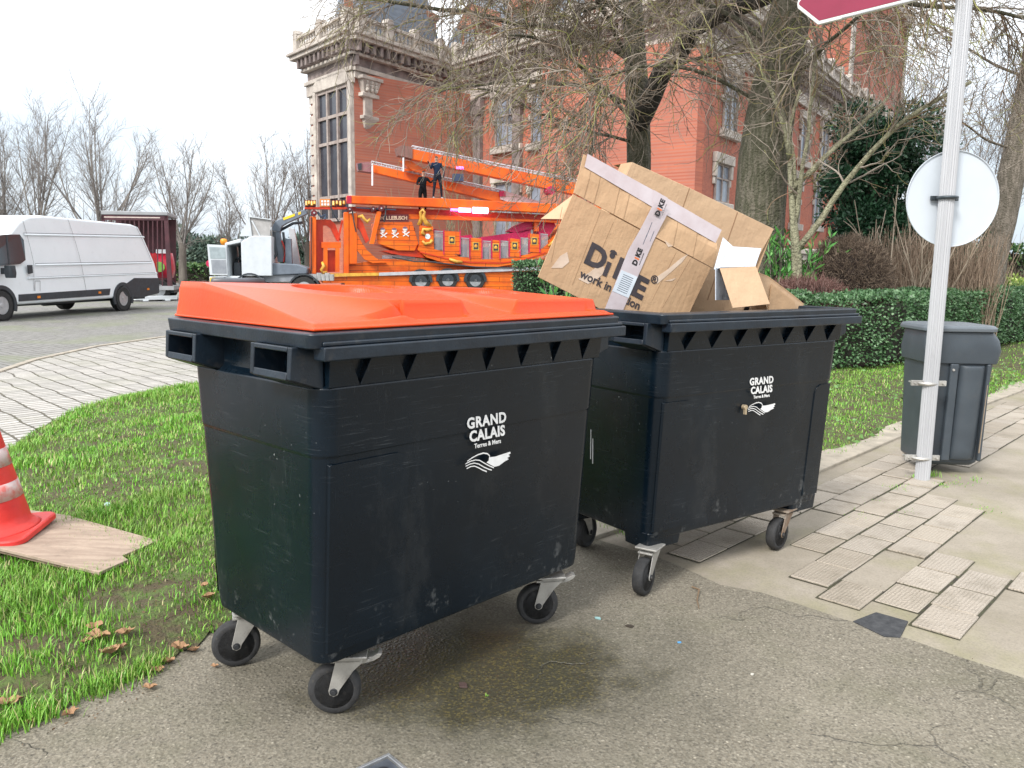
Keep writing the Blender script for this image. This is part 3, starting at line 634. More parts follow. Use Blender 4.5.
def caster(parent, x, y, ang, trail=.045, fm=None, brake=False):
    """swivel caster whose wheel axle trails the mount in direction ang; local frame of the container"""
    fm = fm or GALV; c = obj('caster', MB().box(-.055,.055,-.05,.05,.196,.204), fm, parent, loc=(x,y,0), rot=(0,0,ang), bevel=.002)
    f = MB(); zc = WD/2
    f.cyl((0,0,.18),(0,0,.2),.032,16)
    for sy in (-1, 1):
        f.prism([(-.042,.190),(.040,.190),(.044,.176),(trail+.016,zc+.004),(trail+.013,zc-.010),(trail,zc-.017),(trail-.013,zc-.011),(trail-.018,zc+.004),(-.012,.150),(-.040,.176)], sy*.031-.002, sy*.031+.002)
    f.box(-.035,.06,-.033,.033,.178,.186)
    obj('fork', f, fm, c, bevel=.0015)
    w = MB(); R = WD/2; T = Matrix.Translation((trail,0,zc)) @ Matrix.Rotation(PI/2, 4, 'X')
    w.lathe([(R*.74,-.021),(R*.92,-.023),(R-.004,-.019),(R,-.010),(R,.010),(R-.004,.019),(R*.92,.023),(R*.74,.021),(R*.74,-.021)], 40, 0, T)
    obj('tyre', w, RUB, c, smooth=True)
    h = MB(); h.lathe([(R*.76,-.017),(R*.70,-.0185),(R*.66,-.010),(.0,-.010)], 32, 0, T); h.lathe([(R*.76,.017),(R*.70,.0185),(R*.66,.010),(0,.010)], 32, 0, T)
    for k in range(5):
        A = T @ Matrix.Rotation(2*PI*k/5, 4, 'Z'); h.box(.012, R*.68, -.005, .005, -.016, .016, 0, A)
    h.lathe([(.018,-.025),(.018,.025)], 20, 0, T); obj('hub', h, HUB, c)
    x_ = MB(); x_.cyl((trail,-.041,zc),(trail,.041,zc),.0085,6); x_.cyl((trail,-.0355,zc),(trail,.0355,zc),.0125,14); obj('axle_bolt', x_, HUB, c, bevel=.001)
    k = MB(); k.prism([(-.03,.182),(-.07,.190),(-.088,.199),(-.100,.197),(-.092,.186),(-.075,.176),(-.045,.168),(-.03,.166)], -.020, .020); k.cyl((-.058,-.030,.181),(-.058,.030,.181),.006,8); obj('brake_tab', k, fm, c, bevel=.001)
    if brake:
        k = MB(); k.prism([(.05,.176),(.085,.165),(.128,.160),(.135,.150),(.09,.146),(.055,.158)], -.022, .022); k.box(.118,.14,-.03,.03,.148,.154)
        k.cyl((.07,-.036,.163),(.07,.036,.163),.006,8); obj('brake_pedal', k, fm, c, bevel=.001)
    return c
# ---- printed town emblem
def emblem(parent, xc, zt, s=1.0):
    """GRAND CALAIS / Terres & Mers / boat on waves; xc centre, zt top of lettering on the front face"""
    m_ = MB(); tilt = .056/.9; d0 = body_half(.9)[1]
    T = Matrix.Translation((xc, -(d0+.0072), .90)) @ Matrix.Rotation(-tilt, 4, 'X') @ Matrix.Translation((0, 0, zt-.90)) @ Matrix.Scale(s, 4)
    for body, sz, z, off, sp in (('GRAND', .058, -.025, .0021, 1.12), ('CALAIS', .058, -.078, .0021, 1.07), ('Terres & Mers', .025, -.117, .0005, 1.0)):
        vs, fs = text_geo(body, sz, .0006, off, 1., sp); m_.add(vs, fs, 0, T @ Matrix.Translation((0,0,z)) @ STAND)
    T2 = T @ Matrix.Translation((0,0,-.185)) @ Matrix.Diagonal((1.25,1,.88,1)) @ Matrix.Translation((0,0,.185))
    def stroke(pts, w0, w1):
        n = len(pts)
        for i in range(n-1):
            (x0, z0), (x1, z1) = pts[i], pts[i+1]; a = w0+(w1-w0)*i/(n-1); b = w0+(w1-w0)*(i+1)/(n-1)
            m_.prism([(x0,z0-a/2),(x1,z1-b/2),(x1,z1+b/2),(x0,z0+a/2)], -.0006-.0001*i, .0006, 0, T2)
    cv = lambda z, a, ph, x0, x1, k=14: [(x0+(x1-x0)*i/k, z + a*math.sin(ph+5.2*i/k)) for i in range(k+1)]
    for st in ([(-.100,-.177),(-.078,-.170),(-.058,-.169),(-.040,-.175),(-.018,-.194),(.004,-.212),(.022,-.224)], [(-.100,-.188),(-.080,-.182),(-.062,-.182),(-.044,-.191),(-.022,-.210),(.0,-.226),(.012,-.232)], [(-.096,-.199),(-.078,-.194),(-.062,-.196),(-.046,-.207),(-.028,-.222),(-.010,-.234)]):
        stroke(st, .0035, .0060)
    m_.prism([(.002,-.171),(.030,-.174),(.060,-.171),(.099,-.167),(.101,-.175),(.090,-.180),(.098,-.187),(.084,-.193),(.091,-.200),(.068,-.208),(.045,-.220),(.024,-.220),(.008,-.207),(-.010,-.192),(.0,-.185)], -.0022, -.0012, 0, T2)
    stroke([(-.092,-.167),(-.070,-.156),(-.045,-.148),(-.022,-.146),(-.004,-.153),(.006,-.166),(.004,-.178)], .0035, .0075)
    return obj('town_emblem', m_, WHT, parent)

LAB1 = 'dark grey waste container with closed orange lid, nearest on the tarmac'
c1 = make_container(LAB1, (-.3748, 2.868, 0), .8112, .26, GALV, False)
emblem(c1, .022, .918, .84)
caster(c1, -.447, -.252, math.radians(139), .05, brake=False)
caster(c1, -.512, .26, math.radians(154), .05)
caster(c1, .49, -.273, math.radians(142), .05, brake=False)
caster(c1, .50, .255, math.radians(160), .045)
# ---- the orange lid
def lid():
    L = obj('lid', MB().box(-.66,.66,-.422,.422,RH+.002,RH+.010), ORG, c1, bevel=.003)
    nx, ny = 280, 230; x0, x1, y0, y1 = -.655, .655, -.420, .425
    sm = lambda a, b, x: (lambda t: t*t*(3-2*t))(np.clip((x-a)/(b-a), 0, 1))
    U, Vv = np.meshgrid(np.linspace(0, 1, nx), np.linspace(0, 1, ny)); X = x0+(x1-x0)*U; Y = y0+(y1-y0)*Vv
    top = .112 - .030*U                                          # level of the moulded crown
    base = .014 + .055*sm(.0, .75, Vv)                           # plain front slope
    # crown: high at the back, reaching forward in two broad fields
    edge = .80 - .70*sm(.0, .27, U)**.8                            # its crease swings forward from the back left corner
    edge = np.where(U > .27, .085, edge)
    crown_w = sm(-.004, .005, Vv-edge)
    fl = 1-sm(.235, .285, U)
    soft = np.clip(Vv/np.maximum(edge,.05), 0, 1)**1.15           # left flank: one sloping face up to the crease
    w = crown_w*(1-fl) + fl*soft
    rg_ = sm(.45,.485,U)*(1-sm(.625,.66,U))                        # plain ridge between the fields
    w = w*(1-rg_) + rg_*sm(.02,.95,Vv)
    lev = top*(.62+.38*np.clip(Vv/.8,0,1))
    H = base*(1-w) + np.maximum(lev, base)*w
    # gutter under each lip
    for u0, u1 in ((.20, .455), (.685, .945)):
        g = sm(u0-.07, u0+.05, U+.10*(Vv))*(1-sm(u1-.006, u1+.002, U))*(1-sm(.081, .088, Vv))*sm(.035,.045,Vv); H = H*(1-g) + .008*g
    # dished ovals with a steep back wall
    for cu, cv_, ru, rv in ((.34, .58, .135, .24), (.80, .56, .125, .22), (.575,.8,.05,.10)):
        rr = np.hypot((U-cu)/ru, (Vv-cv_)/rv); H -= .030*(1-sm(.965,1.0,rr))*sm(-.9,.7,(Vv-cv_)/rv)
    e_ = np.minimum(np.minimum(U/.010, (1-U)/.02), np.minimum(Vv/.03, (1-Vv)/.03)); H = .003 + (H-.003)*sm(0,1,e_)
    Z = RH+.006+H
    V = np.stack([X.ravel(), Y.ravel(), Z.ravel()], 1); idx = np.arange(nx*ny).reshape(ny, nx)
    F = np.stack([idx[:-1,:-1], idx[:-1,1:], idx[1:,1:], idx[1:,:-1]], -1).reshape(-1, 4)
    link('lid_shell', npmesh('lid_shell', V, F, ORG, smooth=True), L)
    HG = M('hinge_grey', (.10,.11,.13), .4, (.07,.08,.09), 9)
    for xa, xb in ((-.53,-.34),):
        h = MB(); h.cyl((xa,.405,RH+.116),(xb,.405,RH+.116),.013,16); obj('hinge_bar', h, HG, L, smooth=True)
lid()

LAB2 = 'dark grey waste container without a lid, overflowing with cardboard, beside the lawn'
c2 = make_container(LAB2, (.912, 3.969, 0), .6085, .12, RUST, True)
emblem(c2, .036, .918, .78)
caster(c2, -.58, -.317, math.radians(203), .062, GALV)
caster(c2, .40, -.285, math.radians(190), .06, RUST)
caster(c2, .50, .25, math.radians(170), .045); caster(c2, -.50, .25, math.radians(20), .045)
m_ = MB(); m_.cyl((0,-.392,.785),(0,-.372,.785),.012,12); m_.box(-.006,.004,-.394,-.380,.752,.785); obj('lock', m_, M('brass_lock', (.62,.50,.34), .4, metal=.6), c2, bevel=.001, loc=(-.075,0,0))
# scuff lines on the shaded end of the far container
m_ = MB()
for y, z0, z1 in ((.02,.70,.80),(.06,.52,.66),(.045,.50,.62)): m_.tube([(-.6135-.004*0,y,z0),(-.6165,y,z1)], .0022, 5)
obj('scuff_mark', m_, WHT, c2)

# ============================================================ CARTONS
def mat_card(name, c, c2):
    m, t, p = newmat(name); tcn = N(t, 'ShaderNodeTexCoord').outputs['Object']
    col = ramp(t, noise(t, 3, 5, .6, tcn), [(.3, c2), (.7, c)])
    col = mixc(t, fr(t, noise(t, 2.5, 4, .5, tcn, (26, 26, .8)), .35, .7, 0, .10), col, tuple(v*.78 for v in c2))
    col = mixc(t, fr(t, noise(t, 7, 6, .7, tcn), .62, .72, 0, .25), col, tuple(min(1, v*1.25) for v in c))
    t.links.new(col, p.inputs['Base Color']); p.inputs['Roughness'].default_value = .82; p.inputs['Specular IOR Level'].default_value = .25
    h = math_(t, 'ADD', math_(t, 'MULTIPLY', noise(t, 2.5, 4, .5, tcn, (30, 30, .6)), .25), math_(t, 'MULTIPLY', noise(t, 5, 5, .6, tcn), 2.5)); bump(t, p, h, .006, 1.); return m
CARD = mat_card('corrugated_card', (.50,.335,.20), (.43,.28,.165)); CARD2 = mat_card('inside_card', (.55,.385,.245), (.48,.325,.205))
WCARD = mat_card('white_card', (.50,.55,.62), (.44,.49,.56))
TAPE = M('pale_tape', (.52,.47,.49), .3, (.44,.37,.38), 9, .0015, 22, det=6, lo=.3, hi=.7)
CLEAR = M('clear_tape_scraps', (.62,.50,.40), .3, (.52,.40,.30), 9, .002, 22)
INK = M('dark_ink', (.045,.035,.04), .6, (.03,.025,.03), 20); OINK = M('orange_ink', (.75,.18,.04), .6)
BLK = M('black_ink', (.015,.013,.014), .5)
class Face:
    """tilted frame for a sheet: origin o, x along its edge, z up the sheet, y = away from the viewer"""
    def __init__(s, o, X, Z):
        s.X = Vector(X).normalized(); z = Vector(Z); s.Z = (z - s.X*z.dot(s.X)).normalized(); s.Y = s.Z.cross(s.X)
        s.o = Vector(o); s.M = Matrix(((s.X.x,s.Y.x,s.Z.x,s.o.x),(s.X.y,s.Y.y,s.Z.y,s.o.y),(s.X.z,s.Y.z,s.Z.z,s.o.z),(0,0,0,1)))
    def hit(s, px, py, y=0):
        r = ray(px, py); o = Vector((0,0,CH)); c = s.o + s.Y*y; t = (c-o).dot(s.Y)/r.dot(s.Y); q = o + r*t - s.o
        return (q.dot(s.X), q.dot(s.Z))
def set_frame(o, Fm): o.matrix_world = Fm.M
# big carton: front sheet through pixels; leans back a little
A_, B_ = atY(573,193,3.83), atY(712,267,4.10)
up = atY(587,153,3.86) - A_
F1 = Face(A_, B_ - A_, up)
big = thing('cardboard_box', 'large taped brown cardboard box with big dark lettering, tilted in the far container', 'cardboard box', A_, group='cartons stuffed in the far container'); big.rotation_euler = F1.M.to_euler()
TLc, TRc = F1.hit(587,153), F1.hit(722,229); BL = F1.hit(538,277); BR = F1.hit(680,330); BB = F1.hit(598,322)
m_ = MB()
def bent(pts, th, y=0, mb=None, mi=0):
    (mb or m_).prism(pts, y, y+th, mi)
bent([F1.hit(538,277), F1.hit(573,194), F1.hit(711,268), F1.hit(690,312), F1.hit(672,345), F1.hit(606,312)], .006)
obj('front_wall', m_, CARD, big, bevel=.0015)
m_ = MB(); w, hh = F1.hit(711,268)[0], TLc[1]
# top band folded slightly away from the front wall, crumpled at its right end
k = 14; pts = []
for i in range(k+1):
    f = i/k; pb = F1.hit(573.5+(712-573.5)*f, 193.3+(268-193.3)*f); pt = F1.hit(587+(722-587)*f, 153+(231-153)*f)
    wv = .003*math.sin(f*19) + (.014*(f-.8)/.2 if f > .8 else 0); pts.append((pb, pt, wv))
vs = []
for pb, pt, wv in pts:
    vs += [(pb[0],-.002,pb[1]+.002), (pt[0],.035+wv,pt[1]), (pt[0],.041+wv,pt[1]), (pb[0],.004,pb[1]+.002), ((pb[0]+pt[0])/2,.012-wv,(pb[1]+pt[1])/2), ((pb[0]+pt[0])/2,.018-wv,(pb[1]+pt[1])/2)]
fs = []
for i in range(k):
    a, b = i*6, (i+1)*6; fs += [(a,b,b+4,a+4),(a+4,b+4,b+1,a+1),(a+1,b+1,b+2,a+2),(a+5,a+2,b+2,b+5),(a+3,a+5,b+5,b+3),(a,a+3,b+3,b)]
fs += [(0,4,5,3),(4,1,2,5),(k*6,k*6+3,k*6+5,k*6+4),(k*6+4,k*6+5,k*6+2,k*6+1)]
m_.add(vs, fs); obj('top_band', m_, CARD, big)
# side, back and under walls so the carton has real depth
m_ = MB(); p0, p1, p2, p3 = F1.hit(711,268), F1.hit(690,312), F1.hit(573,194), F1.hit(538,277); D = .26
rz_ = lambda P, y0, y1: m_.add([(P[0][0],y0,P[0][1]),(P[1][0],y0,P[1][1]),(P[1][0],y1,P[1][1]),(P[0][0],y1,P[0][1]),(P[0][0]-.005,y0,P[0][1]),(P[1][0]-.005,y0,P[1][1]),(P[1][0]-.005,y1,P[1][1]),(P[0][0]-.005,y1,P[0][1])], [(0,1,2,3),(7,6,5,4),(0,4,5,1),(1,5,6,2),(2,6,7,3),(3,7,4,0)])
rz_([p0, F1.hit(672,345)], .006, D); obj('side_wall', m_, CARD, big)
# small flap sticking out on the left
m_ = MB(); q0, q1 = F1.hit(573,195), F1.hit(563,219); q2 = F1.hit(549,217)
m_.add([(q0[0],.004,q0[1]),(q1[0],.004,q1[1]),(q2[0],.10,q2[1]),(q0[0]+.004,.010,q0[1]),(q1[0]+.004,.010,q1[1]),(q2[0]+.004,.106,q2[1])], [(0,1,2),(5,4,3),(0,3,4,1),(1,4,5,2),(2,5,3,0)]); obj('flap', m_, CARD2, big)
# score lines and dents pressed into the card
m_ = MB()
for (xa, ya), (xb, yb2) in (((562,207),(551,262)),((600,212),(572,285)),((613,222),(590,277)),((640,231),(634,246)),((676,252),(652,300)),((690,259),(662,308))):
    (s0, z0), (s1, z1) = F1.hit(xa, ya), F1.hit(xb, yb2); m_.prism([(s0,z0),(s0+.0026,z0),(s1+.0022,z1),(s1,z1)], -.0008, 0)
obj('score_lines', m_, M('score_brown', (.34,.215,.12), .85), big)
m_ = MB()
for i in (1,2,4,5,8,10,12):
    pb, pt, wv = pts[i]; m_.add([(pb[0]-.001,-.0035,pb[1]+.004),(pb[0]+.0018,-.0035,pb[1]+.004),(pt[0]+.0018,.0335+wv,pt[1]-.002),(pt[0]-.001,.0335+wv,pt[1]-.002),((pb[0]+pt[0])/2-.001,.0105-wv,(pb[1]+pt[1])/2),((pb[0]+pt[0])/2+.0018,.0105-wv,(pb[1]+pt[1])/2)], [(0,1,5,4),(4,5,2,3)])
obj('score_lines', m_, M('score_brown', (.34,.215,.12), .85), big)
# tape bands
m_ = MB()
tp = lambda pts, y: m_.prism([F1.hit(*q) for q in pts], y-.0012, y)
tp([(652,206),(668,212),(653,241),(621,314),(604,310),(628,250),(639,231)], -.0036)
obj('tape', m_, TAPE, big)
m_ = MB()                                                       # along the top edge and down the band, following its fold
def onband(px, py, lift=.0016):
    # place on the folded band: y grows with height above the fold line
    a = F1.hit(px, py); (bx, bz) = F1.hit(573,194)
    f = max(0., min(1., a[1]/max(1e-3, hh))); y = .035*f; b = F1.hit(px, py, y); return (b[0], y-lift-.001, b[1])
def band_quad(pts, lift=.0016, mb=None):
    v = [onband(px, py, lift) for px, py in pts]; v2 = [(x, y+.0008, z) for x, y, z in v]; n = len(v)
    (mb or m_).add(v+v2, [tuple(range(n)), tuple(range(2*n-1,n-1,-1))]+[(i,i+n,(i+1)%n+n,(i+1)%n) for i in range(n)])
band_quad([(587,154),(654,191),(721,230),(715,243),(650,206),(584,167)], .005)
band_quad([(653,190),(667,198),(665,216),(652,208)], .006)
obj('edge_tape', m_, TAPE, big)
# lettering on the carton
def on_face(mb, body, size, px, py, ang, y=-.0025, off=.0, sx=1., sp=1., mi=0, ext=.0004):
    s, z = F1.hit(px, py); vs, fs = text_geo(body, size, ext, off, sx, sp)
    mb.add(vs, fs, mi, Matrix.Translation((s, y, z)) @ Matrix.Rotation(ang, 4, 'Y') @ STAND)
m_ = MB(); on_face(m_, 'D I K E', .125, 646, 262, 0, off=.008, sx=1.0, sp=.80) if False else None
for ch, px, py, sz in (('D',596,258,.142),('K',623,272,.142),('E',639,288,.142)): on_face(m_, ch, sz, px, py, math.radians(1), off=.006, sx=1.05)
s, z = F1.hit(608,266); m_.box(s-.012, s+.012, -.0031, -.0021, z-.052, z+.020)
m_.lathe([(.0,-.0004),(.015,-.0004),(.015,.0004),(0,.0004)], 18, 0, Matrix.Translation((s,-.0025,z+.055)) @ Matrix.Rotation(PI/2, 4, 'X'))
m_.prism([(s-.021,z+.066),(s+.021,z+.066),(s+.017,z+.076),(s,z+.083),(s-.017,z+.076)], -.0031, -.0021)
on_face(m_, 'work in', .058, 596, 281, 0, off=.0012); on_face(m_, 'motion', .058, 626, 300, 0, off=.0012)
on_face(m_, '®', .055, 654, 280, 0, off=.0008)
obj('lettering', m_, INK, big)
m_ = MB(); m2 = MB()
for px, py, f in ((659,208,1),(637,257,0)):
    for ch, d in (('D', -.030), ('K', .012), ('E', .034)):
        s, z = F1.hit(px, py); vs, fs = text_geo(ch, .036, .0004, .0022, 1., 1.)
        a = -PI/2; yy = -.012 if f else -.0056
        m_.add(vs, fs, 0, Matrix.Translation((s, yy, z)) @ Matrix.Rotation(a, 4, 'Y') @ Matrix.Translation((d,0,0)) @ STAND)
    vs, fs = text_geo('i', .036, .0004, .0022); m2.add(vs, fs, 0, Matrix.Translation((s, yy, z)) @ Matrix.Rotation(-PI/2, 4, 'Y') @ Matrix.Translation((-.008,0,0)) @ STAND)
    vs, fs = text_geo('work in motion', .010, .0004); m_.add(vs, fs, 0, Matrix.Translation((s, yy, z)) @ Matrix.Rotation(-PI/2, 4, 'Y') @ Matrix.Translation((0,0,-.024)) @ STAND)
obj('tape_lettering', m_, BLK, big); obj('tape_letter', m2, OINK, big)
m_ = MB()                                                     # dispatch label on the tape, with rows of tiny print
lab = [(621,270),(637,277),(628,298),(612,291)]; m_.prism([F1.hit(*q) for q in lab], -.0062, -.0049); obj('address_label', m_, M('label_paper', (.60,.66,.72), .5, (.52,.58,.64), 12), big)
m_ = MB()
for i in range(9):
    f = .1+.09*i
    a = (621+2.5-(9*f), 272.5+21*f); b = (621+12.5-(9*f), 272.5+21*f+4.4); s0, z0 = F1.hit(*a); s1, z1 = F1.hit(*b)
    m_.prism([(s0,z0),(s1,z1),(s1,z1+.0028),(s0,z0+.0028)], -.0068, -.0064)
obj('label_print', m_, M('label_ink', (.10,.12,.16), .5), big)
m_ = MB()
for px, py in ((648,232),(650,227),(652,236),(645,239)):
    s0, z0 = F1.hit(px, py); m_.box(s0-.003, s0-.0005, -.0056, -.0049, z0-.03, z0+.025)
obj('tape_print', m_, M('label_ink', (.10,.12,.16), .5), big)
m_ = MB()                                                       # torn tape scraps
for P in ([(551,268),(560,256),(567,252),(569,262),(562,268)], [(578,279),(590,272),(602,262),(605,272),(596,280),(588,284)], [(655,278),(668,269),(681,258),(688,254),(682,262),(671,272),(657,284)], [(664,240),(673,246),(668,247)], [(664,281),(676,278),(672,281)]):
    m_ = MB(); m_.prism([F1.hit(*q) for q in P], -.0018, -.0010); obj('torn_tape', m_, CLEAR, big)
# second carton, a tall opened one leaning behind
A2, B2 = atY(632,162,4.10), atY(775,230,4.42)
F2 = Face(A2, B2-A2, atY(632,162,4.10)-atY(600,240,4.06))
bx = thing('cardboard_box', 'plain brown cardboard box leaning behind the lettered one', 'cardboard box', A2, group='cartons stuffed in the far container'); bx.rotation_euler = F2.M.to_euler()
m_ = MB(); m_.prism([F2.hit(*q) for q in ((632,162),(690,188),(774,229),(757,260),(735,335),(600,330),(607,220))], 0, .006); obj('front_wall', m_, CARD2, bx, bevel=.002)
m_ = MB(); p0, p1 = F2.hit(774,229), F2.hit(735,335); rz_([p0,p1], .006, .20); q = F2.hit(632,162); q1 = F2.hit(607,220)
m_.add([(q[0],.006,q[1]),(q1[0],.006,q1[1]),(q1[0],.12,q1[1]),(q[0],.12,q[1])], [(0,1,2,3)]); m_.add([(q[0],.006,q[1]-.001),(p0[0],.006,p0[1]-.001),(p0[0],.2,p0[1]-.001),(q[0],.2,q[1]-.001)], [(0,1,2,3)]); obj('side_wall', m_, CARD, bx)
m_ = MB(); a, b = F2.hit(689,188), F2.hit(684,203); m_.prism([a, F2.hit(690,188.5), F2.hit(668,252), F2.hit(667,252)], -.0008, 0)
a = F2.hit(737,212); m_.prism([a, F2.hit(738,212.5), F2.hit(708,300), F2.hit(707,300)], -.0008, 0); obj('creases', m_, M('crease_brown', (.33,.20,.11), .8), bx)
# small opened box in front: white inside, brown flap hanging over the rim
sb_ = thing('cardboard_box', 'small opened box with white inside and brown flap over the rim', 'cardboard box', atY(722,268,3.78), group='cartons stuffed in the far container')
def quad3(mb, P, th, nrm=None):
    P = [Vector(p) - sb_.location for p in P]; nr = (P[1]-P[0]).cross(P[-1]-P[0]).normalized()*th; n = len(P)
    mb.add(P + [p+nr for p in P], [tuple(range(n)), tuple(range(2*n-1,n-1,-1))]+[(i,i+n,(i+1)%n+n,(i+1)%n) for i in range(n)])
m_ = MB(); quad3(m_, [atY(720,268,3.78), atY(755,267,3.86), atY(761,249,4.02), atY(729,247,3.96)], .004); obj('top_flap', m_, WCARD, sb_)
m_ = MB(); quad3(m_, [atY(720,268,3.78), atY(756,266,3.86), atY(770,304,3.80), atY(733,308,3.70)], .004); obj('front_flap', m_, CARD2, sb_, bevel=.001)
m_ = MB(); quad3(m_, [atY(714,270,3.80), atY(722,268,3.80), atY(734,248,4.0), atY(723,238,4.05)], .004); quad3(m_, [atY(716,300,3.78), atY(716,268,3.79), atY(733,268,3.95), atY(733,300,3.95)], .004); obj('inner_wall', m_, WCARD, sb_)
m_ = MB(); quad3(m_, [atY(756,268,3.87), atY(768,312,3.87), atY(752,312,4.05), atY(742,262,4.05)], .004); obj('side_wall', m_, CARD, sb_)
# folded sheet at the right
fs_ = thing('cardboard_sheet', 'folded brown cardboard sheet curving down to the right end of the container', 'cardboard sheet', atY(780,300,4.1), group='cartons stuffed in the far container')
F3 = Face(atY(760,312,4.08), atY(806,312,4.22)-atY(760,312,4.08), (0,0,1)); fs_.location = F3.o; fs_.rotation_euler = F3.M.to_euler()
m_ = MB(); m_.prism([F3.hit(*q) for q in ((748,318),(758,273),(768,277),(780,286),(792,295),(803,304),(806,318))], 0, .006); obj('outer_sheet', m_, CARD2, fs_, bevel=.001)
m_ = MB(); P = [F3.hit(*q) for q in ((757,272),(768,276),(780,285),(792,294),(804,304))]
vs = [(x,-.001,z) for x, z in P]+[(x+.01,.06,z+.006) for x, z in P]+[(x,-.001,z-.006) for x, z in P]+[(x+.01,.06,z) for x, z in P]
m_.add(vs, [(i,i+1,i+6,i+5) for i in range(4)]+[(i+10,i+15,i+16,i+11) for i in range(4)]+[(i,i+10,i+11,i+1) for i in range(4)]); obj('rolled_edge', m_, CARD, fs_)
m_ = MB(); m_.prism([F3.hit(*q) for q in ((770,284),(793,302),(795,318),(766,318))], -.012, -.006); obj('inner_sheet', m_, CARD, fs_)

# ============================================================ CONE, BOARD
CONE = M('cone_orange', (.72,.045,.035), .5, (.62,.03,.03), 8, .002, 40, det=5, dirt=.12)
CW = M('cone_band', (.60,.47,.46), .6, (.62,.16,.14), 16, .002, 40, det=7, lo=.38, hi=.54)
bd = at(78,545, .05)
board = thing('plywood_board', 'weathered plywood board lying in the grass under the cone', 'board', (bd.x, bd.y, .022))
P = [Vector(at(x, y, .055)) - Vector((bd.x, bd.y, 0)) for x, y in ((-42,546),(99,578),(128,564),(122,560),(158,543),(68,519),(10,512))]
m_ = MB(); m_.flat([(p.x, p.y) for p in P], .042, .057)
WOODB = M('weathered_ply', (.40,.31,.24), .9, (.28,.21,.16), 5, .003, 40, stretch=(1,6,1), det=6, dirt=.4)
obj('sheet', m_, WOODB, board, bevel=.002); board.rotation_euler = (math.radians(-1.5), math.radians(1.5), 0)
m_ = MB(); m_.flat([(p.x*.97-.01, p.y*.97+.01) for p in P], .026, .0415); obj('under_sheet', m_, M('under_ply', (.25,.18,.13), .9), board)
cp = at(-4, 538, .06)
cone = thing('traffic_cone', 'red traffic cone with scuffed white bands on the plywood board, cut by the left edge', 'traffic cone', (cp.x, cp.y, .080), rot=(math.radians(2), math.radians(-4), math.radians(8)))
R0, Hc = .172, .88
cr = lambda z: R0 - (R0-.034)*min(1, z/Hc)
prof = [(R0+.035,.028),(R0+.012,.036),(R0,.055)] + [(cr(z),z) for z in np.linspace(.06,Hc,22)] + [(.026,Hc),(.026,Hc-.05)]
m_ = MB(); m_.lathe(prof, 40); obj('cone_body', m_, CONE, cone, smooth=True)
m_ = MB(); m_.loft([rrect(-.215,.215,-.215,.215,0,.06,5), rrect(-.215,.215,-.215,.215,.022,.06,5), rrect(-.205,.205,-.205,.205,.030,.055,5)]); obj('base', m_, CONE, cone, bevel=.003)
for za, zb_ in ((.185,.265),(.345,.43)):
    m_ = MB(); m_.lathe([(cr(za)+.0005,za),(cr(za)+.002,za),(cr(zb_)+.002,zb_),(cr(zb_)+.0005,zb_)], 40); obj('white_band', m_, CW, cone, smooth=True)

# ============================================================ SIGN POST, ROUND SIGN, ARROW SIGN, LITTER BIN
pb = at(922, 480); PX0, PY0 = pb.x, pb.y
ALU = M('anodised_post', (.47,.48,.50), .5, (.42,.43,.45), 6, .0004, 90, metal=.2, stretch=(1,1,.3), dirt=.08)
post = thing('sign_post', 'tall fluted aluminium post standing in the pavement', 'sign post', (PX0, PY0, 0))
ring = [(( .044 if i % 2 else .0485)*math.cos(2*PI*i/40), (.044 if i % 2 else .0485)*math.sin(2*PI*i/40)) for i in range(40)]
m_ = MB(); m_.loft([[(x,y,z) for x, y in ring] for z in (-.02, 1.2, 2.4, 3.55)]); obj('shaft', m_, ALU, post)
m_ = MB(); m_.lathe([(.05,3.55),(.05,3.57),(.03,3.585),(0,3.59)], 24); obj('cap', m_, darkm, post, smooth=True)
m_ = MB(); k = 14; m_.add([(0,0,.006)]+[(.16*rnd.uniform(.7,1.1)*math.cos(6.28*i/k), .12*rnd.uniform(.7,1.1)*math.sin(6.28*i/k), -.004) for i in range(k)], [(0,i+1,(i+1)%k+1) for i in range(k)]); obj('concrete_collar', m_, M('collar', (.36,.27,.19), .9, (.28,.21,.14), 14), post)
# disc on the far side of the post
view = math.atan2(-PX0, PY0)              # the disc is seen nearly face on
dc = atY(952, 199, PY0+.07)
disc = thing('round_sign', 'blank pale grey back of a round traffic sign clamped to the post', 'traffic sign', (dc.x, dc.y, dc.z), rz=math.radians(2))
Rm = Matrix.Rotation(PI/2, 4, 'X'); m_ = MB()
m_.lathe([(0,-.001),(.305,-.001),(.312,.003),(.312,.012),(.308,.012),(.305,.002),(0,.002)], 64, 0, Rm @ Matrix.Translation((0,0,0)))
obj('plate', m_, M('sign_back', (.58,.63,.68), .4, (.54,.59,.64), 3, metal=.1), disc, smooth=False)
m_ = MB(); cxl = PX0-dc.x; m_.box(cxl-.085,cxl+.10,-.030,-.016,-.014,.016); m_.tube([(cxl+.056*math.cos(a), -.07+.056*math.sin(a)*1.0, .0) for a in np.linspace(.5, -PI-.5, 14)], .012, 6)
m_.cyl((cxl+.08,-.05,0),(cxl+.08,.01,0),.007,6); obj('clamp', m_, M('clamp_dark', (.06,.075,.085), .4, metal=.5), disc, bevel=.001)
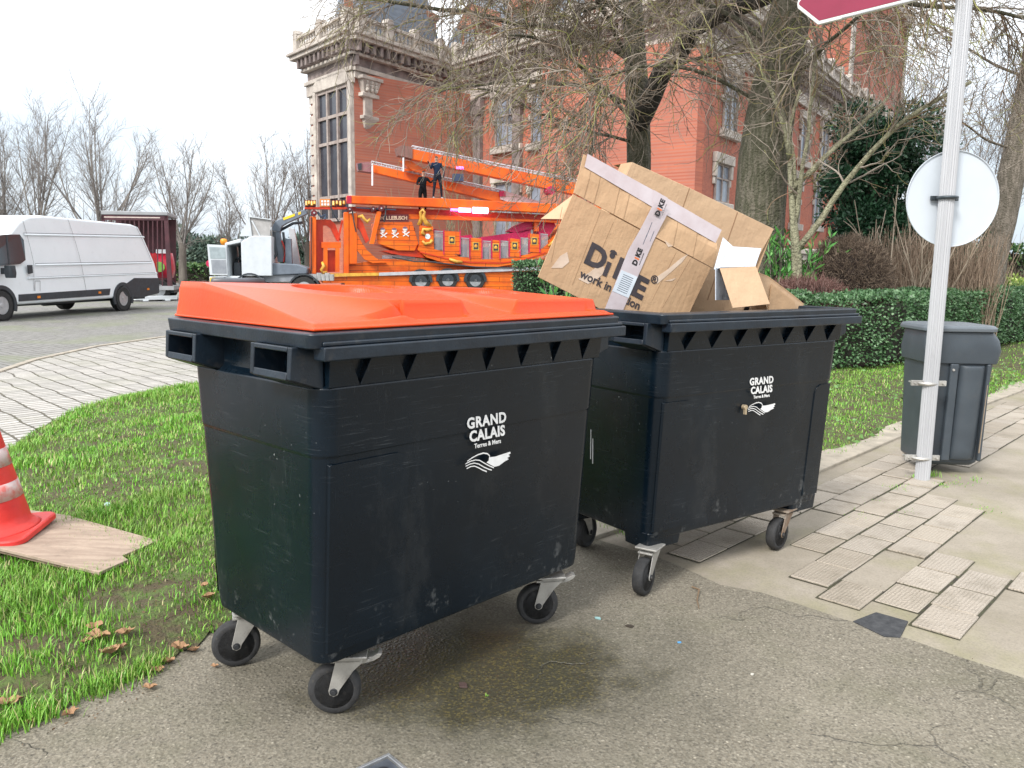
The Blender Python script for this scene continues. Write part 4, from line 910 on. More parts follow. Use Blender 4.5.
# red arrow sign
RED = M('sign_maroon', (.27,.022,.060), .35, (.23,.018,.05), 4); SW = M('sign_white', (.82,.82,.80), .4)
tip, end = atY(818, 25, 5.95), atY(958, -4, 5.22)
ax = Vector((end.x-tip.x, end.y-tip.y, 0)); La = ax.length; ya = math.atan2(ax.y, ax.x)
asg = thing('direction_sign', 'dark red arrow shaped direction sign with white edge, high on the post', 'direction sign', (tip.x, tip.y, tip.z), rz=ya)
hA = .36; P = [(0,0),(La-.02,0),(La-.02,hA),(0,hA),(-.17,hA*.5+.03),(-.175,hA*.5),(-.17,hA*.5-.03)]
m_ = MB(); m_.prism(P, -.004, .024); obj('plate', m_, SW, asg, bevel=.006)
q = lambda s: [(.01,s),(La-.02-s*.2,s),(La-.02-s*.2,hA-s),(.01,hA-s),(-.155,hA*.5+.01),(-.158,hA*.5),(-.155,hA*.5-.01)]
m_ = MB(); m_.prism(q(.026), -.0065, -.0035); obj('red_field', m_, RED, asg)
m_ = MB(); m_.box(.18,La-.1,-.009,-.004,.004,.013); m_.box(La-.14,La+.02,.024,.05,.10,.13); m_.box(La-.14,La+.02,.024,.05,.24,.27); obj('mounting_rail', m_, ALU, asg)
# litter bin clamped behind the post
GB = M('bin_grey_plastic', (.052,.066,.080), .42, (.040,.051,.063), 5, .0008, 120, det=5, dirt=.2); GB2 = M('bin_grey_lid', (.11,.13,.15), .42, (.12,.14,.16), 6, .0008, 120, dirt=.15)
lb = thing('litter_bin', 'dark grey plastic litter bin clamped to the sign post', 'litter bin', (PX0+.215, PY0+.32, -.05), rz=math.radians(-3))
def ring2(x0, x1, y0, y1, z, r): return rrect(x0+.095, x1-.01, y0, y1, z, r, 5)
m_ = MB(); m_.loft([ring2(-.20,.25,-.13,.21,.115,.05), ring2(-.225,.272,-.155,.24,.14,.055), ring2(-.235,.29,-.165,.25,.5,.06), ring2(-.245,.318,-.175,.26,.85,.06), ring2(-.255,.33,-.185,.265,.93,.07)])
obj('body', m_, GB, lb, bevel=.005)
m_ = MB(); m_.loft([ring2(-.262,.335,-.195,.27,.84,.06), ring2(-.272,.352,-.205,.28,.93,.07), ring2(-.268,.345,-.20,.28,1.00,.09), ring2(-.262,.30,-.195,.27,1.06,.09), ring2(-.25,.27,-.18,.255,1.075,.08)])
obj('hood', m_, GB, lb, bevel=.006)
m_ = MB(); m_.loft([ring2(-.288,.31,-.218,.29,1.062,.08), ring2(-.290,.315,-.222,.295,1.085,.09), ring2(-.28,.30,-.212,.285,1.10,.09), ring2(-.26,.27,-.19,.26,1.106,.08)]); obj('rim', m_, GB2, lb, bevel=.004)
m_ = MB(); pr_ = []                                             # bulging bag guard in the right of the back face
for z, g_ in ((.165,.55),(.19,.9),(.24,1),(.80,1),(.825,.9),(.83,.5)):
    xc = .135+.03*(z-.5); hw_ = .085*(.8+.2*g_); pr_.append([(xc+hw_*math.cos(a), -.165-.012*(z-.2)-.052*g_*math.sin(a), z) for a in np.linspace(PI, 0, 11)]+[(xc+hw_,-.12,z),(xc-hw_,-.12,z)])
m_.loft(pr_); obj('bag_guard', m_, GB, lb, smooth=False, bevel=.006)
for x0, x1 in ((-.145,-.12),(-.02,.035),(.225,.25)):
    m_ = MB(); m_.prism([(x0,.16),(x1,.16),(x1+.01,.84),(x0+.01,.84)], -.205, -.16); obj('rib', m_, GB, lb, bevel=.008)
m_ = MB(); m_.prism([(.226,.22),(.232,.22),(.245,.70),(.241,.70)], -.209, -.20); obj('bag_edge', m_, M('bag_edge_brown', (.30,.24,.18), .6), lb)
m_ = MB(); m_.cyl((.005,-.215,.80),(.005,-.20,.80),.008,10); obj('rivet', m_, GALV, lb)
for i, z in enumerate((.205, .72)):
    m_ = MB(); cxp, cyp = PX0-lb.location.x, PY0-lb.location.y
    m_.box(cxp-.105,cxp+.125,cyp-.006,cyp+.014,z-.018,z+.018); m_.tube([(cxp+.054*math.cos(a), cyp+.054*math.sin(a), z) for a in np.linspace(0,-PI,12)], .013, 6)
    m_.cyl((cxp+.10,cyp-.03,z),(cxp+.10,cyp+.08,z),.008,6); m_.cyl((cxp-.085,cyp-.02,z),(cxp-.085,cyp+.08,z),.006,6)
    obj('clamp', m_, GALV, lb, bevel=.0015)

# ============================================================ VEHICLES ON THE COBBLES
VW = M('van_white', (.78,.82,.85), .24, (.75,.79,.82), 2, dirt=.08); VB = M('van_black_trim', (.035,.045,.055), .5, (.025,.03,.036), 9)
GLS, _t, _p = newmat('dark_glass'); _p.inputs['Base Color'].default_value = (.02,.035,.045,1); _p.inputs['Roughness'].default_value = .08; _p.inputs['Specular IOR Level'].default_value = .8
TYR = M('tyre', (.028,.029,.03), .8, (.018,.018,.018), 20, dirt=.3); RIMM = M('wheel_rim', (.50,.52,.54), .35, (.40,.42,.44), 9, metal=.6)
AMB = M('amber_lens', (.85,.25,.02), .3); REDL = M('red_lens', (.55,.02,.02), .3); SEAM = M('panel_seam', (.16,.17,.18), .6)
def wheel(parent, x, y, R, w, name='wheel', rimc=None, side=-1, holes=8):
    """road wheel, axle along local y; side = -1 shows its outer face towards -y"""
    T = Matrix.Translation((x, y, R)) @ Matrix.Rotation(-PI/2 if side > 0 else PI/2, 4, 'X')
    m_ = MB(); m_.lathe([(R*.60,-w/2),(R*.93,-w/2),(R,-w*.36),(R,w*.36),(R*.93,w/2),(R*.60,w/2),(R*.60,-w/2)], 32, 0, T); o = obj(name, m_, TYR, parent)
    m_ = MB(); m_.lathe([(R*.62,w*.46),(R*.56,w*.47),(R*.50,w*.30),(R*.18,w*.44),(R*.14,w*.50),(0,w*.50)], 28, 0, T); m_.lathe([(R*.6,-w*.4),(0,-w*.4)], 20, 0, T); h = obj('rim', m_, rimc or RIMM, o, smooth=False)
    m_ = MB()
    for k in range(holes):
        a = 2*PI*k/holes; m_.lathe([(R*.055,w*.33),(R*.055,w*.425),(0,w*.425)], 8, 0, T @ Matrix.Translation((R*.37*math.cos(a), R*.37*math.sin(a), 0)))
    obj('rim_holes', m_, VB, o); return o
p0, p1 = at(3,320.6), at(124,310.6); VP_ = Plane((p0.x,p0.y,0), math.atan2((p1-p0).y, (p1-p0).x)); WB = (p1-p0).length
van = thing('delivery_van', 'long white high-roof delivery van parked on the cobbles at the left edge', 'van', VP_.p, VP_.a)
hr = VP_.hit(60,216.5)[1]; E_ = VP_.hit(159.6,286)[0]; SR = VP_.hit(143,221)[0]
prof = [(-.98,.34),(-1.02,.62),(-.98,.98),(-.80,1.16),(-.28,1.40),(.62,2.20),(.92,hr-.22),(1.30,hr-.06),(1.9,hr),(SR-.35,hr-.01),(SR,hr-.07),(SR+(E_-SR)*.25,hr-.40),(SR+(E_-SR)*.78,1.45),(E_,.95),(E_+.02,.46),(E_-.05,.40)]
m_ = MB(); n = len(prof)
def vring(y, inset, prof=prof):
    cx, cz = sum(p[0] for p in prof)/n, sum(p[1] for p in prof)/n
    return [(x+(cx-x)*inset*.45, y + (.16*max(0,(z-1.3)/(hr-1.3))**1.5 if y < 1 else -.16*max(0,(z-1.3)/(hr-1.3))**1.5), z+(cz-z)*inset) for x, z in prof]
m_.loft([vring(.0,.045), vring(.035,.01), vring(.12,.0), vring(1.92,.0), vring(2.01,.01), vring(2.05,.045)]); m_.f = [tuple(f) for f in m_.f]
obj('body', m_, VW, van, bevel=.02)
def sid(pts, y0, y1, mat, name, par=van, **k):
    m_ = MB(); m_.prism(pts, y0, y1); return obj(name, m_, mat, par, **k)
yb = lambda z: .16*max(0,(z-1.3)/(hr-1.3))**1.5
def vpanel(pts, mat, name, out=.006, par=van):
    """thin panel following the van's flank"""
    m_ = MB(); k = len(pts); v = [(x, yb(z)-out, z) for x, z in pts]+[(x, yb(z)+.03, z) for x, z in pts]
    m_.add(v, [tuple(range(k)), tuple(range(2*k-1,k-1,-1))]+[(i,i+k,(i+1)%k+k,(i+1)%k) for i in range(k)]); return obj(name, m_, mat, par)
H_ = VP_.hit
vpanel([H_(*q) for q in ((18.5,301.5),(18.5,294.5),(110,288.5),(109,295))], VB, 'side_moulding', .02)
vpanel([H_(*q) for q in ((126,296),(120,288),(134,278),(158.5,278),(158.8,293),(140,298))], VB, 'rear_quarter_trim', .018)
for q in ((38,297),(99,292.5),(147.5,289)):
    s, z = H_(*q); sid([(s-.055,z-.03),(s+.055,z-.03),(s+.055,z+.03),(s-.055,z+.03)], -.032, -.015, AMB, 'side_marker_light')
dr = vpanel([H_(*q) for q in ((-30,249),(-20,238),(8,234.5),(22,234.5),(25.5,240),(25.5,260),(20,264),(-28,268))], GLS, 'side_window', .012)
vpanel([H_(*q) for q in ((8,235),(9.5,235),(9.5,264.5),(8,264.5))], VB, 'window_post', .018)
sid([H_(*q) for q in ((27,265),(31.5,265),(32,273),(28,274))], -.03, .0, VB, 'door_handle')
m_ = MB()
for a, b in (((27,218),(33.5,262)),((33.5,262),(34,291)),((73,219),(86,290)),((26,233),(146,235.5)),((35,263.5),(151,261.5)),((28,277.5),(155,272.5)),((139,222),(152,262)),((19,236),(-40,240)),((35,281),(40,281)),((35,281),(35,291)),((40,281),(40,291))):
    (s0,z0),(s1,z1) = H_(*a), H_(*b); d = Vector((s1-s0, z1-z0)).normalized()*.006; k = 6
    for i in range(k):
        xa, za = s0+(s1-s0)*i/k, z0+(z1-z0)*i/k; xb_, zb_ = s0+(s1-s0)*(i+1)/k, z0+(z1-z0)*(i+1)/k
        m_.add([(xa-d.y,yb(za)-.004,za+d.x),(xa+d.y,yb(za)-.004,za-d.x),(xb_+d.y,yb(zb_)-.004,zb_-d.x),(xb_-d.y,yb(zb_)-.004,zb_+d.x)], [(0,1,2,3)])
obj('panel_seams', m_, SEAM, van)
m_ = MB()
for ya, yb2 in (((28,278),(157,273)),((36,264.8),(152,262.6)),((27,234.4),(147,236.9))):
    (s0,z0),(s1,z1) = H_(*ya), H_(*yb2); m_.add([(s0,yb(z0)-.001,z0-.03),(s1,yb(z1)-.001,z1-.03),(s1,yb(z1)-.016,z1-.008),(s0,yb(z0)-.016,z0-.008),(s1,yb(z1)+.002,z1+.02),(s0,yb(z0)+.002,z0+.02)], [(0,1,2,3),(3,2,4,5)])
obj('pressed_ridge', m_, VW, van)
for xw in (0., WB):
    m_ = MB(); k = 18; Ro, Ri, zc = .50, .40, .36; a_ = np.linspace(-.35, PI+.35, k)
    o_ = [(xw+Ro*math.cos(a), zc+Ro*math.sin(a)) for a in a_]+[(xw+Ri*math.cos(a), zc+Ri*math.sin(a)) for a in a_[::-1]]
    o_ = [(x, max(z,.20)) for x, z in o_]; m_.prism(o_, -.022, .03); obj('wheel_arch', m_, VB, van, bevel=.006)
    m_ = MB(); m_.prism([(xw+.41*math.cos(a), zc+.41*math.sin(a)) for a in np.linspace(0,2*PI,25)[:-1]], -.004, .05); obj('arch_shade_disc', m_, M('arch_shade_black', (.01,.01,.011), .9), van)  # black disc proud of the flank, painting the shade of a wheel recess
    wheel(van, xw, .10, .365, .24); wheel(van, xw, 1.93, .365, .24, side=1)
m_ = MB(); m_.box(-.6, E_-.3, .35, 1.7, .30, .42); m_.cyl((WB-1.9,1.2,.33),(WB-.7,1.2,.33),.13,12); obj('underbody', m_, VB, van)
m_ = MB(); s, z = H_(4,272); m_.loft([rrect(s-.14,s+.04,-.30,-.12,z-.14,.04,3), rrect(s-.16,s+.05,-.32,-.11,z-.02,.05,3), rrect(s-.15,s+.04,-.30,-.12,z+.16,.04,3)]); m_.box(s-.05,s+.03,-.14,.05,z-.05,z+.10); obj('wing_mirror', m_, VB, van, bevel=.01)
m_ = MB(); m_.box(E_+.0, E_+.03,.08,.22,1.0,1.75); m_.box(E_,E_+.03,1.83,1.97,1.0,1.75); obj('tail_light', m_, REDL, van)
sid([(-1.0,.70),(-.86,1.02),(-.45,1.16),(-.55,.86)], -.006, .12, M('headlight_glass', (.55,.58,.6), .15), 'headlight')

# ---- maroon barred wagon behind the van
gP = Plane(atY(136,286,31), math.radians(14)); gP.p.z = 0
MAR = M('maroon_paint', (.085,.024,.032), .5, (.05,.016,.022), 3, dirt=.2); GRY = M('grey_roof', (.33,.34,.35), .5, (.27,.28,.29), 3)
cg = thing('fairground_wagon', 'tall maroon wagon with a barred open side behind the white van', 'wagon', gP.p, gP.a); G = gP.hit
def gpoly(pl, root, pts, y0, y1, mat, name, **k):
    m_ = MB(); m_.prism([pl.hit(*q) for q in pts], y0, y1); return obj(name, m_, mat, root, **k)
gpoly(gP, cg, ((101,210.5),(167.5,212),(167.5,215.5),(101,214.5)), -.03, 2.4, GRY, 'roof', bevel=.02)
gpoly(gP, cg, ((102,214.6),(167,215.6),(167.4,220.5),(102,220)), .0, .06, MAR, 'header_board')
gpoly(gP, cg, ((163.6,215.6),(167.6,215.6),(172.2,287),(167.5,287)), .0, .12, MAR, 'corner_post', bevel=.01)
gpoly(gP, cg, ((101.5,215),(105,215),(105,287),(101.5,287)), .0, .12, MAR, 'corner_post', bevel=.01)
gpoly(gP, cg, ((102,286),(174,286),(174,290),(102,290)), -.05, 2.4, GRY, 'floor')
gpoly(gP, cg, ((102,215),(166,216),(166,286),(102,286)), 2.34, 2.40, MAR, 'back_wall')
for i in range(13):
    x = 106 + i*4.6; gpoly(gP, cg, ((x,220),(x+1.1,220),(x+1.6,286),(x+.5,286)), .02, .05, MAR, 'bar')
gpoly(gP, cg, ((152,249),(163,249),(163,253),(152,253)), .8, .84, VW, 'inner_panel')
gpoly(gP, cg, ((104,216.4),(160,217.2),(160,218.3),(104,217.6)), -.006, .0, M('cream_trim', (.6,.5,.45), .6), 'header_trim')
gpoly(gP, cg, ((150,290),(173,290),(173,293),(150,294)), .3, 1.9, VB, 'chassis'); 
for xx in (118, 158): wheel(cg, G(xx,290)[0], .3, .40, .25); wheel(cg, G(xx,290)[0], 2.1, .40, .25, side=1)
rb = gP.world(G(158,270)[0], 1.0, G(158,276)[1]); ko = thing('ride_car', 'red and green fairground car inside the barred wagon', 'fairground ride car', (rb.x, rb.y, rb.z), gP.a)
m_ = MB(); m_.loft([rrect(-.75,.35,-.3,.5,-.08,.15,4), rrect(-.85,.42,-.4,.6,.25,.2,4), rrect(-.8,.4,-.35,.55,.6,.2,4), rrect(-.45,.35,0,.5,.9,.12,4)]); obj('shell', m_, M('ride_red', (.55,.02,.05), .35), ko, smooth=True)
m_ = MB(); m_.lathe([(0,-.02),(.2,-.02),(.2,.02),(0,.02)], 20, 0, Matrix.Translation((-.05,-.42,.35)) @ Matrix.Rotation(PI/2,4,'X')); obj('side_disc', m_, M('ride_green', (.25,.55,.10), .4), ko)
w_ = at(150,302); lb2 = MB(); a, b = at(134,301.5), at(176,300.5); lb2.box(0, (b-a).length, -.12, .12, .05, .20); lb2.box(.3,.5,-.15,.15,0,.05); lb2.box((b-a).length-.5,(b-a).length-.3,-.15,.15,0,.05)
tag(obj('white_beam', lb2, VW, loc=(a.x,a.y,0), rot=(0,0,math.atan2((b-a).y,(b-a).x)), bevel=.01), 'long low white beam on blocks on the cobbles behind the van', 'beam')

# ---- white crane lorry with its door open
tP = Plane(atY(250,275,31.5), math.radians(9)); tP.p.z = 0; T_ = tP.hit
LG = M('lorry_grey', (.30,.32,.35), .5, (.22,.24,.27), 4, dirt=.2); CG = M('crane_grey', (.155,.185,.225), .45, (.12,.145,.18), 4, dirt=.15); YEL = M('warning_yellow', (.85,.58,.03), .5)
TW = M('lorry_white', (.58,.62,.65), .4, (.52,.56,.59), 3, dirt=.12)
tr = thing('crane_lorry', 'white lorry cab with open door and grey folding crane, beyond the orange lid', 'lorry', tP.p, tP.a)
tp_ = lambda pts, y0, y1, mat, name, **k: gpoly(tP, tr, pts, y0, y1, mat, name, **k)
tp_(((240.8,242),(251,235.8),(271.5,236),(272,276),(241.8,276)), .0, 2.3, TW, 'cab', bevel=.03)
tp_(((225,243),(240.6,238.5),(241,242.5),(226.5,245.5)), .0, 2.3, TW, 'cab_roof', bevel=.02)
tp_(((226,276),(242,276),(242,281),(224,281)), .0, 2.3, TW, 'step_panel', bevel=.02)
tp_(((224.8,243.5),(227,243.5),(229.5,276),(227,276)), .0, 2.3, TW, 'front_frame')
tp_(((228,245),(240.7,242.5),(241.7,276),(229.6,276)), 2.2, 2.25, VB, 'far_door_trim')
tp_(((229,246),(240,244.5),(240.4,259),(229.6,259)), 2.14, 2.19, M('pale_glass', (.38,.48,.50), .2), 'far_window')
tp_(((231,262),(238,262),(239.5,276),(231,276)), .5, 1.1, VB, 'driver_seat', bevel=.05)
m_ = MB(); s, z = T_(235,257.5); m_.tube([(s+.22*math.cos(a)*.5, .75+.22*math.sin(a), z+.09*math.cos(a)) for a in np.linspace(0,2*PI,20)], .018, 6); m_.cyl((s-.1,.75,z-.5),(s,.75,z),.025,8); obj('steering_wheel', m_, VB, tr)
d_ = tp_(((207.6,244.4),(226.8,245.4),(228.2,275.3),(210.3,275)), -.10, -.04, TW, 'open_door', bevel=.01)
m_ = MB(); m_.prism([T_(*q) for q in ((209.8,247),(225.6,247.6),(226.4,258.8),(211.2,258.8))], -.112, -.028); obj('door_glass', m_, M('door_glass', (.34,.40,.42), .12), d_)
m_ = MB(); m_.prism([T_(*q) for q in ((211.6,260),(226.4,260),(227.2,273.6),(213,273.4))], -.112, -.09); obj('door_lining', m_, LG, d_)
tp_(((239.4,236.2),(249.5,217.2),(252,236.2)), .0, .06, TW, 'deflector_cheek'); tp_(((249.5,217.2),(271,219.7),(269.4,236.2),(252,236.2)), .06, .12, M('deflector_inside', (.42,.41,.40), .6), 'roof_deflector')
tp_(((249,217),(249.9,216.5),(271.4,219),(271,220)), -.02, .9, TW, 'deflector_lip')
tp_(((251,220.5),(252.4,220.5),(261.6,238),(260.2,238)), .02, .055, TW, 'deflector_strut')
tp_(((282,224.5),(289,226.5),(296.5,270),(288,270)), 1.9, 2.1, TW, 'rear_fairing', bevel=.02)
m_ = MB(); s, z = T_(222.3,243.5); m_.lathe([(.10,0),(.10,.06),(.13,.08),(.13,.20),(.09,.25),(0,.26)], 16, 0, Matrix.Translation((s,.3,z-.06))); obj('beacon', m_, M('beacon_amber', (.85,.32,.02), .25), tr, smooth=True)
m_ = MB(); s, z = T_(207,263.5); m_.lathe([(0,-.02),(.14,-.02),(.14,.02),(0,.02)], 16, 0, Matrix.Translation((s,.5,z)) @ Matrix.Rotation(PI/2,4,'X')); obj('marker_disc', m_, M('marker_red', (.6,.02,.10), .4), tr)
tp_(((209,276.5),(224,276.5),(224,286),(210,286)), .0, 2.3, TW, 'bumper', bevel=.03)
tp_(((210,277.6),(215,277.6),(215,281.5),(210,281.5)), -.02, .0, YEL, 'badge')
tp_(((268.8,229.5),(269,225),(272.4,219.4),(303,207.4),(305.6,212),(284,222),(279,225),(277,231)), .9, 1.25, CG, 'crane_boom', bevel=.02)
tp_(((268.4,230.5),(276.6,230.5),(282,262),(274.8,262)), .92, 1.22, CG, 'crane_column', bevel=.02)
tp_(((280,216.5),(292,212.0),(292.3,214.6),(280.8,218.9)), .885, .9, YEL, 'warning_stripe'); tp_(((295.6,211),(298.5,209.8),(298.5,212.6),(296,213.6)), .885, .9, YEL, 'warning_plate')
m_ = MB(); f = lambda px, py, y: (T_(px,py)[0], y, T_(px,py)[1])
m_.tube([f(280,231,1.0), f(283,262,1.0)], .05, 8); m_.tube([f(277,229,1.05), f(290,222,1.05), f(300,221,1.05)], .055, 8); obj('hydraulic_ram', m_, VB, tr, smooth=True)
m_ = MB(); m_.tube([f(279,240,.85), f(283,250,.85), f(281,262,.85)], .035, 6); obj('red_hose', m_, M('hose_red', (.55,.05,.04), .5), tr)
m_ = MB(); m_.tube([f(271,231,.8), f(272,245,.8), f(274,254,.75), f(268,262,.7), f(262,267,.7), f(260,276,.7)], .06, 7); obj('black_hose', m_, VB, tr, smooth=True)
tp_(((283,238),(289,238),(290,264),(283,264)), .7, 1.0, CG, 'outer_ram', bevel=.02)
tp_(((261,266),(272,263),(296,264),(307,268),(306,274),(262,276)), .2, 2.1, CG, 'crane_base', bevel=.04)
tp_(((240,277),(312,274),(312,281),(240,283)), .3, 2.0, LG, 'chassis')
for cx_ in (250, 304):
    m_ = MB(); s, z = T_(cx_,281); k = 14; o_ = [(s+.62*math.cos(a), .5+.62*math.sin(a)) for a in np.linspace(.1,PI-.1,k)]+[(s+.56*math.cos(a), .5+.56*math.sin(a)) for a in np.linspace(PI-.1,.1,k)]; m_.prism(o_, -.02, .5); obj('mudguard', m_, VB, tr)
for cx_ in (250, 304): wheel(tr, T_(cx_,281)[0], .16, .50, .32); wheel(tr, T_(cx_,281)[0], 2.1, .50, .32, side=1)
m_ = MB(); s, z = T_(322,276)
for i in range(5): m_.loft([rrect(s-.35+.16*i,s-.20+.16*i,.1,.5,.85,.04,2), rrect(s-.38+.16*i,s-.19+.16*i,.08,.52,1.1+.05*(i%2),.05,2)])
obj('tarpaulin', m_, M('grey_tarp', (.42,.42,.42), .8, (.30,.30,.30), 6), tr)

# ---- orange fairground ride folded on its trailer
rP = Plane(atY(347,280,33), math.radians(16)); rP.p.z = 0; R_ = rP.hit
def mat_or(name, c, c2):
    m, t, p = newmat(name); tcn = N(t, 'ShaderNodeTexCoord').outputs['Object']
    col = ramp(t, noise(t, .9, 4, .6, tcn, (1,1,6)), [(.35, c2), (.65, c)])
    b = N(t, 'ShaderNodeTexBrick'); mpn = N(t, 'ShaderNodeMapping'); mpn.inputs['Rotation'].default_value = (PI/2,0,0); t.links.new(tcn, mpn.inputs[0]); t.links.new(mpn.outputs[0], b.inputs[0])
    b.inputs['Scale'].default_value = 1; b.inputs['Brick Width'].default_value = 1.3; b.inputs['Row Height'].default_value = .21; b.inputs['Mortar Size'].default_value = .014
    col = mixc(t, b.outputs['Fac'], col, (.30,.05,.005)); col = mixc(t, fr(t, noise(t, 1.7, 7, .7, tcn, (1,1,.5)), .52, .72, 0, .55), col, (.22,.06,.02)); t.links.new(col, p.inputs['Base Color']); p.inputs['Roughness'].default_value = .38; return m
OR = mat_or('painted_planks', (.80,.165,.006), (.62,.09,.005)); ORP = M('orange_paint', (.80,.15,.006), .35, (.62,.08,.005), 1.1, det=7, dirt=.35); ORD = M('red_orange_paint', (.62,.05,.01), .4, (.45,.03,.01), 2); DR = M('dark_red', (.14,.012,.018), .5, (.07,.01,.012), 3); MAG = M('magenta_seat', (.55,.015,.10), .45, (.40,.01,.07), 14)
GOLD = M('gold_paint', (.72,.42,.06), .4, (.5,.25,.04), 5); SIL = M('silver_rail', (.62,.63,.66), .35, (.5,.5,.53), 3, metal=.4); RAILG = M('railing_grey', (.38,.38,.40), .5)
rd = thing('fairground_ride', 'orange pirate boat ride folded on its long trailer in front of the brick building', 'fairground ride', rP.p, rP.a)
rp_ = lambda pts, y0, y1, mat, name, par=None, **k: gpoly(rP, par or rd, pts, y0, y1, mat, name, **k)
def rect(x0, x1, y0, y1): return ((x0,y0),(x1,y0),(x1,y1),(x0,y1))
# trailer
rp_(((323,277.5),(440,273.5),(640,266),(640,292),(500,292),(345,292),(345,283),(323,283)), .1, 2.4, OR, 'trailer_skirt')
rp_(((323,273.6),(379,272.6),(379,275.6),(323,277)), -.02, .09, GOLD, 'bed_rail')
rp_(((379,272.6),(440,270.6),(640,263),(640,266),(440,273.8),(379,275.8)), -.02, .09, SIL, 'bed_rail')
for q in ((421,281),(448,280),(475.5,280.5)):
    s, z = R_(*q); o = wheel(rd, s, .16, .42, .28); o.location.z = z-.42
    m_ = MB(); o_ = [(s+.50*math.cos(a), z+.50*math.sin(a)) for a in np.linspace(-.1,PI+.1,16)]; m_.prism(o_, .02, .105); obj('wheel_arch', m_, VB, rd)
for q in ((421,281),(448,280),(475.5,280.5)):
    s, z = R_(*q); o = wheel(rd, s, 2.3, .42, .28, side=1); o.location.z = z-.42
rp_(((349,264.3),(386,259),(440,261.5),(500,261),(600,256),(600,266),(440,272),(349,273.5)), .3, 2.2, OR, 'bed')
# lifting frame at the left
rp_(rect(310,316.3,216.5,274), .0, .3, ORP, 'upright', bevel=.02); rp_(rect(316.3,323.4,219,273.6), .3, .6, ORD, 'upright')
rp_(((323,219),(331,219),(336,224),(341.5,240),(337.5,241),(331,228),(327,225),(323,225)), .35, .6, ORD, 'curved_brace')
rp_(((342,219),(343.5,221),(339,242),(337.5,240)), .2, .4, ORD, 'brace')
rp_(rect(321.5,341,242,248), .05, .3, ORP, 'cross_beam', bevel=.01)
for x in (323.6, 335.6): rp_(rect(x,x+4,248,272), .05, .3, ORP, 'inner_post')
rp_(rect(327.6,335.6,250,272), .32, .36, ORD, 'inner_panel')
rp_(rect(343.8,349,212,274), .0, .5, ORP, 'upright', bevel=.02); rp_(rect(349.4,357.2,213,264), .02, .5, ORP, 'upright', bevel=.02)
rp_(((357,233),(361,241),(367,250),(376,258),(387,262.6),(373,263),(365,259.5),(357,250)), .05, .4, OR, 'curved_brace'); rp_(((357,214),(363,222),(369.5,240),(366,243),(361,232),(357,226)), .1, .4, ORD, 'curved_brace')
rp_(((376.6,211.5),(381.6,211.5),(374,244),(369.4,244)), -.05, .1, ORP, 'prop', bevel=.01)
# main beams
bm = rp_(((346.5,195.8),(440,198.8),(554,204),(610,206.8),(610,216),(546,213),(440,207.6),(346.5,203.4)), -.15, .35, ORP, 'main_beam', bevel=.02)
rp_(((352,206),(440,209.2),(610,217),(610,226),(548,221.5),(440,218.8),(352,210)), .35, .8, ORD, 'lower_beam'); rp_(((409,213.8),(440,215),(600,222.5),(600,226),(546,221.8),(409,218.8)), .15, .36, ORP, 'lower_beam', bevel=.01)
rp_(rect(346.6,351,196.2,203.6), -.18, .0, M('beam_end_red', (.5,.01,.05), .5), 'beam_end')
rp_(rect(304.8,347,207,209), .0, .5, ORD, 'end_beam')
for x0, x1, mt, nm in ((305,316,GOLD,'winch'),(332,345.5,GOLD,'winch')):
    w_ = rp_(rect(x0,x1,200,206.6), .0, .4, DR, nm, bevel=.01)
    m_ = MB()
    for i in range(4):
        s, z = R_(x0+1.5+(x1-x0-3)*i/3, 203.3); m_.cyl((s,-.05,z-.09+.05*(i%2)),(s,.02,z+.08),.05,8)
    obj('winch_drum', m_, mt, w_)
ln = rp_(rect(320,330,199,206.6), -.02, .4, M('lantern_orange', (.75,.25,.06), .4), 'lantern_box'); m_ = MB()
for i in range(3):
    s0, z0 = R_(321.2+3*i, 200.3); s1, z1 = R_(323.2+3*i, 205.5); m_.box(s0,s1,-.035,-.02,z1,(z0+z1)/2-.02); m_.box(s0,s1,-.035,-.02,(z0+z1)/2+.02,z0)
obj('lantern_panes', m_, VW, ln)
for q, r in (((349.5,209.5),.11),((381,208.5),.12),((373,209),.10),((314,213),.12)):
    s, z = R_(*q); m_ = MB(); m_.cyl((s,-.12,z),(s,.3,z),r,16); m_.cyl((s,-.16,z),(s,-.12,z),r*.3,8,1); obj('pulley', m_, [DR, SIL], rd)
m_ = MB(); f = lambda px, py, y: (R_(px,py)[0], y, R_(px,py)[1])
m_.tube([f(318,212,.2), f(321,217,.1), f(326,214,.15), f(325,219,.1)], .05, 6); m_.tube([f(356,207.6,.0), f(372,208.6,.0), f(396,209.8,.0)], .03, 6); obj('cable', m_, M('cable_blue', (.06,.10,.16), .5), rd)
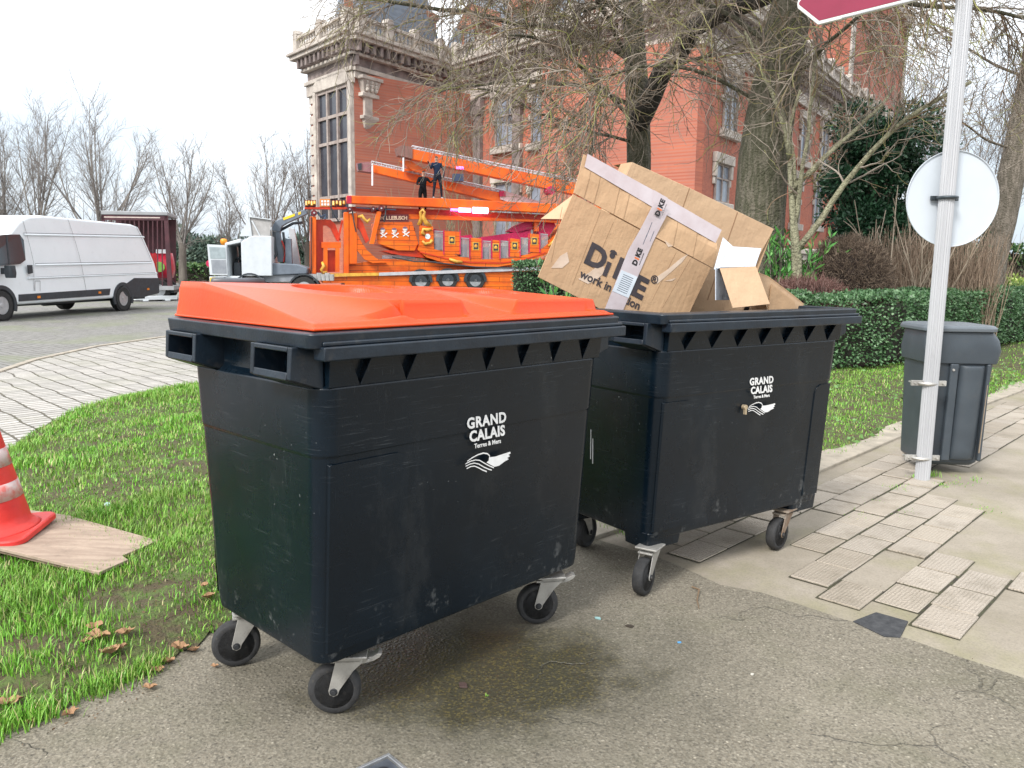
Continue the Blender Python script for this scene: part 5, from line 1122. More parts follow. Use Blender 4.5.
# ship: stern block, hull, bow, posts, railings, seats
sh = rp_(((376,222),(412.5,221.6),(419,243),(415,251),(398,250.6),(378,243.4)), .1, 1.9, OR, 'ship_stern', bevel=.02)
rp_(((383,250.5),(398,250),(415,251),(419,243),(421,252),(426,258),(404,255.6),(392,253.4)), .2, 1.8, ORD, 'stern_counter')
rp_(rect(378.5,409,214.2,221.4), .08, .14, DR, 'name_board')
m_ = MB()
for i, ch in enumerate('HILLEBUSCH'):
    s, z = R_(382.2+2.62*i, 218); vs, fs = text_geo(ch, .21, .006, .006); m_.add(vs, fs, 0, Matrix.Translation((s,.07,z)) @ STAND)
obj('name_lettering', m_, M('faded_gold', (.62,.42,.30), .6), rd)
SK = M('skull_white', (.78,.74,.72), .5)
for q in ((383.8,232.6),(395.4,232.8),(406.2,231.6)):
    s, z = R_(*q); m_ = MB(); m_.lathe([(0,-.10),(.05,-.09),(.062,-.03),(.095,.0),(.10,.06),(.06,.115),(0,.125)], 14, 0, Matrix.Translation((s-.03,.09,z+.06)) @ Matrix.Diagonal((1,.35,1,1)))
    for sg in (-1, 1): m_.prism([(s-sg*.13,z-.17),(s-sg*.10,z-.20),(s+sg*.16,z-.02),(s+sg*.13,z+.01)], .07+.005*sg, .085+.005*sg)
    obj('skull_emblem', m_, SK, rd)
    m_ = MB(); 
    m_.prism([(s-.13,z+.13),(s+.04,z+.13),(s+.05,z+.17),(s-.02,z+.21),(s-.12,z+.19)], .04, .06); obj('bandana', m_, M('bandana_violet', (.20,.10,.16), .6), rd)
hull = [(418,250),(419,245),(435,249.4),(447.5,252.4),(461.5,257),(482,259.5),(510,258.7),(528.7,254),(540,250),(556,237),(570,222),(575,224),(566,240),(556,249),(543,256),(522.5,262.8),(497.5,266.8),(472.5,266.8),(446,263.6),(426,257)]
rp_(hull, .0, 1.9, OR, 'ship_hull')
rp_(((420,251.6),(447,258),(470,262),(500,262.6),(524,259),(545,252),(545,253.2),(524,260.2),(500,263.8),(470,263.2),(447,259.2),(420,252.8)), -.03, .0, ORD, 'hull_moulding')
EMB = [(443.6,460,230.5,254.5),(469.6,481.8,237.6,258.8),(491.4,499.8,239.8,259),(509,520,238.2,257),(528.8,539.6,233.4,252.6)]
rp_(((419.6,224.5),(424,226),(433,226.4),(434,249),(419.4,246.5)), -.02, .12, OR, 'bow_panel')
m_ = MB(); s, z = R_(427.6,236.5); m_.lathe([(0,-.01),(.11,-.01),(.11,.01),(0,.01)], 18, 0, Matrix.Translation((s,-.03,z)) @ Matrix.Rotation(PI/2,4,'X')); obj('round_shield', m_, M('shield_blue_white', (.45,.62,.70), .4, (.75,.75,.75), 2), rd)
for x0, x1, y0, y1 in EMB:
    o = rp_(((x0,y0),(x1,y0+.4+(x1-x0)*.06),(x1,y1),(x0,y1-.6)), -.02, .12, OR, 'hull_post', bevel=.01)
    xm, ym = (x0+x1)/2, y0+ (y1-y0)*.40; s, z = R_(xm, ym); m_ = MB(); m_.box(s-.14,s+.14,-.035,-.02,z-.17,z+.17); obj('emblem_plate', m_, GOLD, o)
    m_ = MB(); m_.box(s-.10,s+.10,-.045,-.036,z-.13,z+.13); obj('emblem_field', m_, VB, o)
    m_ = MB(); m_.lathe([(0,-.075),(.06,-.05),(.075,.0),(.04,.06),(0,.08)], 12, 0, Matrix.Translation((s,-.045,z)) @ Matrix.Diagonal((1,.3,1,1))); obj('emblem_figure', m_, GOLD, o)
    for xx in (x0-.4, x1-.5): m_ = MB(); m_.prism([R_(*q) for q in ((xx,y0-.8),(xx+1.0,y0-.8),(xx+1.0,y1),(xx,y1))], -.04, -.021); obj('post_edge', m_, MAG, o)
gaps = [(434.6,443,231,250),(460.6,469,238,257),(482.4,491,241,259),(500.4,508.6,241,258),(520.6,528.4,238,255),(540.4,548,234,249)]
for x0, x1, y0, y1 in gaps:
    m_ = MB()
    for i in range(7):
        x = x0+(x1-x0)*(i+.5)/7; m_.prism([R_(*q) for q in ((x-.28,y0),(x+.28,y0),(x+.28,y1),(x-.28,y1))], .02, .045)
    m_.prism([R_(*q) for q in ((x0,y0-.5),(x1,y0+.1),(x1,y0+.9),(x0,y0+.3))], .0, .06); obj('railing', m_, RAILG, rd)
    m_ = MB(); m_.prism([R_(*q) for q in ((x0-1,y0+6),(x1+1,y0+6),(x1+1,y1),(x0-1,y1))], .5, .55); obj('inner_wall', m_, M('ride_inner_grey', (.16,.15,.17), .6), rd)
for P in (((482,237),(500,234.5),(520,231.6),(534,228.5),(534,236),(520,240),(500,243),(482,243)), ((512,231),(520,225),(528,221.5),(536,221),(536,229),(524,233)), ((541,222),(556,219),(560,226),(552,236),(541,238)), ((435,228),(446,231),(457,234.4),(457,236.5),(446,233.6),(435,231.6)), ((462,236),(474,234),(476,238),(466,240))):
    o = rp_(P, .5, 1.2, MAG, 'seat_row')
m_ = MB(); s, z = R_(540,229); m_.prism([R_(*q) for q in ((536.6,220),(541,220),(541,231),(536.6,231))], .3, .6); obj('ship_post', m_, ORP, rd)
m_ = MB(); m_.tube([f(419.6,225,.1), f(421.6,218,.0), f(420.4,212,-.05), f(422.6,209.6,-.05), f(424.4,212.4,-.1), f(422.8,216.6,-.05), f(425.8,223,-.05), f(431,226,.0)], [.10,.09,.07,.08,.05,.09,.10,.05], 7); obj('figurehead', m_, GOLD, rd, smooth=True)
for P_ in ([(322,262,.0),(324,266,-.05),(321,270,-.05),(323,273,-.05),(327,272,-.05)], [(358,217,.0),(362,216,-.06),(364,219,-.06),(367,222,-.06),(370,219,-.06)], [(431,229,-.06),(427,230,-.06),(423,229,-.06),(422,233,-.06),(425,235,-.06)], [(422,241,-.06),(425,244,-.06),(430,243,-.06),(432,240,-.06)], [(449,259,-.05),(456,261.5,-.05),(462,262,-.05)], [(548,246,-.05),(553,242,-.05),(556,236,-.05),(560,237,-.05)]):
    m_ = MB(); m_.tube([f(*q_) for q_ in P_], [.05,.08,.06,.08,.04][:len(P_)], 6); obj('gold_scroll', m_, GOLD, rd, smooth=True)
for xa, ya, xb, yb2 in ((330,206,339,222),(352,210,356,232),(386,206,384,222),(392,257,436,262),(430,262,520,268),(311,217,311,274)):
    m_ = MB(); m_.tube([f(xa,ya,-.03), f((xa+xb)/2,(ya+yb2)/2+2,-.08), f(xb,yb2,-.03)], .028, 5); obj('hose', m_, VB, rd)
rp_(((411.6,226),(417,227),(419,243),(415,236)), .6, 1.5, DR, 'ship_recess')
rp_(rect(386,417,255,258.5), .5, 1.4, SIL, 'support_plate'); rp_(rect(398,400,250,258), .6, .8, GRY, 'support_post')
# raised booms
def boom(A, B, tA, tB, y0, name, white=True):
    rp_(((A[0],A[1]),(B[0],B[1]),(B[0],B[1]+tB),(A[0],A[1]+tA)), y0, y0+.45, ORP, name, bevel=.02)
    m_ = MB(); n_ = 26
    for i in range(n_):
        xa = A[0]+(B[0]-A[0])*i/n_; xb = A[0]+(B[0]-A[0])*(i+1)/n_; ya = A[1]+(B[1]-A[1])*i/n_; yb_ = A[1]+(B[1]-A[1])*(i+1)/n_
        pa, pb_, pc, pd = f(xa,ya-3.4,y0+.05), f(xb,yb_-3.4,y0+.05), f(xa,ya-.6,y0+.05), f(xb,yb_-.6,y0+.05)
        m_.tube([pa,pb_], .028, 4); m_.tube([pc,pd], .028, 4); m_.tube([pa,pd] if i % 2 else [pc,pb_], .022, 4); m_.tube([pa,pc], .02, 4)
    obj(name+'_lattice', m_, SIL, rd)
boom((414.5,147),(600,185.5), 10.5, 12.5, .6, 'upper_boom'); boom((375,160.5),(512,191), 8, 10.5, 1.3, 'lower_boom')
rp_(((398,146),(404,143),(414.6,145),(414.6,157),(400,153.5)), .55, 1.1, M('boom_end_brown', (.22,.11,.09), .6), 'boom_end'); rp_(((359.8,159),(372,158),(375.4,160),(375.4,169),(361,167)), 1.25, 1.8, M('boom_end_mauve', (.30,.13,.14), .6), 'boom_end')
rp_(((360.5,160),(364.5,159.4),(364.5,166.5),(361,166)), 1.2, 1.25, VB, 'boom_opening'); rp_(rect(374.4,376,160,183), 1.1, 1.16, VW, 'hanging_pole'); rp_(rect(404.4,405.8,156,170), .5, .56, VW, 'hanging_pole')
rp_(((508,190),(514,188.6),(554,201),(553,205),(536,205.6),(508,197)), 1.25, 1.7, M('boom_white', (.70,.58,.58), .5), 'boom_sleeve'); rp_(rect(507,513,188.6,194), 1.2, 1.75, MAG, 'boom_joint')
rp_(rect(456,466,172.4,180), .45, .8, M('control_box', (.04,.06,.12), .5), 'control_box')
m_ = MB(); s, z = R_(554,189.5); m_.cyl((s,.3,z),(s,.9,z),.18,16); obj('boom_pulley', m_, MAG, rd)
rp_(((402,158),(414,158),(428,167),(426,171),(416,168)), .9, 1.1, ORP, 'boom_stay'); rp_(((408,165.5),(432,165.5),(432,168),(408,168)), 1.0, 1.2, ORP, 'boom_stay')
LMP, _t, _p = newmat('lit_pink_lamp'); _p.inputs['Base Color'].default_value = (1,.5,.7,1); _p.inputs['Emission Color'].default_value = (1,.30,.58,1); _p.inputs['Emission Strength'].default_value = 3
LMP2, _t, _p = newmat('lit_violet_lamp'); _p.inputs['Base Color'].default_value = (.8,.2,.6,1); _p.inputs['Emission Color'].default_value = (.9,.12,.55,1); _p.inputs['Emission Strength'].default_value = 1.4
for x0, x1, y0, y1, mt in ((471.5,486.5,208,213.6,LMP),(457.6,469.4,208.6,212.4,LMP),(449.6,456.6,209,211.4,LMP2),(459,466,165.2,167.6,LMP2)):
    s0, z0 = R_(x0,y1); s1, z1 = R_(x1,y0); m_ = MB(); m_.tube([(s0,-.22 if y0>200 else .5,(z0+z1)/2),(s1,-.22 if y0>200 else .5,(z0+z1)/2)], (z1-z0)/2, 12); obj('lit_lamp', m_, mt, rd, smooth=True)

# ============================================================ TWO PEOPLE ON THE RIDE
def person(label, joints, edges, mats, zsplit, loc, rz):
    """joints: name -> (x,y,z,r). Skinned, subdivided, then coloured by body region."""
    names = list(joints); me = bpy.data.meshes.new('person'); me.from_pydata([joints[k][:3] for k in names], [(names.index(a), names.index(b)) for a, b in edges], [])
    o = bpy.data.objects.new('person', me); COL.objects.link(o); o.modifiers.new('s', 'SKIN'); sv = me.skin_vertices[0].data
    for i, k in enumerate(names): r = joints[k][3]; sv[i].radius = (r, r) if not isinstance(r, tuple) else r; sv[i].use_root = (k == 'pelvis')
    o.modifiers.new('u', 'SUBSURF').levels = 2; dg = bpy.context.evaluated_depsgraph_get(); dg.update()
    m2 = bpy.data.meshes.new_from_object(o.evaluated_get(dg)); bpy.data.objects.remove(o)
    m2.materials.clear()
    for m in mats: m2.materials.append(m)
    for p in m2.polygons: p.material_index = zsplit(p.center)
    m2.shade_smooth(); q = link('person', m2, loc=loc, rot=(0,0,rz)); tag(q, label, 'person'); return q
SKN = M('skin', (.55,.32,.23), .55); HAIR = M('dark_hair', (.03,.02,.015), .7); JK1 = M('black_jacket', (.006,.008,.012), .9, (.004,.005,.007), 12, spec=.2); TR1 = M('black_trousers', (.004,.005,.006), .9, spec=.2); JK2 = M('navy_jacket', (.012,.024,.055), .9, (.008,.016,.036), 12, spec=.2); TR2 = M('dark_jeans', (.013,.016,.026), .9, spec=.2); SHO = M('pale_shoe', (.5,.5,.5), .6)
def joints(lean, armL, armR, step):
    J = dict(pelvis=(0,0,.95,(.145,.115)), belly=(lean*.3,0,1.12,(.14,.11)), chest=(lean*.7,0,1.33,(.165,.12)), neck0=(lean,0,1.47,(.075,.07)), neck=(lean*1.05,.0,1.53,.055), head0=(lean*1.1,-.01,1.60,(.075,.085)), head=(lean*1.15,-.015,1.68,(.082,.098)), crown=(lean*1.15,-.01,1.755,(.05,.06)), nose=(lean*1.15,-.105,1.655,.014))
    for s, (el, ha), n in ((-1, armL, 'l'), (1, armR, 'r')):
        J['sh'+n] = (s*.175+lean*.9,0,1.42,.07); J['el'+n] = (*el,.048); J['wr'+n] = (*ha,.032)
        d = (Vector(ha)-Vector(el)).normalized(); h = Vector(ha)+d*.07; J['pa'+n] = (*h,.034); e_ = Vector((d.z,0,-d.x)) if abs(d.y) < .9 else Vector((1,0,0))
        for i in range(4): J['f%d%s' % (i,n)] = (*(h+d*(.07+.008*(i in (1,2)))+Vector((0,.022*(i-1.5),0))),.009)
        J['th'+n] = (*(h+d*.02+Vector((.0,-.055,.02))),.011)
        fx = s*.10; J['hip'+n] = (fx,0,.88,.10); J['kn'+n] = (fx+s*step*.5,-.03,.49,.062); J['an'+n] = (fx+s*step,.02,.10,.042); J['to'+n] = (fx+s*step,-.15,.04,.035)
    E = [('pelvis','belly'),('belly','chest'),('chest','neck0'),('neck0','neck'),('neck','head0'),('head0','head'),('head','crown'),('head','nose')]
    for n in 'lr':
        E += [('chest','sh'+n),('sh'+n,'el'+n),('el'+n,'wr'+n),('wr'+n,'pa'+n),('pa'+n,'th'+n)]+[('pa'+n,'f%d%s' % (i,n)) for i in range(4)]+[('pelvis','hip'+n),('hip'+n,'kn'+n),('kn'+n,'an'+n),('an'+n,'to'+n)]
    return J, E
def mats_for(cut, armz=True):
    def fcol(c):
        if c.z > 1.66 or (c.z > 1.56 and c.y > .02): return 1
        if c.z > 1.50: return 0
        if c.z < .075: return 4
        return 2 if c.z > cut else 3
    return fcol
def pface(o, par_y=-1):
    pass
J, E = joints(.03, ((-.26,-.12,1.17),(-.10,-.30,1.16)), ((.33,-.08,1.25),(.52,-.18,1.42)), .03)
z1 = R_(425,203)[1]
w1 = rP.world(R_(425,200)[0], .60, 0); z1 = rP.hit(425,167.5)[1] - 1.80
person('person in black coat standing on the orange beam with an arm raised to the right', J, E, [SKN,HAIR,JK1,TR1,SHO], mats_for(.92), (w1.x, w1.y, z1), rP.a)
J, E = joints(-.05, ((-.27,-.05,1.22),(-.40,-.20,1.42)), ((.27,.02,1.18),(.24,-.12,.98)), .08)
w2 = rP.world(R_(438,198)[0], .1, 0); z2 = rP.hit(438,199)[1]
person('person in navy jacket and dark jeans standing on the orange beam, right of the other', J, E, [SKN,HAIR,JK2,TR2,SHO], mats_for(1.0), (w2.x, w2.y, z2), rP.a)
rp_(((414,203),(436,203.6),(436,204.4),(414,203.9)), .36, .9, SIL, 'work_platform')

# ============================================================ BRICK TOWN HALL
def mat_brick():
    m, t, p = newmat('red_brick'); tcn = N(t, 'ShaderNodeTexCoord').outputs['Object']
    mpn = N(t, 'ShaderNodeMapping'); mpn.inputs['Rotation'].default_value = (PI/2,0,0); t.links.new(tcn, mpn.inputs[0])
    b = N(t, 'ShaderNodeTexBrick'); t.links.new(mpn.outputs[0], b.inputs[0]); b.inputs['Scale'].default_value = 1; b.inputs['Brick Width'].default_value = .24; b.inputs['Row Height'].default_value = .08; b.inputs['Mortar Size'].default_value = .007
    b.inputs['Color1'].default_value = (.50,.150,.082,1); b.inputs['Color2'].default_value = (.37,.098,.058,1); b.inputs['Mortar'].default_value = (.42,.165,.11,1)
    c = mixc(t, fr(t, noise(t, .35, 5, .6, tcn), .35, .7, 0, .7), b.outputs['Color'], (.27,.115,.09)); c = mixc(t, fr(t, noise(t, .8, 6, .7, tcn, (2,2,.4)), .55, .8, 0, .35), c, (.16,.10,.09))
    t.links.new(c, p.inputs['Base Color']); p.inputs['Roughness'].default_value = .85; return m
BR = mat_brick(); STN = M('carved_stone', (.56,.51,.45), .85, (.33,.29,.26), 1.1, .02, 6, det=7, dirt=.45); STD = M('dark_stone', (.26,.215,.20), .9, (.13,.105,.10), 1.6, .02, 7, det=7)  # STD: darker stone tone for frieze, brackets and wall pilasters
SLT = M('slate_roof', (.17,.20,.24), .5, (.11,.135,.17), 1.4, .01, 9, stretch=(1,1,5), det=5); WGL = M('window_glass', (.055,.06,.075), .15, (.03,.03,.04), .6); WGL2 = M('pale_window', (.30,.34,.40), .2, (.14,.16,.20), .5); MUL = M('mullion_stone', (.36,.31,.28), .8, (.25,.2,.18), 3); RCH = M('terracotta', (.40,.16,.09), .8, (.28,.11,.07), 2)
K = atY(356,195,48); K.z = 0; KB = atY(694,200,40); KB.z = 0
aL, aR = math.atan2(-1,.85), math.atan2(1,.70)
bld = thing('brick_building', 'ornate red brick and pale stone town hall with balustrade and steep slate roof', 'building', (K.x, K.y, 0))
pL, pR = Plane(K, aL), Plane(K, aR)
pC, pB = Plane(KB, aL), Plane(KB, aR)
def bpart(pl, mb, mats, name, par=None, **k):
    """piece authored on a wall plane; its axes follow that wall"""
    o = obj(name, mb, mats, None, **k); o.parent = par or bld; 
    base = Vector((K.x,K.y,0)); mw = Matrix.Translation(Vector(pl.p) - base) @ Matrix.Rotation(pl.a, 4, 'Z')
    if par is None: o.location = mw.translation; o.rotation_euler = (0,0,pl.a)
    return o
def brect(pl, s0, s1, z0, z1, y0, y1, mat, name, par=None, **k): m_ = MB(); m_.box(s0,s1,y0,y1,z0,z1); return bpart(pl, m_, mat, name, par, **k)
zb = pR.hit(381,85)[1]                     # top of brick
zc = pL.hit(300,62)[1]; sL = pL.hit(311,120)[0]
lenR = 9.0; zc = zb + 2.1
# tower walls
wl = brect(pL, sL, 0, 0, zb+.3, .0, 12, BR, 'wall'); wr = brect(pR, 0.01, lenR, 0, zb, .004, .6, BR, 'wall')
# big mullioned window in the left wall
s0, s1 = pL.hit(321,150)[0], pL.hit(351.5,150)[0]; z0, z1 = pL.hit(336,195)[1]-1.5, pL.hit(336,90)[1]
win = brect(pL, s0, s1, z0, z1, -.06, .02, WGL, 'window'); zr = pL.hit(336,143)[1]; m_ = MB(); nx_ = 3
for i in range(nx_+1): x = s0+(s1-s0)*i/nx_; m_.box(x-.09,x+.09,-.22,-.07,z0,z1+.15)
for z in (z0, z0+(zr-z0)*.30, zr, zr+(z1-zr)*.5, z1): m_.box(s0-.1,s1+.1,-.20,-.075,z-.09,z+.09)
bpart(pL, m_, MUL, 'mullions', win)
m_ = MB(); k = 12; sm_ = (s0+s1)/2; hw = (s1-s0)/2+.35
m_.box(s0-.42,s0-.1,-.3,.0,z0-.5,z1+.2); m_.box(s1+.1,s1+.42,-.3,.0,z0-.5,z1+.2); m_.prism([(s0-.42,z1+.2),(s0-.2,z1+.62),(s0+.3,z1+.85),(s1-.3,z1+.85),(s1+.2,z1+.62),(s1+.42,z1+.2),(s1-.1,z1+.1),(s0+.1,z1+.1)], -.32, .0)
bpart(pL, m_, STN, 'window_surround', win, bevel=.03)
m_ = MB()
for i in range(14):                                              # quoins at the left edge of the tower
    z = zb-.2-i*.62; w = .95 if i % 2 else .6; m_.box(sL-.06,sL+w,-.08,-.002,z-.52,z)
bpart(pL, m_, STN, 'quoins', bevel=.02)
m_ = MB(); m_.box(sL-.2, .12, -.2,.0, zb-.3, zb+.35); m_.box(sL-.3,.2,-.32,.0,zb+.36,zb+.60); bpart(pL, m_, STN, 'string_course', bevel=.03)
m_ = MB(); m_.box(-.12, lenR, -.2,.0, zb-.02, zb+.35); m_.box(-.2,lenR,-.32,.0,zb+.36,zb+.62); m_.box(.3,1.15,-.04,.0,zb-1.3,zb-.03); bpart(pR, m_, STN, 'string_course', bevel=.03)
# corner pilaster with carved capital and corbel
m_ = MB(); cxp, wp = .95, .55
rg_ = lambda w, d, z: [(cxp-w,-d,z),(cxp+w,-d,z),(cxp+w,.1,z),(cxp-w,.1,z)]
zt = pR.hit(365,78)[1]; zbm = pR.hit(365,133)[1]; h_ = zt-zbm
m_.loft([rg_(.05,.05,zbm), rg_(.38,.25,zbm+h_*.08), rg_(.48,.38,zbm+h_*.22), rg_(.62,.42,zbm+h_*.24), rg_(.62,.42,zbm+h_*.30), rg_(.42,.30,zbm+h_*.31), rg_(.42,.30,zbm+h_*.62), rg_(.70,.42,zbm+h_*.64), rg_(.70,.42,zbm+h_*.70), rg_(.55,.36,zbm+h_*.72), rg_(.72,.50,zbm+h_*.93), rg_(.85,.58,zbm+h_*.94), rg_(.85,.58,zt)])
bpart(pR, m_, STN, 'corner_pilaster', bevel=.02)
for i in range(9):
    a = (i % 3-1)*.36; m_ = MB(); m_.lathe([(0,-.14),(.10,-.06),(.12,.05),(.05,.14),(0,.15)], 8, 0, Matrix.Translation((cxp+a,-.46,zbm+h_*(.76+.065*(i//3))))); bpart(pR, m_, STN, 'capital_leaf')
# entablature, cornice with dentils, balustrade, on both walls
def entab(pl, a, b, z, ov=1.0, name=''):
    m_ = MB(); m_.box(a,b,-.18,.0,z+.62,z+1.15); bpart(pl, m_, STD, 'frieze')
    m_ = MB(); m_.prism([(a-ov*.0,0),(b,0),(b,.1),(a,.1)], 0, .01) if False else None
    m_.box(a-ov*.35,b+.02,-.5,.0,z+1.15,z+1.32); m_.box(a-ov*.8,b+.03,-1.0,.0,z+1.86,z+2.10); m_.box(a-ov*.95,b+.04,-1.15,.0,z+2.10,z+2.28); bpart(pl, m_, STN, 'cornice', bevel=.03)
    m_ = MB(); n_ = int((b-a)/.55)
    for i in range(n_+1): x = a+(b-a)*i/max(1,n_); m_.prism([(x-.12,z+1.32),(x+.12,z+1.32),(x+.12,z+1.86),(x-.12,z+1.86)], -.85, .0)
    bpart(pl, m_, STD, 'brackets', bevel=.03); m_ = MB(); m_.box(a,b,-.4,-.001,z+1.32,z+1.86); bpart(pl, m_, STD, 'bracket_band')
    zz = z+2.28; m_ = MB(); n_ = int((b-a)/.34)
    for i in range(n_): x = a+.2+(b-a-.3)*i/n_; m_.lathe([(.06,zz+.16),(.10,zz+.30),(.05,zz+.52),(.09,zz+.62),(.09,zz+.72)], 6, 0, Matrix.Translation((x,-.75,0)))
    bpart(pl, m_, STN, 'balusters'); m_ = MB(); m_.box(a-.3,b,-.92,-.58,zz+.0,zz+.16); m_.box(a-.3,b,-.92,-.58,zz+.72,zz+.90)
    for x in np.arange(a, b+.1, max(2.3,(b-a)/max(1,round((b-a)/2.6)))): m_.box(x-.26,x+.26,-1.0,-.5,zz,zz+1.0); m_.prism([(x-.3,zz+1.0),(x+.3,zz+1.0),(x+.18,zz+1.25),(x-.18,zz+1.25)], -1.0, -.5)
    bpart(pl, m_, STN, 'balustrade', bevel=.02)
entab(pL, sL, .6, zb); entab(pR, -.3, lenR, zb, .6)
# steep slate roof over the tower with two chimneys / dormers
def wp_(pl, s, y, z): v = pl.world(s, y, z); return (v.x-K.x, v.y-K.y, v.z)
zr0 = zb+2.3; m_ = MB(); b0 = [wp_(pL,sL+.5,1.0,zr0), wp_(pL,-.3,.9,zr0), wp_(pR,lenR,.6,zr0), wp_(pR,lenR,8,zr0), wp_(pL,sL+.6,8,zr0)]
cx_, cy_, _ = wp_(pL, sL*.60, 3.6, 0)
m_.loft([b0, [(p[0]*.72+cx_*.28, p[1]*.72+cy_*.28, zr0+4.2) for p in b0], [(p[0]*.4+cx_*.6, p[1]*.4+cy_*.6, zr0+10) for p in b0]]); obj('roof', m_, SLT, bld)
m_ = MB(); q = wp_(pL, sL*.42, 1.0, 0); 
T = Matrix.Translation((q[0],q[1],zr0)) @ Matrix.Rotation(aL,4,'Z'); m_.box(-.16,.16,-.15,.15,0,1.3,0,T); m_.prism([(-.34,1.3),(.34,1.3),(.2,1.7),(.1,2.9),(-.1,2.9),(-.2,1.7)], -.25,.25,0,T); obj('finial', m_, RCH, bld, bevel=.03)
for sx_ in (5.4, 8.0):
    m_ = MB(); q = wp_(pR, sx_, 1.4, 0); T = Matrix.Translation((q[0],q[1],zr0)) @ Matrix.Rotation(aR,4,'Z'); m_.box(-.45,.45,-.4,.4,0,3.0,0,T); m_.box(-.6,.6,-.5,.5,3.0,3.4,0,T); obj('chimney', m_, RCH, bld, bevel=.03)
# carved panel in the brick of the right wall
pn = brect(pR, *sorted((pR.hit(398,120)[0], pR.hit(422,120)[0])), pR.hit(405,140)[1], pR.hit(405,110)[1], -.10, .0, STN, 'stone_panel', bevel=.03); s_ = pR.hit(410,125)
m_ = MB(); m_.lathe([(0,-.5),(.35,-.4),(.5,0),(.4,.4),(0,.6)], 14, 0, Matrix.Translation((s_[0],-.1,s_[1])) @ Matrix.Diagonal((1,.25,1,1))); bpart(pR, m_, STN, 'carved_shield', pn, smooth=True)
# wall C between tower and the nearer wing, and wing face B
lenC = -24.0; zbB = pB.hit(700,36)[1]; lenB = 52.
brect(pC, lenC, -.01, 0, zbB, .004, .6, BR, 'wall'); brect(pB, 0, lenB, 0, zbB, .0, 9, BR, 'wall')
entab(pC, lenC, 0, zbB-.3, .3); entab(pB, -.3, lenB, zbB-.3, .5)
m_ = MB(); m_.box(lenC,0,-.22,.0,zbB-.35,zbB+.33); bpart(pC, m_, STN, 'string_course'); m_ = MB(); m_.box(-.2,lenB,-.22,.0,zbB-.35,zbB+.33); m_.box(-.25,lenB,-.35,.0,0,2.6); m_.box(-.3,lenB,-.42,.0,2.6,2.85); bpart(pB, m_, STN, 'string_course')
m_ = MB(); zz = zbB+2.
def rf(pl, a, b, d):
    P = [wp_(pl,a,.8,zz), wp_(pl,b,.8,zz), wp_(pl,b,d,zz+8), wp_(pl,a,d,zz+8)]; m_.add(P+[(x,y,z-.3) for x, y, z in P], [(0,1,2,3),(7,6,5,4),(0,4,5,1),(1,5,6,2),(2,6,7,3),(3,7,4,0)])
rf(pC, lenC, 0, 5.5); obj('roof', m_, SLT, bld); m_ = MB(); rf(pB, 0, lenB, 5.5); obj('roof', m_, SLT, bld)
def bwin(pl, s, w, z0, z1, glass=WGL2, arch=False):
    o = brect(pl, s-w/2, s+w/2, z0, z1, -.02, .03, glass, 'window'); m_ = MB()
    m_.box(s-w/2-.05,s-w/2+.05,-.12,-.025,z0,z1); m_.box(s+w/2-.05,s+w/2+.05,-.12,-.025,z0,z1); m_.box(s-.04,s+.04,-.10,-.025,z0,z1)
    for zq in (z0+.05, z0+(z1-z0)*.62, z1-.05): m_.box(s-w/2+.05,s+w/2-.05,-.09,-.026,zq-.04,zq+.04)
    bpart(pl, m_, MUL, 'frame', o); m_ = MB(); m_.box(s-w/2-.35,s+w/2+.35,-.30,.0,z0-.42,z0); bpart(pl, m_, STN, 'sill', o, bevel=.03)
    m_ = MB(); m_.box(s-w/2-.38,s+w/2+.38,-.26,.0,z1,z1+.5)
    for sg in (-1,1):
        xx = s+sg*(w/2+.2); m_.box(xx-.15,xx+.15,-.20,-.0,z1-.7,z1)
        m_.box(xx-.11,xx+.11,-.12,-.0,z0+(z1-z0)*.45,z0+(z1-z0)*.45+.35)
    bpart(pl, m_, STN, 'lintel', o, bevel=.03)
for px, w, ya, yb_ in ((720,1.5,203,164),(725,1.5,130,70),(795,1.5,224,179),(817,1.5,226,181),(757,1.5,212,170),(776,1.5,150,100),(800,1.5,160,118),(820,1.5,165,128)):
    s = pB.hit(px,200)[0]; bwin(pB, s, w+.4, pB.hit(px,ya)[1], pB.hit(px,yb_)[1])
for px, ya, yb_ in ((575,140,82),(545,142,88),(610,140,78),(508,146,96)):
    s = pC.hit(px,150)[0]; bwin(pC, s, 2.2, pC.hit(px,ya)[1], pC.hit(px,yb_)[1]); bwin(pC, s, 2.2, 3.2, pC.hit(px,ya)[1]-2.2)
for i in range(6):
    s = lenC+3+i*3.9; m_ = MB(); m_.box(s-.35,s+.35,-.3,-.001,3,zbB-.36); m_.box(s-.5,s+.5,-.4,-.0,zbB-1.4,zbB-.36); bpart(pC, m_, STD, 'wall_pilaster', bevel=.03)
for i in range(4): s = lenC+5+i*5; m_ = MB(); q = wp_(pC, s, 1.4, 0); T = Matrix.Translation((q[0],q[1],zz)) @ Matrix.Rotation(aL,4,'Z'); m_.box(-.9,.9,-.8,1.8,0,2.6,0,T); m_.prism([(-1.2,2.6),(1.2,2.6),(0,4.0)], -1.0,1.6,0,T); d_ = obj('dormer', m_, RCH, bld, bevel=.03); m_ = MB(); m_.box(-.55,.55,-.84,-.805,.3,2.3,0,T); obj('window', m_, WGL2, d_)
m_ = MB(); s = pB.hit(829,200)[0]; m_.tube([(s,-.25,.3),(s,-.25,zbB+1.0)], .10, 8); bpart(pB, m_, DR, 'drainpipe')
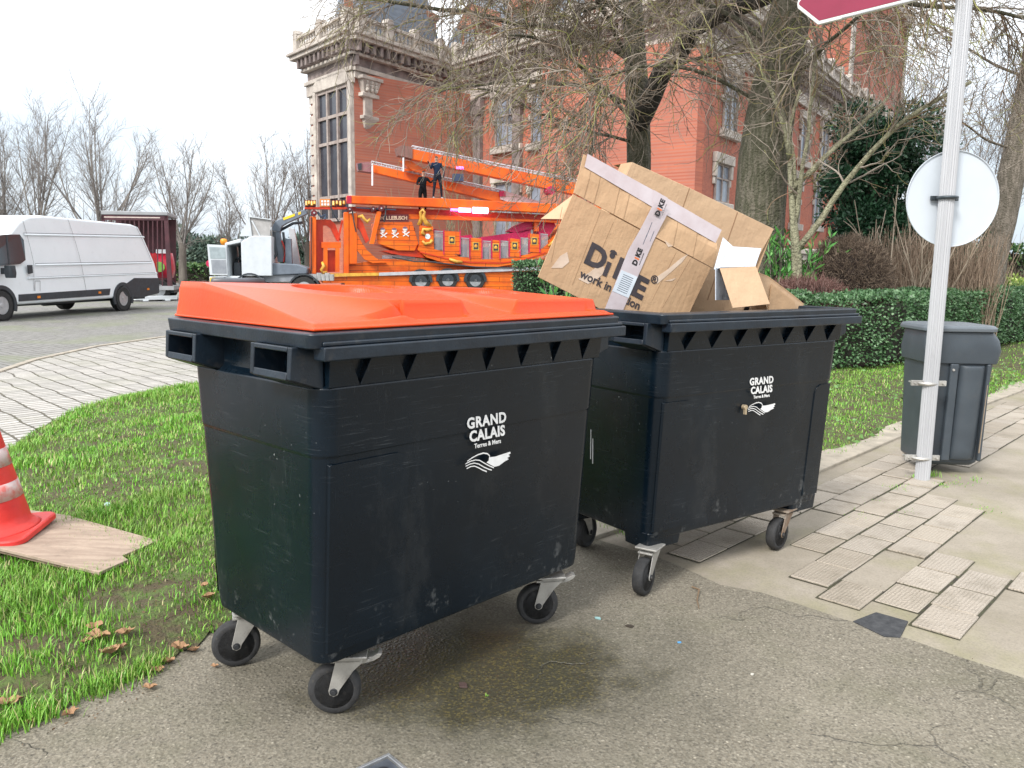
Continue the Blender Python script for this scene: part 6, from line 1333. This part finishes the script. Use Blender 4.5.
# tall far pavilion rising at the right end
sP = pB.hit(838,100)[0]; sQ = pB.hit(895,100)[0]; zP = pB.hit(895,6)[1]
brect(pB, sP, sQ, zbB, zP-1.2, -.6, 7, BR, 'pavilion'); m_ = MB(); m_.box(sP-.3,sQ+.3,-1.0,7.3,zP-1.2,zP-.2); m_.box(sP-.1,sP+.9,-.75,-.601,0,zP-1.2); m_.box(sQ-.9,sQ+.05,-.75,-.601,0,zP-1.2); bpart(pB, m_, STN, 'pavilion_cornice', bevel=.04)
brect(pB, sP, sQ, 0, zbB-.01, -.6, -.01, BR, 'pavilion_base')
for f_ in (.3,.7): bwin_s = sP+(sQ-sP)*f_; o = brect(pB, bwin_s-1, bwin_s+1, zbB-3.5, zbB+1, -.66, -.605, WGL2, 'window')

# ============================================================ TREES AND SHRUBS
def bark(name, c, c2, sc=9): return M(name, c, .9, c2, sc*2.2, .06, 26, det=8, stretch=(1,1,.22), lo=.42, hi=.60)
BK1 = bark('mossy_bark', (.155,.14,.105), (.075,.075,.045)); BK2 = bark('grey_bark', (.22,.19,.155), (.12,.105,.08)); BKF = bark('far_bark', (.19,.17,.145), (.12,.105,.09), 1)
def twigmat(name, stops, sc=2.2):
    m, t, p = newmat(name); ri = N(t, 'ShaderNodeNewGeometry').outputs['Random Per Island']; v = mixc(t, .0, (0,0,0), (0,0,0))
    c = ramp(t, ri, stops); c = mixc(t, fr(t, noise(t, sc, 3), .45, .7, 0, .5), c, stops[0][1]); t.links.new(c, p.inputs['Base Color']); p.inputs['Roughness'].default_value = .85; return m
TWG = twigmat('mixed_twigs', [(0,(.15,.12,.095)),(.35,(.27,.225,.18)),(.62,(.40,.35,.295)),(.80,(.24,.15,.09)),(.93,(.30,.30,.12)),(1,(.38,.40,.12))])
TWF = twigmat('far_twigs', [(0,(.17,.155,.15)),(.5,(.22,.20,.185)),(1,(.28,.255,.225))], .2)
def nrm(v): return v/(np.linalg.norm(v)+1e-9)
def limb_tree(name, label, base, trunk, tr_r, limbs, fan, droop, parts=True, twig_r=.006, seed=1, sub=(9,7), cat='tree', group=None, matT=None, matC=None, k0=10):
    """trunk: list of world points; limbs: list of (index along trunk 0..1, direction, length, radius)"""
    global rg
    rg = np.random.default_rng(seed); t = thing(name, label, cat, base, group=group); b = np.array(base)
    P = np.array([np.array(p)-b for p in trunk]); n = 14; ii = np.linspace(0, len(P)-1, n); Pt = np.stack([np.interp(ii, range(len(P)), P[:,j]) for j in range(3)], 1); Rt = np.interp(ii, range(len(P)), tr_r)
    m_ = MB(); m_.tube([Vector(p) for p in Pt], list(Rt), k0); obj('trunk', m_, matT or BK1, t, smooth=True)
    polys = []; LM_ = []
    for f, d, L, r in limbs:
        i = f*(n-1); p = np.array([np.interp(i, range(n), Pt[:,j]) for j in range(3)])
        A, R, D = grow(p, d, L, r, 12, .10, droop[0]); LM_.append((A, R, D))
    m_ = MB()
    for A, R, D in LM_: m_.tube([Vector(p) for p in A], list(R), 7)
    if LM_: obj('limbs', m_, matT or BK1, t, smooth=True)
    for A, R, D in LM_:
        for s in range(sub[0]):
            i = int(rg.uniform(2, 11.9)); L = rg.uniform(.5, 1.)*fan[0]*(1.15-.5*i/12); A1, R1, D1 = grow(A[i], side(D[i], rg.uniform(.4,1.0)), L, max(R[i]*.5, twig_r*2.2), 9, .16, droop[1], r2=twig_r*1.3); polys.append((A1, R1))
            for s2 in range(sub[1]):
                j = int(rg.uniform(1, 8.9)); A2, R2, D2 = grow(A1[j], side(D1[j], rg.uniform(.4,1.0)), rg.uniform(.5,1.)*fan[1], max(R1[j]*.55, twig_r*1.3), 8, .20, droop[2], r2=twig_r*.7); polys.append((A2, R2))
                for s3 in range(sub[2] if len(sub) > 2 else 3):
                    l = int(rg.uniform(1, 7.9)); A3, R3, _ = grow(A2[l], side(D2[l], rg.uniform(.4,.9)), rg.uniform(.4,1.)*fan[2], twig_r*.8, 6, .2, droop[3], r2=twig_r*.45); polys.append((A3, R3))
    V, F = tubes(polys, 3); link('twigs', npmesh('twigs', V, F, matC or TWG), t); return t
def W3(px, py, Y): return tuple(atY(px, py, Y))
# the two big drooping trees in front of the building
b1 = atY(758,300,13); b1.z = 0
limbs = [(.48,(-.9,-.2,.5),3.2,.035),(.52,(.6,-.5,.5),3.0,.035),(.60,(-.6,.6,.6),3.8,.045),(.66,(.9,.2,.5),4.2,.05),(.70,(-.8,-.5,.55),4.2,.05),(.74,(.3,-.9,.5),3.8,.05),(.78,(-.95,.1,.5),4.6,.06),(.82,(.8,.5,.5),4.4,.06),(.86,(.6,-.8,.5),4.4,.055),(.9,(-.3,-.9,.5),4.,.055),(.93,(.95,-.3,.45),4.8,.06),(.96,(-.8,-.3,.5),4.6,.055),(.99,(.5,.4,.6),4.4,.05)]
limb_tree('linden_tree', 'big bare tree with thick mossy grey trunk right of the cardboard', (b1.x,b1.y,0), [(b1.x,b1.y,-.1), W3(757,250,13), W3(764,150,13), W3(782,50,13), W3(802,-40,12.8), W3(812,-150,12.6)], [.47,.40,.385,.34,.28,.2], limbs, (1.9,1.15,.6), (-.035,-.12,-.12,.03), seed=5, sub=(13,9,5), twig_r=.0062)
b2 = atY(636,300,17); b2.z = 0
limbs = [(.42,(-.9,-.5,.5),3.6,.035),(.48,(-.7,-.7,.5),4.2,.045),(.54,(-.95,.2,.5),4.8,.05),(.58,(.4,-.8,.5),3.6,.04),(.62,(-.5,-.9,.55),4.6,.055),(.66,(-.95,-.35,.5),5.6,.065),(.72,(.5,-.7,.5),4.,.05),(.75,(-.8,-.6,.5),5.6,.065),(.8,(-.95,.3,.5),5.6,.06),(.84,(-.4,-.9,.5),4.8,.06),(.88,(-.9,-.1,.5),5.6,.06),(.92,(.3,-.8,.6),4.4,.055),(.97,(-.7,-.5,.6),5.2,.055)]
limb_tree('linden_tree', 'bare drooping tree with slimmer trunk behind the cardboard boxes', (b2.x,b2.y,0), [(b2.x,b2.y,-.1), W3(637,240,17), W3(639,150,17), W3(637,90,17), W3(632,0,17), W3(628,-120,16.6)], [.30,.27,.25,.24,.20,.12], limbs, (2.3,1.4,.7), (-.04,-.13,-.13,.02), seed=9, sub=(13,9,5), twig_r=.0072)
# its long curved dark limb, on a third tree of its own trunk line
m_ = MB(); A = [Vector(W3(*q)) for q in ((638,125,16.9),(651,98,16.4),(662,72,16),(678,55,15.6),(694,28,15.2),(715,16,14.8),(742,6,14.4),(800,-14,14))]
b2o = [o for o in bpy.data.objects if o.get('label') == 'bare drooping tree with slimmer trunk behind the cardboard boxes'][0]
m_.tube([p-b2o.location for p in A], [.22,.21,.19,.18,.17,.16,.14,.10], 9); obj('limb', m_, bark('dark_bark', (.075,.065,.055), (.035,.032,.026)), b2o, smooth=True)  # limb bark coloured darker than the trunk
# right-hand tree
b3 = atY(984,296,18.5); b3.z = 0
limbs = [(.5,(-.8,-.3,.3),2.4,.03),(.58,(.8,-.2,.4),3.0,.04),(.66,(-.9,.3,.5),2.8,.035),(.72,(-.5,-.8,.5),2.6,.035),(.8,(.6,.6,.5),3,.04),(.85,(-.9,-.1,.6),3.4,.04),(.9,(-.4,.7,.6),3,.04),(.97,(-.7,-.3,.8),3.,.04)]
limb_tree('bare_tree', 'bare leaning tree at the right edge behind the round sign', (b3.x,b3.y,0), [(b3.x,b3.y,-.1), W3(992,255,18.5), W3(1004,215,18.5), W3(1016,150,18.5), W3(1030,80,18.5), W3(1046,-30,18.5), W3(1056,-120,18.5)], [.40,.32,.29,.27,.23,.18,.12], limbs, (1.7,1.0,.5), (.02,-.03,-.03,.02), seed=21, sub=(8,7,4), twig_r=.006, matT=BK2)
# young multi-stem tree
b4 = atY(800,300,12.4); b4.z = 0
limbs = [(.30,(.55,-.1,.75),3.2,.052),(.36,(-.25,.2,.9),2.8,.045),(.45,(.1,-.2,1),2.6,.04),(.6,(.7,.2,.6),2.2,.045),(.7,(-.5,-.1,.8),2.,.04)]
limb_tree('young_tree', 'small pale multi-stemmed bare tree between the big trunk and the dark evergreen', (b4.x,b4.y,0), [(b4.x,b4.y,-.1), W3(797,262,12.4), W3(795,240,12.4), W3(791,190,12.4), W3(788,130,12.4), W3(800,90,12.4)], [.10,.08,.065,.04,.03,.02], limbs, (1.0,.7,.45), (.03,.02,.0,.02), seed=33, sub=(8,5,3), twig_r=.006, matT=bark('lichen_bark', (.34,.33,.22), (.22,.21,.14)))
# background row of bare trees
def far_tree(label, px, top, Y, rT, spread, seed, forks=7, x2=0):
    global rg
    rg = np.random.default_rng(seed); b = atY(px, 284, Y); b.z = 0; tp = atY(px+x2, top, Y); H = tp.z
    t = thing('bare_tree', label, 'tree', (b.x, b.y, 0), group='bare trees along the far side of the square')
    f0 = .30; n = 6; P = np.array([[(tp.x-b.x)*.2*f, rg.normal(0,.03), -.1+H*f0*f] for f in np.linspace(0,1,n)]); R = np.linspace(rT, rT*.8, n)
    m_ = MB(); m_.tube([Vector(p) for p in P], list(R), 7); obj('trunk', m_, BKF, t, smooth=True); polys = []
    for i in range(forks+1):
        az = 2*np.pi*(i+rg.uniform(-.3,.3))/forks*1.0; el = rg.uniform(.70,1.40) if i else 1.5; L = H*(1-f0)*(.55+.45*math.sin(el))*rg.uniform(.85,1.02)
        A, Rr, D = grow(P[int(rg.integers(3,6))], (math.cos(az)*math.cos(el)*spread*1.45, math.sin(az)*math.cos(el)*spread*1.45, math.sin(el)), L, rT*rg.uniform(.24,.38), 16, .045, .035, r2=.02); polys.append((A, Rr))
        for s in range(14):
            i1 = int(rg.uniform(1,15.9)); L1 = L*(.52-.30*i1/16)*rg.uniform(.6,1.1); A1, R1, D1 = grow(A[i1], side(D[i1], rg.uniform(.4,.85)), L1, max(Rr[i1]*.36,.014), 10, .07, .055, r2=.008); polys.append((A1, R1))
            for s2 in range(9):
                i2 = int(rg.uniform(1,9.9)); A2, R2, D2 = grow(A1[i2], side(D1[i2], rg.uniform(.35,.75)), L1*rg.uniform(.22,.5), .009, 6, .09, .05, r2=.0055); polys.append((A2, R2))
                if s2 % 2: i3 = int(rg.uniform(1,5.9)); A3, R3, _ = grow(A2[i3], side(D2[i3], .6), L1*.2, .009, 4, .1, .05, r2=.006); polys.append((A3, R3))
    V, F = tubes(polys, 3); link('branches', npmesh('branches', V, F, TWF), t); return t
far_tree('bare tree behind the windscreen end of the white van, at the left edge', 6, 114, 58, .26, .42, 101)
far_tree('narrow bare tree rising behind the middle of the white van', 41, 104, 58, .30, .44, 102)
far_tree('broadest bare tree, directly behind the roof end of the white van', 103, 100, 56, .36, .56, 103, 10)
far_tree('bare tree standing just right of the maroon wagon', 183, 136, 56, .30, .44, 104)
far_tree('thin bare tree above the open lorry door', 229, 186, 66, .20, .40, 105, 5)
far_tree('bare tree behind the crane column of the lorry', 270, 126, 58, .28, .46, 106)
far_tree('bare tree nearest the brick building, behind the crane boom', 308, 134, 60, .28, .44, 107)
for i, (px, top, lab) in enumerate(((905,40,'faint bare tree in the gap between building and sign post'),(945,70,'faint bare tree behind the upper sign post'),(990,50,'faint bare tree at the right edge beyond the leaning one'))): far_tree(lab, px, top, 46, .22, .5, 120+i, 7)

def crown(name, label, cat, c, rad, nl, L, Wd, mat, stem=None, clumps=26, seed=3, up=.2, group=None, flat=1.):
    """evergreen: leaves scattered through clumps inside an uneven ellipsoid"""
    global rg
    rg = np.random.default_rng(seed); base = (c[0], c[1], 0); t = thing(name, label, cat, base, group=group); C_ = np.array([0,0,c[2]]); rad = np.array(rad)
    q = rg.normal(0,1,(clumps,3)); q /= np.linalg.norm(q,axis=1,keepdims=True); q *= rg.uniform(.25,.92,(clumps,1)); cc = q*rad; cr_ = rg.uniform(.22,.42,clumps)*rad.mean()
    w = rg.integers(0, clumps, nl); d = rg.normal(0,1,(nl,3)); d /= np.linalg.norm(d,axis=1,keepdims=True); r = rg.uniform(.55,1.08,(nl,1)); P = cc[w]+d*r*cr_[w][:,None]*np.array([1,1,.75]); P = P+C_; k = P[:,2] > .05; P = P[k]; d = d[k]
    V, F = leaves(P, d+rg.normal(0,.5,d.shape)+np.array([0,0,up]), L, Wd); link('foliage', npmesh('foliage', V, F, mat), t)
    m_ = MB(); m_.tube([(0,0,-.05),(.05,0,c[2]*.6),(0,.05,c[2]+rad[2]*.4)], [stem or .08,(stem or .08)*.8,(stem or .08)*.3], 7); obj('trunk', m_, BK1, t, smooth=True)
    polys = []
    for i in range(clumps): A, R, _ = grow((0,0,max(.2,c[2]*.5)), cc[i]+C_-np.array([0,0,c[2]*.5]), np.linalg.norm(cc[i]+C_-np.array([0,0,c[2]*.5]))*1., (stem or .08)*.35, 7, .08, 0); polys.append((A, R))
    V, F = tubes(polys, 4); link('branches', npmesh('branches', V, F, BK1), t); return t
def leafmat(name, a, b, c, rough=.45):
    m, t, p = newmat(name); ri = N(t, 'ShaderNodeNewGeometry').outputs['Random Per Island']; cc = ramp(t, ri, [(0,a),(.6,b),(1,c)]); t.links.new(cc, p.inputs['Base Color']); p.inputs['Roughness'].default_value = rough; return m
LDK = leafmat('holly_leaf', (.008,.035,.016), (.018,.065,.028), (.035,.11,.05)); LHD = leafmat('hedge_leaf', (.03,.085,.03), (.075,.17,.065), (.19,.32,.17)); LLR = leafmat('laurel_leaf', (.04,.16,.03), (.09,.30,.06), (.22,.44,.12)); LYL = leafmat('variegated_leaf', (.18,.30,.05), (.38,.48,.12), (.55,.62,.24)); LJN = leafmat('juniper', (.05,.12,.03), (.10,.20,.04), (.18,.30,.07)); LIV = leafmat('ivy_leaf', (.02,.07,.02), (.06,.14,.04), (.14,.22,.07)); LCF = leafmat('far_conifer', (.06,.105,.085), (.09,.145,.11), (.13,.18,.13), .8)
c_ = atY(880,165,17.5); crown('holly_tree', 'dark evergreen tree behind the blank round sign and brown bush', 'tree', (c_.x,c_.y,3.3), (1.15,1.1,2.2), 30000, .12, .055, LDK, stem=.12, clumps=44, seed=41)
c_ = atY(930,215,19); crown('holly_tree', 'lower dark evergreen filling the gap behind the round sign', 'tree', (c_.x,c_.y,1.9), (1.0,1.2,1.3), 9000, .12, .055, LDK, stem=.10, clumps=26, seed=42)
for px, Y, h_, r_, lab in ((190,78,5.0,3.0,'dark green pine beyond the far road, right of the maroon wagon'),(172,82,4.4,2.2,'smaller dark pine behind the right edge of the maroon wagon'),(292,80,4.6,2.4,'grey green pine glimpsed behind the lorry crane'),(214,84,3.2,2.4,'low dark bush beyond the open lorry door'),(240,86,4.0,3,'round evergreen hidden behind the lorry cab')):
    c_ = atY(px,262,Y); crown('pine_tree', lab, 'tree', (c_.x,c_.y,h_*.55), (r_,r_,h_*.5), 3800, .5, .22, LCF, stem=.2, clumps=22, seed=int(px), group='evergreens beyond the far road')
# far field edge: low hedge and rail
def boxhedge(name, label, pts, w, h, nleaf, L, Wd, mat, z0=0.1, seed=2, cat='hedge', rough=.06, dense=None):
    """clipped hedge following pts: leafy shell with gaps over a twiggy core"""
    global rg
    rg = np.random.default_rng(seed); P = np.array(pts, float); base = (P[0,0], P[0,1], 0); t = thing(name, label, cat, base); seg = np.linalg.norm(np.diff(P,axis=0),axis=1); cum = np.r_[0,np.cumsum(seg)]
    u = rg.uniform(0,cum[-1],nleaf); i = np.clip(np.searchsorted(cum,u)-1,0,len(seg)-1); f = (u-cum[i])/seg[i]; D = np.diff(P,axis=0)[i]/seg[i][:,None]; Nn = np.stack([-D[:,1],D[:,0]],1); C_ = P[i]+np.diff(P,axis=0)[i]*f[:,None]
    per = 2*h+w; q = rg.uniform(0,per,nleaf); dep = np.abs(rg.normal(0,rough,nleaf)); wav = .035*np.sin(u*3.1)+.03*np.sin(u*7.7+q*4)
    off = np.where(q<h, -w/2, np.where(q<h+w, q-h-w/2, w/2)); z = np.where(q<h, q, np.where(q<h+w, h, q-h-w)); nx = np.where(q<h,-1.,np.where(q<h+w,0.,1.)); nz = np.where((q>=h)&(q<h+w),1.,0.)
    off = off - nx*(dep+wav); z = np.clip(z+z0-nz*(dep*.7+wav), .03, None); X = C_+Nn*off[:,None]; V0 = np.stack([X[:,0]-base[0],X[:,1]-base[1],z],1)
    dd = np.stack([Nn[:,0]*nx,Nn[:,1]*nx,nz],1)+rg.normal(0,.6,(nleaf,3)); V, F = leaves(V0, dd, L, Wd); link('foliage', npmesh('foliage', V, F, mat), t)
    m_ = MB()
    for a, b in zip(P, P[1:]):
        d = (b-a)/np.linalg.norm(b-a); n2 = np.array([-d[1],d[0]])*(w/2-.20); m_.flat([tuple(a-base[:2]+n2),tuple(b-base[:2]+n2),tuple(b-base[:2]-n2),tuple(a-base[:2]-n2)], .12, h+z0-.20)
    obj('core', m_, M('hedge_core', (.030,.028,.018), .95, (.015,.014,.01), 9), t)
    polys = []
    for k in range(int(cum[-1]*9)):
        u_ = rg.uniform(0,cum[-1]); i_ = min(np.searchsorted(cum,u_)-1 if u_ > 0 else 0, len(seg)-1); p = P[i_]+(P[i_+1]-P[i_])*(u_-cum[i_])/seg[i_]; nn = np.array([-(P[i_+1]-P[i_])[1],(P[i_+1]-P[i_])[0]])/seg[i_]
        st = p+nn*rg.uniform(-.3,.3)-np.array(base[:2]); A, R, _ = grow((st[0],st[1],0), (rg.normal(0,.4),rg.normal(0,.4),1), h*.8, .012, 6, .12, .02); polys.append((A,R))
    V, F = tubes(polys, 4); link('stems', npmesh('stems', V, F, BK1), t); return t
hA = [at(802,377).xy[:], at(900,371).xy[:], at(1024,345).xy[:], at(1150,322).xy[:]]
hd = [Vector(p) for p in hA]; d_ = (hd[1]-hd[0]).normalized(); st_ = hd[0]-d_*1.6
dirn = (hd[2]-hd[1]).normalized(); shift = lambda p: (p[0]-.30*1, p[1]+.48)
boxhedge('clipped_hedge', 'long clipped green hedge behind the far container and the litter bin', [shift(st_[:])]+[shift(p) for p in hA], 1.0, 1.0, 95000, .050, .034, LHD, seed=51)
c_ = atY(515,300,15.5); boxhedge('clipped_hedge', 'small clipped hedge block between the orange lid and the cardboard box', [(c_.x+.0,15.6),(c_.x+2.6,15.2)], .9, 1.45, 22000, .055, .036, LHD, seed=52)
c_ = atY(1000,262,22); boxhedge('ivy_hedge', 'tall loose ivy hedge in the background at the right edge', [(c_.x-2.6,22.5),(c_.x+5.5,24)], .9, 2.1, 12000, .11, .07, LIV, seed=53, rough=.16)
c_ = atY(172,280,72); boxhedge('field_hedge', 'low grey green hedge along the far side of the square', [(c_.x-40,74),(c_.x-2,72),(c_.x+5,71),(c_.x+12,71)], 1.6, 1.3, 9000, .35, .2, LIV, seed=54, rough=.25)
# leafy green laurel with upright lance leaves
def laurel(label, px, py, Y, n, hgt_, seed, sp=.45):
    global rg
    rg = np.random.default_rng(seed); c_ = atY(px,py,Y); t = thing('laurel_shrub', label, 'shrub', (c_.x,c_.y,0)); polys = []; PP = []; NN = []
    for i in range(n):
        az = rg.uniform(0,6.28); r = rg.uniform(0,sp*.5); A, R, D = grow((r*math.cos(az),r*math.sin(az),0), (math.cos(az)*.17,math.sin(az)*.17,1), hgt_*rg.uniform(.7,1.05), .012, 12, .05, .0); polys.append((A,R))
        for j in range(26):
            k = rg.uniform(3,11); i0 = int(k); p = A[i0]*(1-(k-i0))+A[min(i0+1,11)]*(k-i0); PP.append(p); NN.append(side(D[i0], rg.uniform(.5,1.1))+np.array([0,0,.25]))
    V, F = tubes(polys, 4); link('stems', npmesh('stems', V, F, BK2), t); V, F = leaves(np.array(PP), np.array(NN), .17, .038); link('foliage', npmesh('foliage', V, F, LLR), t)
laurel('bright green laurel with lance leaves between the cardboard and the brown bush', 781,300,12.9, 95, 2.05, 61, .75)
laurel('laurel tips peeping out left of the big lettered box', 570,300,11.0, 12, 1.70, 62, .4)
# brown domed bush
def dome(name, label, c, rad, n, L, stops, seed, vert=.25, w=.004, flowers=0):
    global rg
    rg = np.random.default_rng(seed); t = thing(name, label, 'shrub', (c[0],c[1],0)); d = rg.normal(0,1,(n,3)); d[:,2] = np.abs(d[:,2])*1.0-.25; d /= np.linalg.norm(d,axis=1,keepdims=True)
    P = d*np.array(rad)*(rg.uniform(.80,1.0,(n,1))+.05*np.sin(d[:,:1]*9)*np.cos(d[:,1:2]*8)); P[:,2] += c[2]; k = P[:,2] > .03; P = P[k]; d = d[k]; polys = []
    for p, q in zip(P, d):
        A, R, _ = grow(p-q*L*.6, q+rg.normal(0,.45,3)+np.array([0,0,vert]), L*rg.uniform(.6,1.2), w, 5, .28, .0, r2=w*.5); polys.append((A,R))
    V, F = tubes(polys, 3); link('twigs', npmesh('twigs', V, F, twigmat(name+'_twig', stops, 6)), t)
    m_ = MB(); rings = []
    for a in np.linspace(-.3,PI/2-.05,9): rings.append([(rad[0]*.80*math.cos(a)*math.cos(b), rad[1]*.80*math.cos(a)*math.sin(b), max(.0,c[2]+rad[2]*.80*math.sin(a))) for b in np.linspace(0,2*PI,25)[:-1]])
    m_.loft(rings); obj('inner_twigs', m_, M(name+'_core', (.030,.020,.016), .95, (.012,.008,.007), 30, .03, 40, det=6), t); return t
BRN = [(0,(.05,.033,.025)),(.4,(.12,.085,.06)),(.75,(.22,.16,.115)),(1,(.34,.27,.20))]
c_ = atY(847,280,12.75); dome('dry_bush', 'round brown bush of dry stems behind the clipped hedge', (c_.x,c_.y+.0,1.15), (.78,.6,.88), 15000, .10, BRN, 71, w=.0035)
c_ = atY(806,290,12.2); dome('red_stem_shrub', 'low reddish brown twiggy shrub left of the round brown bush', (c_.x,c_.y,.75), (.85,.5,.62), 7500, .16, [(0,(.08,.035,.03)),(.5,(.22,.11,.09)),(1,(.36,.24,.21))], 72, vert=1.3, w=.004)
def stalks(name, label, c, sx_, sy_, n, h0, h1, r, stops, seed, lean=.08, br=2):
    global rg
    rg = np.random.default_rng(seed); t = thing(name, label, 'shrub', (c[0],c[1],0)); polys = []
    for i in range(n):
        A, R, D = grow((rg.uniform(-sx_,sx_),rg.uniform(-sy_,sy_),0), (rg.normal(0,lean),rg.normal(0,lean),1), rg.uniform(h0,h1), r, 9, .05, .0, r2=r*.4); polys.append((A,R))
        for j in range(br): k = int(rg.uniform(3,8)); A1, R1, _ = grow(A[k], side(D[k],.5)+np.array([0,0,.3]), rg.uniform(.15,.5), r*.5, 6, .12, .0); polys.append((A1,R1))
    V, F = tubes(polys, 4); link('stems', npmesh('stems', V, F, twigmat(name+'_stem', stops, 6)), t)
c_ = atY(932,285,14.8); stalks('dry_reeds', 'tall tan dry stalks behind the hedge, left of the sign post', (c_.x,c_.y), 1.0, .5, 900, 1.4,2.3,.007, [(0,(.13,.09,.06)),(.5,(.30,.22,.16)),(1,(.46,.36,.27))], 81, .05)
c_ = atY(900,285,14.4); stalks('pale_stemmed_shrub', 'bare shrub with thick pale stems above the brown bush', (c_.x,c_.y), .6, .4, 22, 2.0,3.0,.018, [(0,(.30,.24,.18)),(1,(.50,.42,.33))], 82, .25, 4)
c_ = atY(975,285,20.5); stalks('dry_reeds', 'brown dry stems right of the sign post, before the ivy', (c_.x,c_.y), 1.3, .5, 700, .9,1.6,.008, [(0,(.12,.08,.055)),(.5,(.24,.17,.13)),(1,(.36,.28,.21))], 83, .10)
c_ = atY(992,276,19.5); crown('variegated_shrub', 'yellow green leafy shrub above the hedge right of the post', 'shrub', (c_.x,c_.y,1.02), (1.25,.6,.30), 6500, .10, .06, LYL, stem=.03, clumps=30, seed=91, up=.7)
c_ = atY(995,282,18.2); crown('juniper_shrub', 'flat mid green shrub just over the hedge at the right edge', 'shrub', (c_.x,c_.y,.86), (1.8,.6,.26), 13000, .06, .014, LJN, stem=.03, clumps=34, seed=92, up=.3)
# climbing twig thicket at the foot of the building behind the ride
c_ = atY(525,262,41); stalks('bare_thicket', 'thin bare shrubs in front of the brick building behind the ride', (c_.x,c_.y), 6.5, 1.2, 150, 3.2,6.6,.018, [(0,(.14,.13,.09)),(.5,(.22,.20,.13)),(1,(.33,.32,.18))], 84, .22, 7)
# low stone building ledge / pale car roofs glimpsed at the foot of the wing
pc = atY(810,246,30); m_ = MB(); m_.box(-2.2,2.2,-.4,.4,0,2.05); m_.box(-2.3,2.3,-.5,.5,2.05,2.25); tag(obj('stone_wall', m_, STN, loc=(pc.x,pc.y,0), rot=(0,0,.5), bevel=.03), 'low pale stone wall seen between the young tree and the brown bush', 'wall')
